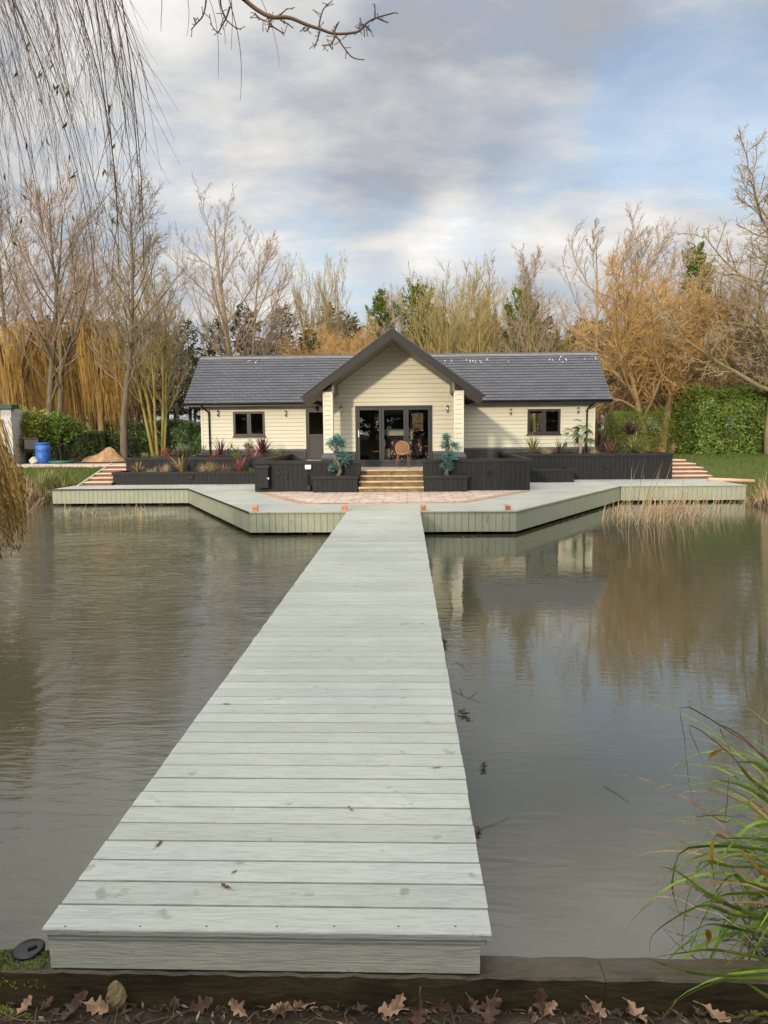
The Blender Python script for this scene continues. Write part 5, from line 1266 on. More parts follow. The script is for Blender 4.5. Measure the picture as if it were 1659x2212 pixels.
B = Blades(); rng = random.Random(14)
for k in range(330):
    px = min(max(rng.gauss(1440, 65), 1300), 1590); py = rng.uniform(1094, 1136) if k % 4 else rng.uniform(1100, 1118)
    q = onz(px, py, 0.0); tall = rng.random() < 0.10 and 1340 < px < 1480
    L = rng.uniform(1.3, 2.1) if tall else rng.uniform(0.25, 0.95)
    a = rng.gauss(0.1, 0.9); B.add(arc(rng, (q.x, q.y, -0.15), a, rng.gauss(1.38, 0.14), L, rng.uniform(0.0, 0.5) if k % 5 else rng.uniform(0.8, 2.2), 8, 0.1), rng.uniform(0.010, 0.020), (1, 0.2, 0), rng.choice([0, 0, 0, 1]))
for k in range(60):
    q = onz(rng.uniform(120, 340), rng.uniform(1105, 1125), 0); a = rng.uniform(0, 6.28); B.add(arc(rng, (q.x, q.y, -0.1), a, rng.gauss(1.3, 0.25), rng.uniform(0.2, 0.6), rng.uniform(0, 1.8), 8, 0.1), 0.012, (1, 0.2, 0), 0)
tag(link('reeds', B.mesh('reeds', [M['straw'], M['straw_red']])), kind='stuff')
t = thing('grass_clump', 'tall green grass clump on the lawn bank below the blue barrel', 'grass', (at(108, 1040, 25.6).x, 25.6, gh(at(108, 1040, 25.6).x, 25.6)))
B = Blades(); rng = random.Random(9); o_ = ORIGIN[t.name]
for k in range(8): rosette(B, rng, (o_[0] + rng.uniform(-0.55, 0.6), o_[1] + rng.uniform(-0.4, 0.4), o_[2] - 0.02), 34, rng.uniform(0.6, 1.0), (0.7, 1.55), (0.5, 2.0), 0.017, [0, 0, 1, 2])
link('foliage', B.mesh('foliage', [M['sedge'], M['grass'], M['straw']], o_), t)

# ------------------------------------------------------------------ planting in the beds
def plant(name, label, cat, px, Yd, z, fn, mats, group=None):
    x = at(px, 980, Yd).x; t = thing(name, label, cat, (x, Yd, z), group); B = Blades(); rng = random.Random(int(px * 7)); fn(B, rng, (x, Yd, z)); link('foliage', B.mesh('foliage', mats, (x, Yd, z)), t); return t
ros = lambda n, L, w=0.035, el=(0.25, 1.5), dr=(0.2, 0.9), mi=0, h=0.0: (lambda B, rng, b: rosette(B, rng, (b[0], b[1], b[2] + h), n, L, el, dr, w, mi))
tuft = lambda n, L, w=0.008, dr=(0.8, 2.0), mi=0: (lambda B, rng, b: [rosette(B, rng, (b[0] + rng.uniform(-.1, .1), b[1] + rng.uniform(-.06, .06), b[2]), n // 3, L, (0.6, 1.55), dr, w, mi) for _ in range(3)])
ZU, ZL, ZR = 1.40, 0.94, 1.44
GU, GL, GR = 'plants in the upper bed by the side door', 'plants in the lower bed by the mailbox', 'plants in the long bed by the red steps'
plant('grass_tuft', 'cream edged grass tuft at the lamp-post trunk end of the upper bed', 'grass', 313, 27.6, ZU, tuft(90, 0.32, 0.014, mi=[0, 1]), [M['silver_leaf'], M['lime_leaf']], GU)
plant('grass_tuft', 'cream edged grass tuft next to the orange cordyline in the upper bed', 'grass', 333, 27.5, ZU, tuft(80, 0.28, 0.014, mi=[0, 1]), [M['silver_leaf'], M['lime_leaf']], GU)
plant('cordyline', 'orange red upright cordyline between cream tufts and silver shrub, upper bed', 'cordyline', 357, 27.7, ZU, ros(24, 0.62, 0.035, (0.7, 1.55)), [M['cord_pink']], GU)
plant('cordyline', 'low dark red cordyline beside the silver shrub in the upper bed', 'cordyline', 383, 27.5, ZU, ros(36, 0.45), [M['cord_red']], GU)
plant('fan_palm', 'small green fan palm between silver shrub and downpipe in the upper bed', 'palm', 424, 27.8, ZU, lambda B, rng, b: [rosette(B, rng, (b[0] + dx, b[1], b[2] + h), 16, 0.34, (-0.2, 1.5), (0.1, 0.5), 0.03, 0) for dx, h in ((-.25, .3), (0, .42), (.3, .28), (.12, .2), (-.1, .22))], [M['palm_leaf']], GU)
plant('cordyline', 'buff pink drooping cordyline at the foot of the downpipe', 'cordyline', 460, 27.4, ZU, ros(40, 0.5, 0.03, (0.1, 1.3), (0.6, 1.6)), [M['cord_pink'], M['cord_buff']], GU)
plant('cordyline', 'tall thin dark red cordyline between downpipe and low fan palm', 'cordyline', 477, 28.1, ZU, ros(40, 0.78, 0.03, (0.35, 1.55), (0.1, 0.5), h=0.1), [M['cord_red']], GU)
plant('fan_palm', 'low dense green fan palm under the side window', 'palm', 501, 28.0, ZU, lambda B, rng, b: [rosette(B, rng, (b[0] + dx, b[1], b[2] + h), 15, 0.28, (-0.3, 1.5), (0.1, 0.4), 0.028, 0) for dx, h in ((-.2, .22), (0, .36), (.2, .26), (.08, .16), (-.08, .14))], [M['palm_leaf']], GU)
plant('grass_tuft', 'lime green grass tuft below the side window', 'grass', 514, 27.4, ZU, tuft(130, 0.33, 0.012), [M['lime_leaf']], GU)
plant('cordyline', 'pinkish leaning cordyline in front of the big red cordyline', 'cordyline', 548, 27.35, ZU, ros(26, 0.6, 0.035, (0.3, 1.3), (0.2, 0.8)), [M['cord_pink'], M['cord_buff']], GU)
plant('cordyline', 'biggest dark red cordyline at the door side of the side window', 'cordyline', 568, 28.0, ZU, ros(70, 0.82, 0.035, (0.1, 1.55), (0.05, 0.5), h=0.12), [M['cord_red']], GU)
plant('grass_tuft', 'spreading lime green grass below the wall light by the side door', 'grass', 600, 27.6, ZU, tuft(130, 0.42, 0.013, (0.9, 2.2)), [M['lime_leaf']], GU)
plant('phormium', 'yellow and red striped phormium nearest the left timber steps', 'phormium', 296, 26.3, ZL, ros(46, 0.5, 0.035, (0.2, 1.5), (0.2, 0.9), [0, 0, 1]), [M['cord_buff'], M['cord_red']], GL)
plant('grass_tuft', 'small buff grass beside the yellow phormium', 'grass', 325, 26.3, ZL, tuft(60, 0.26), [M['straw']], GL)
plant('grass_tuft', 'straw coloured feathery grass in the gap before the tall striped cordyline', 'grass', 354, 26.4, ZL, tuft(130, 0.42, 0.007), [M['straw']], GL)
plant('phormium', 'tall cream and pink striped phormium with wide spread blades, lower bed', 'phormium', 391, 26.4, ZL, ros(20, 0.85, 0.05, (0.75, 1.5), (0.05, 0.5), [0, 0, 1]), [M['cord_buff'], M['cord_pink']], GL)
plant('grass_tuft', 'fine straw grass on the striped phormium side of the lower bed', 'grass', 440, 26.3, ZL, tuft(150, 0.42, 0.007), [M['straw']], GL)
plant('grass_tuft', 'olive straw grass next to the fine straw grass in the lower bed', 'grass', 458, 26.4, ZL, tuft(150, 0.5, 0.008, (0.5, 1.6), [0, 1]), [M['straw'], M['lime_leaf']], GL)
plant('grass_tuft', 'low sprawling rusty brown grass in the lower bed', 'grass', 484, 26.2, ZL, tuft(150, 0.42, 0.008, (1.6, 2.6)), [M['straw_red']], GL)
plant('phormium', 'bright pink red phormium closest to the mailbox in the lower bed', 'phormium', 517, 26.4, ZL, ros(24, 0.68, 0.045, (0.4, 1.5), (0.1, 0.7)), [M['cord_pink']], GL)
plant('grass_tuft', 'yellowish tuft in the corner behind the mailbox parapet', 'grass', 545, 26.3, ZL, tuft(90, 0.22, 0.011), [M['lime_leaf']], GL)
plant('cordyline', 'green cordyline below the far window on the palm side of the house', 'cordyline', 1151, 27.8, ZR, ros(56, 0.74, 0.035, (0.1, 1.5), (0.2, 0.9), [0, 0, 1], h=0.1), [M['cord_green'], M['cord_buff']], GR)
plant('grass_tuft', 'soft buff grass between green and plum cordylines in the long bed', 'grass', 1179, 27.7, ZR, tuft(170, 0.36, 0.007), [M['straw']], GR)
plant('cordyline', 'sparse plum cordyline between buff grass and the small palm', 'cordyline', 1208, 27.9, ZR, ros(18, 0.75, 0.03, (0.3, 1.45), (0.1, 0.5)), [M['cord_plum']], GR)
plant('grass_tuft', 'straw tuft at the corner of the house in the long bed', 'grass', 1280, 27.6, ZR, tuft(120, 0.30, 0.008), [M['straw']], GR)
plant('cordyline', 'plum and buff cordyline between house corner and dark plum cordyline', 'cordyline', 1319, 27.8, ZR, ros(46, 0.68, 0.03, (0.15, 1.5), (0.1, 0.6), [0, 1]), [M['cord_plum'], M['cord_pink']], GR)
pt = plant('cordyline', 'tallest dark plum cordyline on a stem, before the hedge', 'cordyline', 1359, 28.6, ZR, ros(90, 0.62, 0.04, (-0.2, 1.55), (0.05, 0.5), h=0.72), [M['cord_plum']], GR)
mb = MB(); o_ = ORIGIN[pt.name]; mb.tube([(o_[0], o_[1], o_[2] - 0.05), (o_[0] + 0.02, o_[1], o_[2] + 0.4), (o_[0], o_[1], o_[2] + 0.74)], [0.05, 0.04, 0.035], 8); mb.build('stem', M['bark_dark'], pt, True)
plant('cordyline', 'green and cream cordyline in front of the tall plum one', 'cordyline', 1369, 27.8, ZR, ros(70, 0.85, 0.035, (0.1, 1.5), (0.1, 0.8), [0, 0, 1], h=0.08), [M['cord_green'], M['cord_buff']], GR)
plant('phormium', 'low pinkish phormium at the end of the long bed by the red steps', 'phormium', 1419, 27.6, ZR, ros(40, 0.32, 0.03, (0.1, 1.3), (0.4, 1.2)), [M['cord_pink']], GR)
x = at(1253, 980, 28.0).x; pm = thing('palm', 'small two headed palm in front of the downpipe at the house corner', 'palm', (x, 28.0, ZR), GR)
mb = MB(); mb.tube([(x, 28, ZR - 0.05), (x + 0.02, 28, ZR + 0.3), (x - 0.05, 28, ZR + 0.62)], [0.06, 0.055, 0.045], 8); mb.build('trunk', M['straw'], pm, True)
mb = MB(); mb.tube([(x + 0.16, 28, ZR - 0.05), (x + 0.2, 28, ZR + 0.45), (x + 0.26, 28, ZR + 0.85)], [0.04, 0.035, 0.03], 8); mb.build('trunk', M['bark_dark'], pm, True)
B = Blades(); rng = random.Random(4)
for cx_, cz_, nf in ((x - 0.05, ZR + 0.62, 13), (x + 0.26, ZR + 0.85, 9)):
    for k in range(nf):
        a = rng.uniform(0, 6.28); e = rng.uniform(-0.1, 1.3); st = arc(rng, (cx_, 28, cz_), a, e, rng.uniform(0.28, 0.5), 0.5, 5)
        B.add(st + [st[-1]] * 3, 0.012, (-math.sin(a), math.cos(a), 0), 0)
        for j in range(15):
            f = a + (j - 7) * 0.16; B.add(arc(rng, st[-1], f, e - 0.5 - abs(j - 7) * 0.05, 0.36, 1.0, 8), 0.024, (-math.sin(f), math.cos(f), 0), 0)
link('foliage', B.mesh('foliage', [M['palm_leaf']], ORIGIN[pm.name]), pm)
def leaf_cloud(rng, blobs, n, L, up=0.2, w=0.4):  # leaves near the surface of soft ellipsoids
    C, A, B_ = [], [], []
    vol = [r[0] * r[1] + r[1] * r[2] + r[0] * r[2] for _, r in blobs]
    for k in range(n):
        c, r = rng.choices(blobs, vol)[0]
        while True:
            d = Vector((rng.gauss(0, 1), rng.gauss(0, 1), rng.gauss(0, 1)))
            if d.length > 0.01: break
        d.normalize(); s_ = rng.uniform(0.45, 1.06)
        C.append((c[0] + d.x * r[0] * s_, c[1] + d.y * r[1] * s_, c[2] + d.z * r[2] * s_))
        v = (d + Vector((rng.gauss(0, .6), rng.gauss(0, .6), rng.gauss(0, .6) + up))).normalized(); b = v.cross(Vector((rng.gauss(0, 1), rng.gauss(0, 1), rng.gauss(0, 1)))).normalized()
        l = L * rng.uniform(0.6, 1.2); A.append(tuple(v * l / 2)); B_.append(tuple(b * l * w / 2))
    return C, A, B_
def shrub(name, label, cat, px, py, Yd, z0, r, n, L, mat, group, w=0.4):
    c = at(px, py, Yd); t = thing(name, label, cat, (c.x, Yd, z0), group); rng = random.Random(px)
    bl = [((rng.uniform(-.5, .5) * r[0], rng.uniform(-.5, .5) * r[1], c.z - z0 + rng.uniform(-.45, .45) * r[2]), tuple(v * rng.uniform(0.4, 0.65) for v in r)) for _ in range(7)]
    link('foliage', quads_mesh('foliage', *leaf_cloud(rng, bl, n, L, w=w), mat, 0.3), t)
    tb = Tubes()
    for k in range(14):
        e = rng.choice(bl)[0]; e = (e[0] + rng.uniform(-.6, .6) * r[0] * .6, e[1], e[2] + rng.uniform(-.3, .5) * r[2]); tb.add([(e[0] * .05, e[1] * .05, -0.03), (e[0] * .5, e[1] * .5, e[2] * .5 + .03), e], [0.012, 0.009, 0.004], 5)
    link('stem', tb.mesh('stem', M['bark_dark']), t)
    return t
shrub('shrub', 'rounded silver grey shrub in the upper bed against the house corner', 'shrub', 399, 973, 27.9, ZU, (0.42, 0.35, 0.32), 1500, 0.055, M['silver_leaf'], GU)
shrub('shrub', 'purplish grey wiry shrub beside the biggest red cordyline', 'shrub', 537, 965, 28.1, ZU, (0.28, 0.25, 0.30), 700, 0.05, M['cord_plum'], GU)

# teal bonsai trees
def bonsai(label, px, trunk, pads, seed):
    Yb = 22.2; pt_ = lambda x, y, dy=0.0: at((1150 + x * 0.4822) * 0.5486, (1650 + y * 0.4822) * 0.5486, Yb + dy)
    b = pt_(*trunk[0]); t = thing('bonsai_tree', label, 'bonsai', (b.x, Yb, 0.98)); rng = random.Random(seed)
    tb = Tubes()
    for s in range(4):
        P_ = []
        for k, (x, y) in enumerate(trunk):
            v = pt_(x, y); ph = s * 1.57 + k * 1.5; rad = 0.035 * (1 - k / len(trunk)) + 0.006
            P_.append((v.x - b.x + math.cos(ph) * rad * (1.6 if k == 0 else 1), math.sin(ph) * rad, v.z - 0.98))
        P_ = smooth(P_, 14); tb.add(P_, list(np.linspace(0.022, 0.007, 14)), 6)
    for (x0, x1, y0, y1) in pads:
        c = pt_((x0 + x1) / 2, (y0 + y1) / 2)
        for k in range(7):
            j = rng.randrange(2, len(trunk)); v = pt_(*trunk[j]); tb.add([(v.x - b.x, 0, v.z - 0.98), ((v.x + c.x) / 2 - b.x + rng.uniform(-.04, .04), rng.uniform(-.05, .05), (v.z + c.z) / 2 - 0.98), (c.x - b.x + rng.uniform(-.8, .8) * (x1 - x0) * 0.0019, rng.uniform(-.1, .1), c.z - 0.98 + rng.uniform(-.05, .05))], [0.010, 0.007, 0.004], 5)
    link('trunk', tb.mesh('trunk', M['grey_trunk']), t)
    C, A, B_ = [], [], []
    for (x0, x1, y0, y1) in pads:
        p, q = pt_(x0, y1), pt_(x1, y0); cx_, cz_, rx, rz = (p.x + q.x) / 2, (p.z + q.z) / 2, (q.x - p.x) / 2, (q.z - p.z) / 2
        n = int(105 * (rx * rz) / 0.05) + 34
        for k in range(n):                       # sprays of pointed leaflets
            d = Vector((rng.gauss(0, 1), rng.gauss(0, 1), rng.gauss(0, 1))).normalized() * rng.uniform(0.2, 0.86)
            base = Vector((cx_ - b.x + d.x * rx, d.y * rx * 0.8, cz_ - 0.98 + d.z * rz)); out = (Vector((d.x, d.y, d.z * 0.5 + 0.25)) + Vector((rng.gauss(0, .5), rng.gauss(0, .5), rng.gauss(0, .35)))).normalized(); sd_ = out.cross(Vector((0, 0, 1))).normalized()
            for m_ in range(9):
                u = m_ / 8; s = (-1) ** m_; v = (out * 0.7 + sd_ * s * 0.8 * (1 - u * 0.6) + Vector((0, 0, -0.15))).normalized(); l = rng.uniform(0.04, 0.07)
                c = base + out * (u * 0.07) + v * l / 2; C.append(tuple(c)); A.append(tuple(v * l / 2)); B_.append(tuple(v.cross(Vector((rng.gauss(0, .3), rng.gauss(0, .3), 1))).normalized() * 0.011))
    link('foliage', quads_mesh('foliage', C, A, B_, M['teal_leaf'], 0.3), t); return t
bonsai('round headed teal bonsai with twisted trunk in the box planter by the mailbox parapet', 727, [(372, 470), (392, 430), (385, 380), (365, 340), (350, 280), (362, 225), (368, 170)], [(280, 365, 160, 250), (340, 455, 145, 250), (320, 420, 125, 200), (340, 440, 245, 330), (380, 478, 280, 372), (300, 400, 365, 425)], 1)
bonsai('pointed teal bonsai with braided trunk in the box planter on the reed bed side', 965, [(1265, 470), (1262, 430), (1275, 390), (1265, 340), (1272, 280), (1280, 220), (1258, 150)], [(1225, 1300, 115, 190), (1208, 1290, 180, 255), (1290, 1360, 195, 245), (1225, 1375, 265, 345), (1212, 1300, 300, 350), (1203, 1320, 345, 428)], 2)
print('PART beds ok')

# ------------------------------------------------------------------ hedges and shrubs
def hedge_leaves(rng, x0, x1, y0, y1, z0, z1, n, L, w, bulge=0.18):
    C, A, B_ = [], [], []
    aF, aT, aS = (x1 - x0) * (z1 - z0), (x1 - x0) * (y1 - y0), (y1 - y0) * (z1 - z0)
    ph = [rng.uniform(0, 6) for _ in range(6)]
    for k in range(n):
        f = rng.choices('FTLR', (aF * 1.1, aT * 0.8, aS * 0.7, aS * 0.7))[0]
        x, y, z = rng.uniform(x0, x1), rng.uniform(y0, y1), z0 + (z1 - z0) * rng.random() ** 0.9
        dep = rng.random() ** 2 * 0.45
        bmp = bulge * (math.sin(x * 1.9 + ph[0]) + math.sin(z * 2.7 + ph[1] + x) + 0.6 * math.sin(x * 5.1 + z * 4.3 + ph[2])) * 0.5
        rnd = 0.35 * max(0, (z - z0) / (z1 - z0) - 0.72) / 0.28
        if f == 'F': y = y0 + dep - bmp + rnd; nrm = Vector((0, -1, 0.25))
        elif f == 'T': z = z1 - dep + bmp * 0.9 + rng.random() ** 3 * 0.15; nrm = Vector((0, -0.2, 1))
        elif f == 'L': x = x0 + dep - bmp + rnd; nrm = Vector((-1, 0, 0.25))
        else: x = x1 - dep + bmp - rnd; nrm = Vector((1, 0, 0.25))
        v = Vector((rng.gauss(0, 1), rng.gauss(0, 1), rng.gauss(-0.25, 0.7))); nn = (nrm + Vector((rng.gauss(0, .5), rng.gauss(0, .5), rng.gauss(0, .5)))).normalized()
        v = (v - v.dot(nn) * nn * 0.75).normalized(); b = nn.cross(v).normalized(); l = L * rng.uniform(0.6, 1.2)
        C.append((x, y, z)); A.append(tuple(v * l / 2)); B_.append(tuple(b * l * w / 2))
    return C, A, B_
def hedge(name, label, x0, x1, y0, y1, z0, z1, n, L, w, mat, seed, bulge=0.18):
    t = thing(name, label, 'hedge', ((x0 + x1) / 2, (y0 + y1) / 2, z0)); o = ORIGIN[t.name]; rng = random.Random(seed)
    C, A, B_ = hedge_leaves(rng, x0 - o[0], x1 - o[0], y0 - o[1], y1 - o[1], 0.03, z1 - z0, n, L, w, bulge)
    link('foliage', quads_mesh('foliage', C, A, B_, mat, 0.35), t)
    tb = Tubes()
    for k in range(int((x1 - x0) * 9)):
        x, y = rng.uniform(x0 + .3, x1 - .3) - o[0], rng.uniform(y0 + .35, y1 - .35) - o[1]; h = (z1 - z0) * rng.uniform(0.75, 0.93)
        tb.add([(x, y, -0.1), (x + rng.uniform(-.15, .15), y, h * .5), (x + rng.uniform(-.4, .4), y + rng.uniform(-.2, .2), h)], [0.03, 0.022, 0.008], 5)
    link('branch', tb.mesh('branch', M['bark_dark']), t); return t
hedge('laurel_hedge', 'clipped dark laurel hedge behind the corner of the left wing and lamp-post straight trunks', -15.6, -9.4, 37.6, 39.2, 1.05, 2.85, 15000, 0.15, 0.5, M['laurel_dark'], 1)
hedge('laurel_hedge', 'tall glossy bright green laurel hedge above the sloping lawn', 13.7, 24.0, 35.6, 38.6, 0.95, 4.15, 30000, 0.17, 0.5, M['laurel'], 2, 0.3)
hedge('privet_hedge', 'soft fine leaved yellow green hedge between the house and the glossy laurel', 10.6, 14.2, 38.2, 40.2, 1.0, 3.25, 16000, 0.08, 0.5, M['privet'], 3, 0.3)
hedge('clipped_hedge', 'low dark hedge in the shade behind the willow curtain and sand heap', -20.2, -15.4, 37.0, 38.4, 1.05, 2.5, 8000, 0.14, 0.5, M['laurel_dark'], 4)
def bigshrub(label, px0, px1, py0, py1, Yd, n, L, mat, seed):
    p, q = at(px0, py1, Yd), at(px1, py0, Yd); c = ((p.x + q.x) / 2, Yd, 1.1); rng = random.Random(seed)
    t = thing('laurel_shrub', label, 'shrub', c); rx, hz = (q.x - p.x) / 2, q.z - 1.1
    bl = [((rng.uniform(-.75, .75) * rx, rng.uniform(-.5, .5), hz * rng.uniform(.25, .82)), (rng.uniform(.35, .6), rng.uniform(.35, .5), rng.uniform(.3, .45))) for _ in range(16)]
    link('foliage', quads_mesh('foliage', *leaf_cloud(rng, bl, n, L, 0.1, 0.45), mat, 0.35), t)
    tb = Tubes()
    for b_, _ in bl: tb.add([(b_[0] * .3, b_[1] * .3, -.05), (b_[0] * .7, b_[1] * .7, b_[2] * .5), b_], [0.03, 0.02, 0.008], 5)
    link('stem', tb.mesh('stem', M['bark_dark']), t)
bigshrub('loose yellow green laurel shrub behind the white shed corner and blue barrel', 36, 105, 862, 985, 32.6, 4200, 0.17, M['laurel_yellow'], 5)
bigshrub('darker laurel shrub between the yellow green one and the willow curtain', 98, 162, 880, 990, 33.0, 3600, 0.16, M['laurel'], 6)

# ------------------------------------------------------------------ trees
def grow(T, rng, p, d, L, r, lvl, cfg):
    c = cfg[lvl]; n = c['seg']; pts = [p]; rad = [r]; tip = max(r * c.get('tip', 0.3), c.get('rmin', 0.004)); step = L / n
    up, wx, wo = c.get('up', 0.0), c.get('wx', 0.0), c['wob']
    dirs = []
    for i in range(n):
        dx, dy, dz = d[0] + rng.gauss(0, wo) + wx, d[1] + rng.gauss(0, wo), d[2] + rng.gauss(0, wo) + up
        m = math.sqrt(dx * dx + dy * dy + dz * dz) + 1e-9; d = (dx / m, dy / m, dz / m); dirs.append(d)
        p = (p[0] + d[0] * step, p[1] + d[1] * step, p[2] + d[2] * step)
        pts.append(p); rad.append(r + (tip - r) * ((i + 1) / n) ** c.get('tp', 1.0))
    T[c['part']].add(pts, rad, c['sides'])
    if lvl + 1 >= len(cfg): return
    x = cfg[lvl + 1]; cnt = max(1, int(x['n'] * rng.uniform(0.75, 1.25))); az = rng.uniform(0, 6.28)
    for k in range(cnt):
        t = x['t0'] + (x.get('t1', 0.98) - x['t0']) * (k + rng.random()) / cnt
        f = t * n; i = min(int(f), n - 1); f -= i
        q = tuple(pts[i][j] + (pts[i + 1][j] - pts[i][j]) * f for j in range(3)); pd = dirs[i]
        az += 2.4 + rng.uniform(-0.5, 0.5); an = rng.gauss(x['ang'], x.get('asd', 0.15))
        if abs(pd[2]) < 0.9: a = Vector((-pd[1], pd[0], 0)).normalized()
        else: a = Vector((1, 0, 0))
        D = Vector(pd); b = D.cross(a).normalized(); a = b.cross(D)
        nd = D * math.cos(an) + (a * math.cos(az) + b * math.sin(az)) * math.sin(an)
        nl = L * x['ratio'] * (1 - x.get('fall', 0.5) * t) * rng.uniform(0.7, 1.2)
        if 'len' in x: nl = rng.uniform(*x['len'])
        rr = rad[i] + (rad[i + 1] - rad[i]) * f
        nr = max(min(rr * x.get('rr', 0.55), rr * 0.9), x.get('rmin', 0.004))
        grow(T, rng, q, (nd.x, nd.y, nd.z), nl, nr, lvl + 1, cfg)
def lv(part, seg, wob, sides, n=0, t0=0.2, ang=0.7, ratio=0.5, **k): return dict(part=part, seg=seg, wob=wob, sides=sides, n=n, t0=t0, ang=ang, ratio=ratio, **k)
def make_tree(name, label, cat, loc, cfg, seed, starts, trunk_mat, crown_mat, group=None):
    T = {'trunk': Tubes(), 'crown': Tubes()}; rng = random.Random(seed)
    for (d, L, r, off) in starts: grow(T, rng, (off[0], off[1], -0.15), d, L, r, 0, cfg)
    t = thing(name, label, cat, loc, group)
    link('trunk', T['trunk'].mesh('trunk', trunk_mat), t); link('crown', T['crown'].mesh('crown', crown_mat), t)
    return t
def again(src, label, loc, s=1.0, rz=0.0, sx=None, group=None):
    c = copy_tree(src); c.location = loc; c.scale = (sx or s, sx or s, s); c.rotation_euler = (0, 0, rz); c['label'] = label
    if group: c['group'] = group
    return c
def gz(x, y): return gh(x, y)
FINE = 0.006
ASH = [lv('trunk', 12, 0.035, 9, tip=0.10, up=0.02), lv('trunk', 7, 0.07, 6, 24, 0.27, 0.66, 0.40, fall=0.62, up=0.11, rr=0.42, tip=0.25),
       lv('crown', 5, 0.10, 4, 9, 0.2, 0.6, 0.46, fall=0.4, up=0.08, rr=0.5, rmin=0.012), lv('crown', 4, 0.13, 3, 7, 0.15, 0.6, 0.48, fall=0.3, up=0.07, rr=0.5, rmin=FINE), lv('crown', 2, 0.15, 3, 5, 0.15, 0.55, 0.5, fall=0.3, up=0.05, rr=0.6, rmin=FINE * 0.8)]
UP = (0, 0, 1)
SHAPE = [dict(c) for c in ASH]
G_B = 'bare trees round the bungalow'
def X(px, Y): return at(px, 929, Y).x
x = X(265, 33); ash1 = make_tree('bare_tree', 'tall slim bare tree with straight clear trunk standing beside the sand heap', 'tree', (x, 33, gz(x, 33)), ASH, 3, [((0.0, 0, 1), 11.4, 0.17, (0, 0))], M['bark_grey'], M['twig_grey'], G_B)
BIG = [lv('trunk', 12, 0.03, 9, tip=0.12, up=0.02), lv('trunk', 8, 0.06, 6, 19, 0.22, 0.72, 0.60, fall=0.66, up=0.075, rr=0.42, tip=0.2),
       lv('crown', 6, 0.08, 4, 9, 0.2, 0.6, 0.42, fall=0.45, up=0.09, wx=0.02, rr=0.5, rmin=0.012), lv('crown', 4, 0.11, 3, 7, 0.15, 0.55, 0.46, fall=0.3, up=0.08, wx=0.03, rr=0.5, rmin=0.008), lv('crown', 2, 0.12, 3, 3, 0.15, 0.5, 0.5, fall=0.3, up=0.06, wx=0.04, rr=0.6, rmin=0.0055)]
x = X(515, 47); big1 = make_tree('bare_tree', 'large spreading bare tree rising behind the side window wing of the roof', 'tree', (x, 47, gz(x, 47)), BIG, 5, [((0.02, 0, 1), 14.6, 0.30, (0, 0)), ((0.2, 0.05, 1), 12.5, 0.2, (0.15, 0))], M['bark_pale'], M['twig_pink'], G_B)
x = X(105, 37); big2 = make_tree('bare_tree', 'tall twin trunked bare tree behind the hanging willow strands', 'tree', (x, 37, gz(x, 37)), BIG, 8, [((0.03, 0, 1), 12.6, 0.20, (-0.15, 0)), ((0.08, 0, 1), 12.0, 0.17, (0.3, 0.1))], M['bark_grey'], M['twig_pink'], G_B)
MULTI = [lv('trunk', 9, 0.05, 7, tip=0.15, up=0.045), lv('trunk', 6, 0.08, 5, 11, 0.22, 0.50, 0.38, fall=0.5, up=0.12, rr=0.5, tip=0.3),
         lv('crown', 5, 0.09, 4, 8, 0.15, 0.5, 0.46, fall=0.35, up=0.10, rr=0.5, rmin=0.012), lv('crown', 3, 0.12, 3, 5, 0.1, 0.5, 0.5, fall=0.3, up=0.09, rr=0.6, rmin=0.007), lv('crown', 2, 0.12, 3, 2, 0.1, 0.45, 0.55, up=0.06, rr=0.6, rmin=0.006)]
def fan(n, lo, hi, L, r, seed):
    rg = random.Random(seed); out = []
    for k in range(n):
        a = k * 2.4 + rg.uniform(-.3, .3); e = rg.uniform(lo, hi); out.append(((math.cos(a) * e, math.sin(a) * e * 0.7, 1), L * rg.uniform(0.8, 1.05), r * rg.uniform(0.7, 1.1), (math.cos(a) * 0.25, math.sin(a) * 0.25)))
    return out
x = X(340, 37); mul1 = make_tree('bare_tree', 'yellow green barked tree with several trunks next to the end of the roof', 'tree', (x, 37, gz(x, 37)), MULTI, 12, fan(5, 0.03, 0.17, 9.4, 0.11, 2), M['bark_yellow'], M['twig_olive'], G_B)
x = X(1000, 43); mul2 = make_tree('coppiced_tree', 'fan of yellow green stems rising behind the slate roof beside the gable', 'tree', (x, 43, gz(x, 43)), MULTI, 15, fan(13, 0.08, 0.42, 9.3, 0.10, 3), M['bark_yellow'], M['twig_olive'], G_B)
x = X(1157, 41); bir = make_tree('bare_tree', 'slender pale birch like tree before the dark conifer behind the roof', 'tree', (x, 41, gz(x, 41)), ASH, 17, [((0.02, 0, 1), 9.6, 0.11, (0, 0))], M['bark_yellow'], M['twig_pink'], G_B)
LEAN = [lv('trunk', 10, 0.04, 8, tip=0.15, up=0.03), lv('trunk', 7, 0.07, 5, 17, 0.22, 0.74, 0.58, fall=0.6, up=0.075, wx=0.045, rr=0.42, tip=0.25),
        lv('crown', 5, 0.09, 4, 10, 0.15, 0.55, 0.44, fall=0.4, up=0.08, wx=0.06, rr=0.5, rmin=0.014), lv('crown', 4, 0.11, 3, 8, 0.1, 0.5, 0.48, fall=0.3, up=0.07, wx=0.06, rr=0.5, rmin=0.008), lv('crown', 2, 0.1, 3, 3, 0.1, 0.45, 0.5, up=0.05, wx=0.06, rr=0.6, rmin=0.006)]
x = X(1285, 45); lean = make_tree('bare_tree', 'reddish twigged wind blown tree at the far end of the slate roof', 'tree', (x, 45, gz(x, 45)), LEAN, 21, [((0.0, 0, 1), 11.8, 0.20, (0, 0)), ((0.25, 0, 1), 11.5, 0.18, (0.3, 0))], M['bark_pale'], M['twig_pink'], G_B)
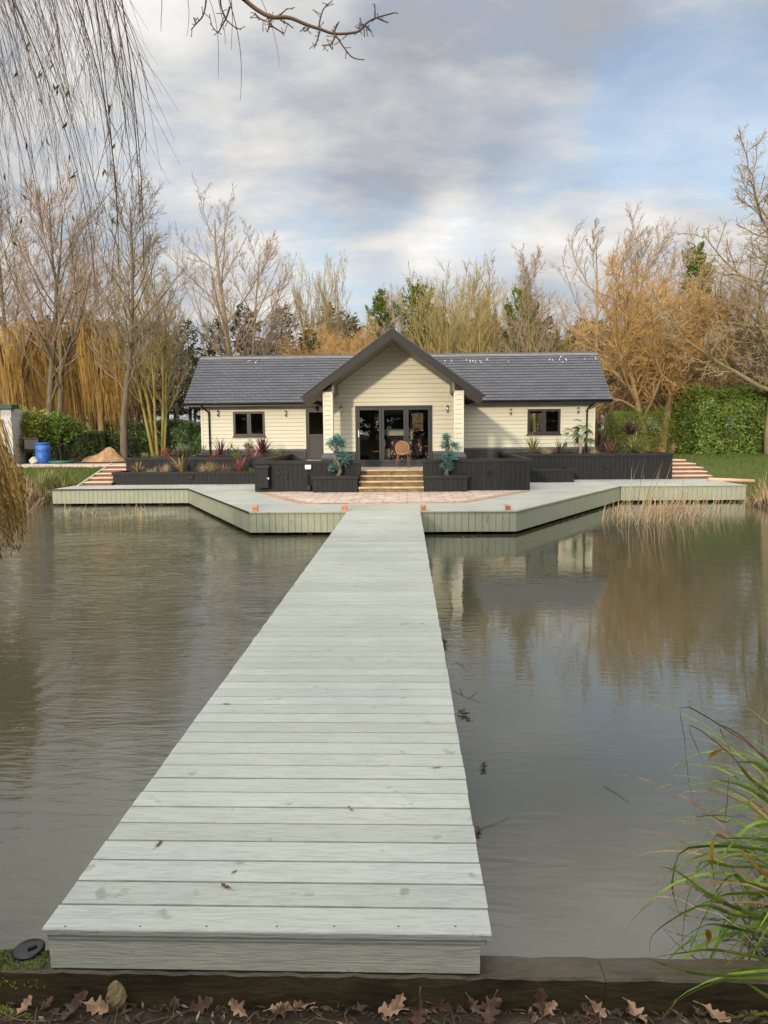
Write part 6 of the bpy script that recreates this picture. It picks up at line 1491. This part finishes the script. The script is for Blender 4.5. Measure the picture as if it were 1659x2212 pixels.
x = X(1385, 46); again(lean, 'second reddish wind blown tree, rising out of the orange willow', (x, 46, gz(x, 46)), 0.98, 1.1)
x = X(700, 51); again(mul2, 'fine grey brush of upright stems behind the roof between big bare tree and orange willow', (x, 51, gz(x, 51)), 1.22, 0.6, 0.72)
x = X(1075, 50); again(mul2, 'pale upright brush of stems behind the yellow fan of stems', (x, 50, gz(x, 50)), 1.05, 2.2, 0.8)
x = X(985, 52); again(mul2, 'pale upright stems between the conifer pair and the yellow fan', (x, 52, gz(x, 52)), 1.12, 4.1, 0.6)
x = X(620, 45); again(ash1, 'thin bare tree close to the large spreading tree behind the roof', (x, 45, gz(x, 45)), 0.72, 2.0)
x = X(390, 46); again(ash1, 'thin bare tree between yellow barked tree and the large spreading tree', (x, 46, gz(x, 46)), 0.80, 3.3)
x = X(200, 42); again(bir, 'pale birch with thin stem in the gap between willow curtains', (x, 42, gz(x, 42)), 1.15, 1.0)
x = X(20, 44); again(ash1, 'tall bare tree at the photo edge behind the hanging strands', (x, 44, gz(x, 44)), 1.25, 5.0)
x = X(855, 47); again(bir, 'small crooked bare tree between the two conifer tops behind the gable', (x, 47, gz(x, 47)), 0.95, 4.0)
# orange willows
WIL = [lv('trunk', 7, 0.08, 9, tip=0.4, up=0.02), lv('trunk', 9, 0.15, 7, 12, 0.3, 0.72, 1.12, fall=0.25, up=0.035, wx=0.02, rr=0.5, tip=0.2),
       lv('trunk', 7, 0.20, 4, 9, 0.15, 0.7, 0.42, fall=0.35, up=0.0, wx=0.04, rr=0.55, rmin=0.022), lv('crown', 5, 0.20, 3, 9, 0.1, 0.7, 0.50, fall=0.3, up=-0.03, wx=0.06, rr=0.5, rmin=0.010), lv('crown', 5, 0.13, 3, 6, 0.1, 0.6, 0.95, fall=0.2, up=-0.05, wx=0.07, rr=0.6, rmin=0.006)]
x = X(1430, 38.5); wil = make_tree('orange_willow', 'broad orange twigged contorted willow at the far end of the house', 'willow', (x, 38.5, gz(x, 38.5)), WIL, 31, [((0.05, 0, 1), 5.8, 0.26, (0, 0)), ((-0.28, 0, 1), 5.6, 0.20, (-0.6, 0.2)), ((0.42, 0.1, 1), 5.2, 0.18, (0.5, 0))], M['bark_orange'], M['twig_orange'])
x = X(775, 44); again(wil, 'smaller orange twigged willow behind the roof just beside the gable peak', (x, 44, gz(x, 44)), 0.78, 2.1, 0.55)
x = X(690, 46); again(wil, 'olive orange willow behind the roof, between brush stems and gable peak', (x, 46, gz(x, 46)), 0.72, 4.0, 0.6)
# weeping golden willow with hanging curtains
def weeper(label, px, Y, H_, spread, n, seed, name='weeping_willow', bare=0.0):
    x = X(px, Y); rng = random.Random(seed); T = {'trunk': Tubes(), 'crown': Tubes()}
    for k in range(9):
        a = k * 2.4; e = rng.uniform(0.35, 0.9); L = spread * rng.uniform(0.8, 1.1)
        P_ = [(0, 0, -0.1), (0.05, 0, H_ * 0.3)]; 
        for u in (0.25, 0.5, 0.75, 1.0): P_.append((math.cos(a) * L * u, math.sin(a) * L * u * 0.6, H_ * (0.3 + 0.7 * math.sin(u * 1.75) / 1.0) * (1 - 0.04 * rng.random())))
        P_ = smooth(P_, 14); T['trunk'].add(P_, list(np.linspace(0.16, 0.03, 14)), 6)
        cl_ = [(rng.randrange(5, 14), rng.gauss(0, 0.5), rng.gauss(0, 0.5), rng.uniform(0.5, 1.0)) for _ in range(11)]
        for j in range(n):
            i_, ox, oy, ln = rng.choice(cl_); q = P_[i_]; cx_, cy_ = ox + rng.gauss(0, 0.15), oy + rng.gauss(0, 0.15); top = q[2] + rng.uniform(-0.2, 0.35)
            Ls = min(rng.uniform(0.4, 1.0) * ln * top, top - rng.uniform(0.1, 0.9)); P2 = [(q[0], q[1], q[2])]
            for u in (0.12, 0.3, 0.5, 0.7, 0.85, 1.0): P2.append((q[0] + cx_ * min(1, u * 2.5) + 0.22 * u * u + rng.gauss(0, .05), q[1] + cy_ * min(1, u * 2.5), top - Ls * u * u * 0.5 - Ls * u * 0.5))
            T['crown'].add(P2, [0.010] * 5 + [0.008, 0.005], 3)
    t = thing(name, label, 'willow', (x, Y, gz(x, Y))); link('trunk', T['trunk'].mesh('trunk', M['bark_orange']), t); link('crown', T['crown'].mesh('crown', M['twig_gold']), t); return t
weeper('golden weeping willow with long curtains at the photo edge behind shed and shrubs', 25, 39, 7.2, 3.4, 95, 1)
weeper('golden weeping willow whose curtains hang behind the blue barrel', 150, 41, 7.6, 2.8, 66, 2)
weeper('narrow golden willow curtain hanging just beside the slim clear trunk', 218, 37.5, 7.0, 1.1, 46, 3)
# big oak at the right edge
OAK = [lv('trunk', 9, 0.05, 10, tip=0.3, up=0.03), lv('trunk', 9, 0.11, 7, 20, 0.2, 0.92, 0.66, fall=0.5, up=0.06, rr=0.48, tip=0.2), lv('trunk', 6, 0.15, 5, 9, 0.2, 0.75, 0.42, fall=0.35, up=0.05, rr=0.55, rmin=0.018),
       lv('crown', 5, 0.18, 4, 8, 0.15, 0.75, 0.46, fall=0.3, up=0.04, rr=0.55, rmin=0.008), lv('crown', 4, 0.2, 3, 6, 0.1, 0.75, 0.5, fall=0.3, up=0.04, rr=0.6, rmin=0.006), lv('crown', 2, 0.2, 3, 2, 0.1, 0.7, 0.5, up=0.02, rr=0.6, rmin=0.005)]
x = X(1668, 35); oak = make_tree('oak_tree', 'largest bare oak, spreading over the glossy laurel hedge at the photo edge', 'oak', (x, 35, gz(x, 35)), OAK, 41, [((-0.03, 0, 1), 11.0, 0.30, (0, 0)), ((0.25, 0.1, 1), 10.2, 0.24, (0.35, 0))], M['bark_olive'], M['twig_pale'])

# conifers
def conifer_parts(seed, H_, spread, n, bare, mat, dens=34, spray=0.34, lift=0.25, shape=0.8, dead=0):
    rng = random.Random(seed); C, A, B_ = [], [], []; tb = Tubes(); dd = Tubes()
    tb.add([(0, 0, -0.2), (0.04, 0.02, H_ * 0.35), (-0.03, 0.04, H_ * 0.7), (0, 0, H_ * 0.98)], [0.015 * H_, 0.012 * H_, 0.006 * H_, 0.01], 7)
    for k in range(n):
        u = bare + (1 - bare) * (k + rng.random()) / n; z = H_ * u; a = k * 2.4 + rng.gauss(0, .4)
        L = spread * ((1 - u) / (1 - bare) * 1.15 + 0.08) ** shape * rng.uniform(0.6, 1.2) * (0.55 + 0.45 * min(1, (u - bare) / (0.18 + 1e-6)))
        el = rng.gauss(lift, 0.2); D = Vector((math.cos(a) * math.cos(el), math.sin(a) * math.cos(el), math.sin(el)))
        tb.add([(0, 0, z - 0.15 * L), tuple(Vector((0, 0, z)) + D * L * .5), tuple(Vector((0, 0, z)) + D * L + Vector((0, 0, 0.1 * L)))], [0.02, 0.014, 0.005], 3)
        sd_ = D.cross(Vector((0, 0, 1))).normalized()
        for m in range(max(5, int(dens * (0.35 + L / spread)))):
            v = rng.random() ** 0.6; w = (1.05 - v) * 0.42 * L + 0.1
            p = Vector((0, 0, z)) + D * (L * (0.12 + 0.93 * v)) + sd_ * rng.gauss(0, 1) * w * 0.6 + Vector((0, 0, rng.gauss(0.02, 0.14) + 0.10 * v * v * L))
            d = (D * rng.uniform(0.5, 1) + sd_ * rng.gauss(0, .6) + Vector((0, 0, rng.gauss(0.25, 0.4)))).normalized(); l = spray * rng.uniform(.5, 1.2)
            b = d.cross(Vector((rng.gauss(0, 1), rng.gauss(0, 1), rng.gauss(0, 1)))).normalized()
            C.append(tuple(p)); A.append(tuple(d * l / 2)); B_.append(tuple(b * l * 0.17))
    for k in range(dead):
        z = H_ * rng.uniform(0.06, bare + 0.12); a = rng.uniform(0, 6.28); L = spread * rng.uniform(0.4, 1.0); e = rng.uniform(-0.5, 0.2)
        P_ = arc(rng, (0, 0, z), a, e, L, rng.uniform(-0.3, 0.7), 4, 0.2); tb.add(P_, [0.016, 0.012, 0.008, 0.005], 3)
        for q in range(4):
            i = rng.randrange(1, 4); tb.add(arc(rng, P_[i], a + rng.choice((-1, 1)) * rng.uniform(.4, 1.1), e + rng.gauss(-.2, .3), L * rng.uniform(.2, .5), 0.3, 3, 0.2), [0.008, 0.006, 0.004], 3)
    return tb, (C, A, B_)
def conifer(label, loc, seed, H_, spread, n, bare, mat, group=None, bark='bark_dark', name='conifer', **k):
    tb, q = conifer_parts(seed, H_, spread, n, bare, mat, **k)
    t = thing(name, label, 'conifer', loc, group); link('trunk', tb.mesh('trunk', M[bark]), t); link('crown', quads_mesh('crown', *q, mat, 0.3), t); return t
GC = 'green conifer tops behind the roof'
x = X(905, 48); cf1 = conifer('broad green conifer behind the roof, just beside the gable peak', (x, 48, 1.1), 1, 9.9, 2.7, 130, 0.10, M['conifer'], GC, dens=52, lift=0.6, shape=0.5)
x = X(825, 50); cf2 = conifer('narrow green conifer spire directly above the gable peak', (x, 50, 1.1), 2, 10.1, 2.1, 110, 0.10, M['conifer'], GC, dens=44, lift=0.65, shape=0.6)
x = X(1125, 46); again(cf1, 'green conifer behind the roof beside the slender pale birch', (x, 46, 1.1), 0.94, 2.0, 0.72)
x = X(1490, 52); again(cf2, 'pointed dark spruce top showing above the orange willow', (x, 52, 1.1), 1.3, 1.0, 1.3)
x = X(945, 53); again(cf1, 'green conifer half hidden by the yellow fan of stems', (x, 53, 1.1), 0.93, 4.0)
GW = 'dark conifers of the wood behind the bungalow'
LW = 'dull dark conifer with bare lower trunk in the wood behind the bungalow'
wd = [conifer(LW, (0, 0, 0), 10 + k, 8.6 + 0.4 * k, 2.0, 62, 0.30, M['conifer_dark'], GW, name='wood_conifer', dens=24, spray=0.42, lift=-0.05, shape=0.55, dead=26) for k in range(3)]
rng = random.Random(77); spots = []
for row, Y in enumerate((52, 57, 63)):
    k = 0
    while True:
        x = -0.66 * Y + k * 2.35 + row * 1.1
        if x > 0.60 * Y: break
        spots.append((x + rng.uniform(-.6, .6), Y + rng.uniform(-1.6, 1.6))); k += 1
for i, (x, y) in enumerate(spots):
    o = wd[i] if i < 3 else copy_tree(wd[i % 3])
    o.location = (x, y, gz(x, y)); s_ = rng.uniform(0.78, 1.12); o.scale = (s_, s_, s_); o.rotation_euler = (0, 0, rng.uniform(0, 6.28))
GT = 'tan thicket of bare trees'; LT = 'slender tan bare tree in the thicket between the bungalow and the dark conifers'
for k in range(22):
    if k in (4, 5, 6, 7): continue
    src = (mul2, lean, big1, mul2, ash1)[k % 5]; x = -27 + 2.35 * k + rng.uniform(-.8, .8); y = rng.uniform(48, 56)
    s_ = {0: 0.85, 1: 0.62, 2: 0.52, 3: 0.8, 4: 0.72}[k % 5] * rng.uniform(0.85, 1.1)
    c = again(src, LT, (x, y, gz(x, y)), s_, rng.uniform(0, 6.28), s_ * 0.95, GT); c.name = 'thicket_tree'
# brown brushwood shrubs in front of the wood
BR = [lv('trunk', 5, 0.12, 4, tip=0.3, up=0.03), lv('crown', 5, 0.16, 3, 8, 0.15, 0.6, 0.55, fall=0.3, up=0.02, rr=0.55, rmin=0.012), lv('crown', 4, 0.2, 3, 8, 0.1, 0.7, 0.55, fall=0.3, up=0.0, rr=0.6, rmin=0.009), lv('crown', 2, 0.2, 3, 5, 0.1, 0.7, 0.55, rr=0.6, rmin=0.008)]
LB = 'tangled brown leafless bush under the trees behind the bungalow'; GBU = 'leafless bushes under the trees'
br = [make_tree('bare_bush', LB, 'bush', (0, 0, 0), BR, 60 + k, fan(9, 0.2, 0.9, 4.6, 0.04, 8 + k), M['bark_grey'], M['brush'], GBU) for k in range(2)]
bs = [(-27 + 2.9 * k + rng.uniform(-.8, .8), 45 + rng.uniform(-2.5, 4)) for k in range(20)]
bs = [b for b in bs if not -17.5 < b[0] < -9]
for i, (x, y) in enumerate(bs):
    o = br[i] if i < 2 else copy_tree(br[i % 2])
    o.location = (x, y, gz(x, y)); s_ = rng.uniform(0.8, 1.25); o.scale = (s_, s_, s_); o.rotation_euler = (0, 0, rng.uniform(0, 6.28))

# ------------------------------------------------------------------ garden things by the left lawn
c = at(226, 990, 32.6); t = thing('sand_heap', 'heap of orange building sand at the top of the left timber steps', 'sand heap', (c.x, 32.6, 1.12))
mb = MB(); nr, na = 16, 40; V = []
for a in range(nr + 1):
    for b in range(na):
        r = a / nr; an = b / na * 6.283; hx = 1.06 * r * math.cos(an); hy = 0.8 * r * math.sin(an)
        h = 0.54 * (1 - r ** 1.5) * (1 + 0.12 * math.sin(hx * 5) + 0.1 * math.sin(hy * 9 + hx * 3)) + 0.10 * math.exp(-((hx - 0.28) ** 2 + hy * hy) * 9) - 0.10 * math.exp(-((hx + 0.12) ** 2 + (hy + .3) ** 2) * 12) + 0.015 * math.sin(an * 11 + r * 17)
        V.append((c.x + hx, 32.6 + hy, 1.08 + max(0, h)))
for a in range(nr):
    for b in range(na): j = (b + 1) % na; mb.poly([V[a * na + b], V[a * na + j], V[(a + 1) * na + j], V[(a + 1) * na + b]])
mb.build('heap', M['sand'], t, True)
p = at(93.5, 990, 30.0); t = thing('barrel', 'blue plastic barrel standing on the pale garden path', 'barrel', (p.x, 30, 1.15))
mb = MB(); mb.lathe([(0.255, 0), (0.275, 0.03), (0.285, 0.22), (0.292, 0.25), (0.285, 0.28), (0.288, 0.55), (0.295, 0.58), (0.288, 0.61), (0.275, 0.80)], (p.x, 30, 1.15), 28); mb.build('body', M['barrel'], t, True)
mb = MB(); mb.lathe([(0.276, 0.80), (0.293, 0.805), (0.293, 0.85), (0.270, 0.86), (0.26, 0.83)], (p.x, 30, 1.15), 28); mb.build('rim', M['barrel'], t, True)
p = at(73, 960, 30.9); t = thing('barbecue', 'black box barbecue on thin legs half hidden behind the blue barrel', 'barbecue', (p.x, 30.9, 1.15))
mb = MB(); mb.box(p.x - 0.32, p.x + 0.32, 30.7, 31.1, 1.72, 2.16); mb.build('box', M['black'], t, bevel=0.02)
mb = MB(); mb.box(p.x - 0.35, p.x + 0.35, 30.66, 31.14, 2.16, 2.20); mb.build('lid', M['black'], t, bevel=0.01)
for dx in (-.28, .28):
    for dy in (30.74, 31.06):
        mb = MB(); mb.tube([(p.x + dx, dy, 1.72), (p.x + dx * 1.1, dy, 1.14)], 0.02, 6); mb.build('leg', M['black'], t)
p = at(73, 986, 29.8); t = thing('rubble_bag', 'crumpled whitish bag slumped against the blue barrel', 'bag', (p.x, 29.8, 1.17)); mb = MB()
rb = random.Random(3); V = [[(p.x + (0.20 * math.sin(math.pi * (0.15 + 0.8 * z)) + rb.uniform(-.02, .02)) * math.cos(a * .628) * (1.2 - z * .4), 29.8 + 0.15 * math.sin(a * .628) * (1.1 - z * .5), 1.165 + 0.27 * z + rb.uniform(-.02, .02)) for a in range(10)] for z in (0, .25, .5, .75, 1)]
for i_ in range(4):
    for a in range(10): b = (a + 1) % 10; mb.poly([V[i_][a], V[i_][b], V[i_ + 1][b], V[i_ + 1][a]])
mb.poly(V[4]); mb.build('sack', plain('grubby white sack', (0.42, 0.40, 0.36), 0.8, 0.3, 9), t, True)
p = at(132, 990, 29.9); t = thing('hose', 'coiled green hose lying on the garden path beside the blue barrel', 'hose', (p.x, 29.9, 1.18)); mb = MB()
P_ = [(p.x + (0.45 + 0.08 * math.sin(k * .7)) * math.cos(k * .33), 29.9 + 0.30 * math.sin(k * .33), 1.19 + 0.0012 * k) for k in range(60)]; mb.tube(P_, 0.016, 6); mb.build('coil', plain('green hose', (0.02, 0.16, 0.10), 0.5), t, True)
xr = at(26, 930, 30.5).x; t = thing('garden_shed', 'white painted brick shed with green felt roof and timber door, cut by the photo edge', 'shed', (xr - 1.5, 31.5, 1.1))
mb = MB(); mb.box(xr - 0.42, xr, 30.5, 30.8, 1.05, 3.42); mb.box(xr - 3, xr - 0.42, 30.62, 30.8, 1.05, 3.42); mb.box(xr - 3, xr - 0.5, 30.8, 33.5, 1.05, 3.42); mb.build('wall', M['brick_front'] if 'brick_front' in M else bricky('white painted front bricks', (0.62, 0.63, 0.62), (0.55, 0.56, 0.56), (0.38, 0.38, 0.38), 'xzy', 0.225, 0.075, 0.010), t)
mb = MB(); mb.extr([(xr - 3.2, 30.3, 3.42), (xr + 0.14, 30.3, 3.42), (xr + 0.14, 30.3, 3.58), (xr - 3.2, 30.3, 3.60)], (0, 0.6, 0)); mb.build('roof', M['green_felt'], t)
mb = MB(); boards(mb, (xr - 2.6, 30.60), (xr - 0.5, 30.60), 1.15, 3.2, 0.04, 0.14); dr_ = mb.build('door', M['door_wood'], t)
mb = MB(); mb.box(xr - 0.54, xr - 0.43, 30.55, 30.64, 1.1, 3.3); mb.box(xr - 1.0, xr - 0.88, 30.545, 30.575, 1.15, 3.2); mb.build('frame', plain('pale door frame', (0.35, 0.24, 0.11), 0.6), dr_)
p, q = at(1506, 1035.5, 25.9), at(1629, 1039.5, 25.9); t = thing('drain_pipe', 'loose pinkish clay drain pipe lying from the deck corner to the lawn', 'pipe', (p.x, 25.9, p.z))
mb = MB(); n_ = 14
mb.tube([(p.x + 0.38, 25.9, p.z), (q.x, 25.9, q.z)], 0.062, 16); mb.build('barrel', M['clay'], t, True)
mb = MB(); mb.tube([(q.x - 0.02, 25.9, q.z), (q.x + 0.004, 25.9, q.z)], 0.064, 16); mb.build('rim', M['cane_pale'], t)

# ------------------------------------------------------------------ overhead: willow strands and oak branch of trees standing behind the viewer
nw = thing('overhanging_willow', 'thin hanging willow strands filling the upper left corner of the sky', 'willow', (-4.6, -0.8, 0.9))
o_ = ORIGIN[nw.name]; rng = random.Random(101); tt = Tubes(); tk = Tubes(); lf = ([], [], [])
tk.add(smooth([(0, 0, -0.2), (0.1, 0.3, 2.5), (0.4, 1.2, 4.6), (0.9, 3.0, 6.3), (1.6, 5.2, 7.4)], 14), list(np.linspace(0.24, 0.06, 14)), 10)
tk.add(smooth([(0.1, 0.3, 2.5), (-0.6, 1.6, 4.6), (-1.2, 4.0, 6.6), (-1.0, 7.5, 7.8)], 12), list(np.linspace(0.15, 0.04, 12)), 8)
tk.add(smooth([(0.4, 1.2, 4.6), (1.4, 2.4, 5.8), (2.6, 3.4, 6.2), (3.6, 4.0, 6.2)], 10), list(np.linspace(0.09, 0.02, 10)), 7)
link('trunk', tk.mesh('trunk', M['bark_dark']), nw)
def strand(xt, yt, xb, yb, Y0, r, curl=1.0, n=13):
    pts = []
    w1, w2 = rng.uniform(-6, 6), rng.uniform(0, 6)
    for k in range(n):
        u = k / (n - 1); f = 1 - (1 - u) ** 1.7 * curl - u * (1 - curl) * 0 if curl == 1.0 else u
        px = xt + (xb - xt) * f + w1 * math.sin(u * 5 + w2) ; py = yt + (yb - yt) * u
        v = at(px, py, Y0 + 0.25 * math.sin(u * 2 + w2)); pts.append((v.x - o_[0], v.y - o_[1], v.z - o_[2]))
    tt.add(pts, list(np.linspace(r, r * 0.35, n)), 4); return pts
def twigs_on(pts, m, L, r):
    for _ in range(m):
        i = rng.randrange(1, len(pts) - 1); p = Vector(pts[i]); d = (Vector(pts[i + 1]) - p).normalized()
        e = (d + Vector((rng.gauss(0, .35), rng.gauss(0, .35), rng.gauss(0, .15)))).normalized(); l = L * rng.uniform(.5, 1.3)
        tt.add([tuple(p), tuple(p + e * l * .5 + Vector((0, 0, -.04 * l))), tuple(p + e * l + Vector((0, 0, -.18 * l)))], [r, r * .8, r * .4], 3)
for k in range(200):
    x0 = -260 + 490 * rng.random() ** 1.15; Y0 = rng.uniform(3.2, 6.2)
    yb = rng.uniform(120, 700) if x0 < 60 else rng.uniform(60, 430); sl_ = rng.uniform(0.16, 0.36)
    xb = min(x0 + sl_ * yb, 318 - rng.random() * 70)
    pts = strand(x0 - sl_ * 300, -260, xb, yb, Y0, rng.uniform(0.0014, 0.0027)); twigs_on(pts, 4, 0.4, 0.0010)
for xt, xb, yb in ((120, 322, 218), (160, 318, 330), (200, 302, 500), (235, 310, 585), (180, 255, 610), (150, 290, 420), (130, 240, 380), (90, 260, 520), (215, 272, 300)):
    pts = strand(xt, -200, xb, yb, 4.4, 0.0045); twigs_on(pts, 6, 0.5, 0.0018)
for xt, xb, yb in ((332, 353, 68), (400, 405, 78), (430, 477, 168), (482, 522, 215), (462, 484, 96), (488, 503, 108), (532, 604, 144)):
    strand(xt, -60, xb, yb, 4.2, 0.0028)
# a dense mossy curtain at the left edge reaching the water
tm = Tubes()
for k in range(280):
    xb = -40 + 98 * rng.random() ** 1.2; yb = rng.uniform(1080, 1205) - max(0, xb - 25) * 0.9; Y0 = rng.uniform(9.4, 11.5)
    pts = strand(xb - rng.uniform(35, 75), rng.uniform(900, 1010), xb, yb, Y0, rng.uniform(0.005, 0.009)); tm.add(*tt.b[(13, 4)].pop(), 4)
    for _ in range(10):
        i = rng.randrange(4, 13); p = Vector(pts[min(i, 12)]); v = Vector((rng.gauss(.3, .5), rng.gauss(0, .4), -1)).normalized()
        lf[0].append(tuple(p)); lf[1].append(tuple(v * rng.uniform(0.03, 0.07))); lf[2].append(tuple(v.cross(Vector((rng.gauss(0, 1), 1, 0))).normalized() * 0.012))
for k in range(26):
    xb = rng.uniform(0, 250); yb = rng.uniform(100, 640); i = None
    for _ in range(rng.randrange(1, 4)):
        v0 = at(xb + rng.uniform(-4, 4), yb + rng.uniform(-8, 8), 4.3); p = Vector((v0.x - o_[0], v0.y - o_[1], v0.z - o_[2])); v = Vector((rng.gauss(0, .6), rng.gauss(0, .4), -1)).normalized()
        lf[0].append(tuple(p)); lf[1].append(tuple(v * 0.025)); lf[2].append(tuple(v.cross(Vector((rng.gauss(0, 1), 1, 0))).normalized() * 0.007))
link('crown', tt.mesh('crown', M['twig_near']), nw); link('mossy_crown', tm.mesh('mossy_crown', M['twig_moss']), nw); link('withered_foliage', quads_mesh('withered_foliage', *lf, M['twig_moss'], 0.6), nw)

ob = thing('overhanging_oak', 'bare dark oak branch reaching across the top of the sky', 'oak', (-2.4, -1.6, 0.9)); o_ = ORIGIN[ob.name]; tk = Tubes(); tb = Tubes(); rng = random.Random(5)
def pb(x, y, Y0=3.8): v = at(x * 0.5291, y * 0.5291, Y0); return (v.x - o_[0], v.y - o_[1], v.z - o_[2])
a0 = pb(1000, 0); a1 = pb(800, -260, 3.6)
tk.add(smooth([(0, 0, -0.2), (0.05, 0.1, 2.6), (0.1, 0.9, 4.2), (a1[0] - .3, a1[1] - 1.0, a1[2] + 0.1), a1, a0], 22), list(np.linspace(0.22, 0.011, 22)), 9)
link('trunk', tk.mesh('trunk', M['bark_dark']), ob)
def br_(P_, r0, r1, Y0=3.8):
    q = smooth([pb(x, y, Y0) for x, y in P_], max(6, len(P_) * 3)); tb.add(q, list(np.linspace(r0, r1, len(q))), 6)
    for k in range(len(q)):                      # knobbly buds
        if rng.random() < 0.55:
            p = Vector(q[k]); e = Vector((rng.gauss(0, 1), rng.gauss(0, .5), rng.gauss(0, 1))).normalized() * rng.uniform(0.012, 0.05); tb.add([tuple(p), tuple(p + e * .6), tuple(p + e)], [r1 * .9, r1 * .8, r1 * 1.0], 4)
br_([(1000, 0), (1050, 40), (1110, 70), (1180, 72), (1250, 100), (1310, 120), (1370, 138), (1460, 130), (1490, 100), (1530, 75), (1610, 52)], 0.011, 0.003)
for P_ in ([(1300, 118), (1308, 75), (1322, 35), (1355, 5)], [(1365, 138), (1385, 165), (1405, 195), (1440, 235), (1488, 244)], [(1370, 140), (1352, 180), (1315, 184)], [(1305, 128), (1295, 165), (1282, 198)], [(1345, 182), (1358, 203)], [(1110, 75), (1100, 100), (1092, 132)],
           [(1095, 75), (1110, 105), (1140, 125), (1160, 137)], [(1530, 78), (1531, 45), (1530, 20)], [(1490, 105), (1505, 118), (1517, 128)], [(1540, 72), (1565, 85), (1586, 92)], [(1130, 68), (1150, 55), (1172, 35)], [(1135, 72), (1155, 88), (1178, 97)], [(1040, 55), (1060, 75), (1085, 85)],
           [(1262, 108), (1255, 122), (1240, 128)], [(1365, 130), (1372, 105), (1386, 88)], [(900, -40), (900, 10), (908, 45), (922, 78), (955, 108), (984, 121)], [(938, 28), (925, 70), (905, 105), (888, 132), (858, 95)], [(842, -30), (840, 15), (828, 65), (800, 98), (780, 122)], [(800, 98), (790, 70)], [(1470, 128), (1468, 90)]):
    br_(P_, 0.0048, 0.0022)
link('crown', tb.mesh('crown', M['twig_near']), ob)

# ------------------------------------------------------------------ evergreens behind the viewer (seen mirrored in the window glass; they shade the near water)
GE = 'evergreens behind the viewer'
ev = conifer('dense evergreen behind the viewer, mirrored in the window glass', (0, 0, 0), 91, 10.0, 3.0, 150, 0.06, M['conifer_dark'], GE, name='evergreen_tree', dens=44, spray=0.6, lift=0.2, shape=0.5)
for k in range(15):
    o = ev if k == 0 else copy_tree(ev); x = -30 + 3.1 * k + rng.uniform(-.6, .6); y = -9 + rng.uniform(-1.5, 1.5); s_ = rng.uniform(0.46, 0.6)
    o.location = (x, y, 1.6); o.scale = (s_ * 1.7, s_ * 1.7, s_); o.rotation_euler = (0, 0, k * 1.9)
print('PART trees ok', sum(len(o.data.polygons) for o in S.objects if o.type == 'MESH'))
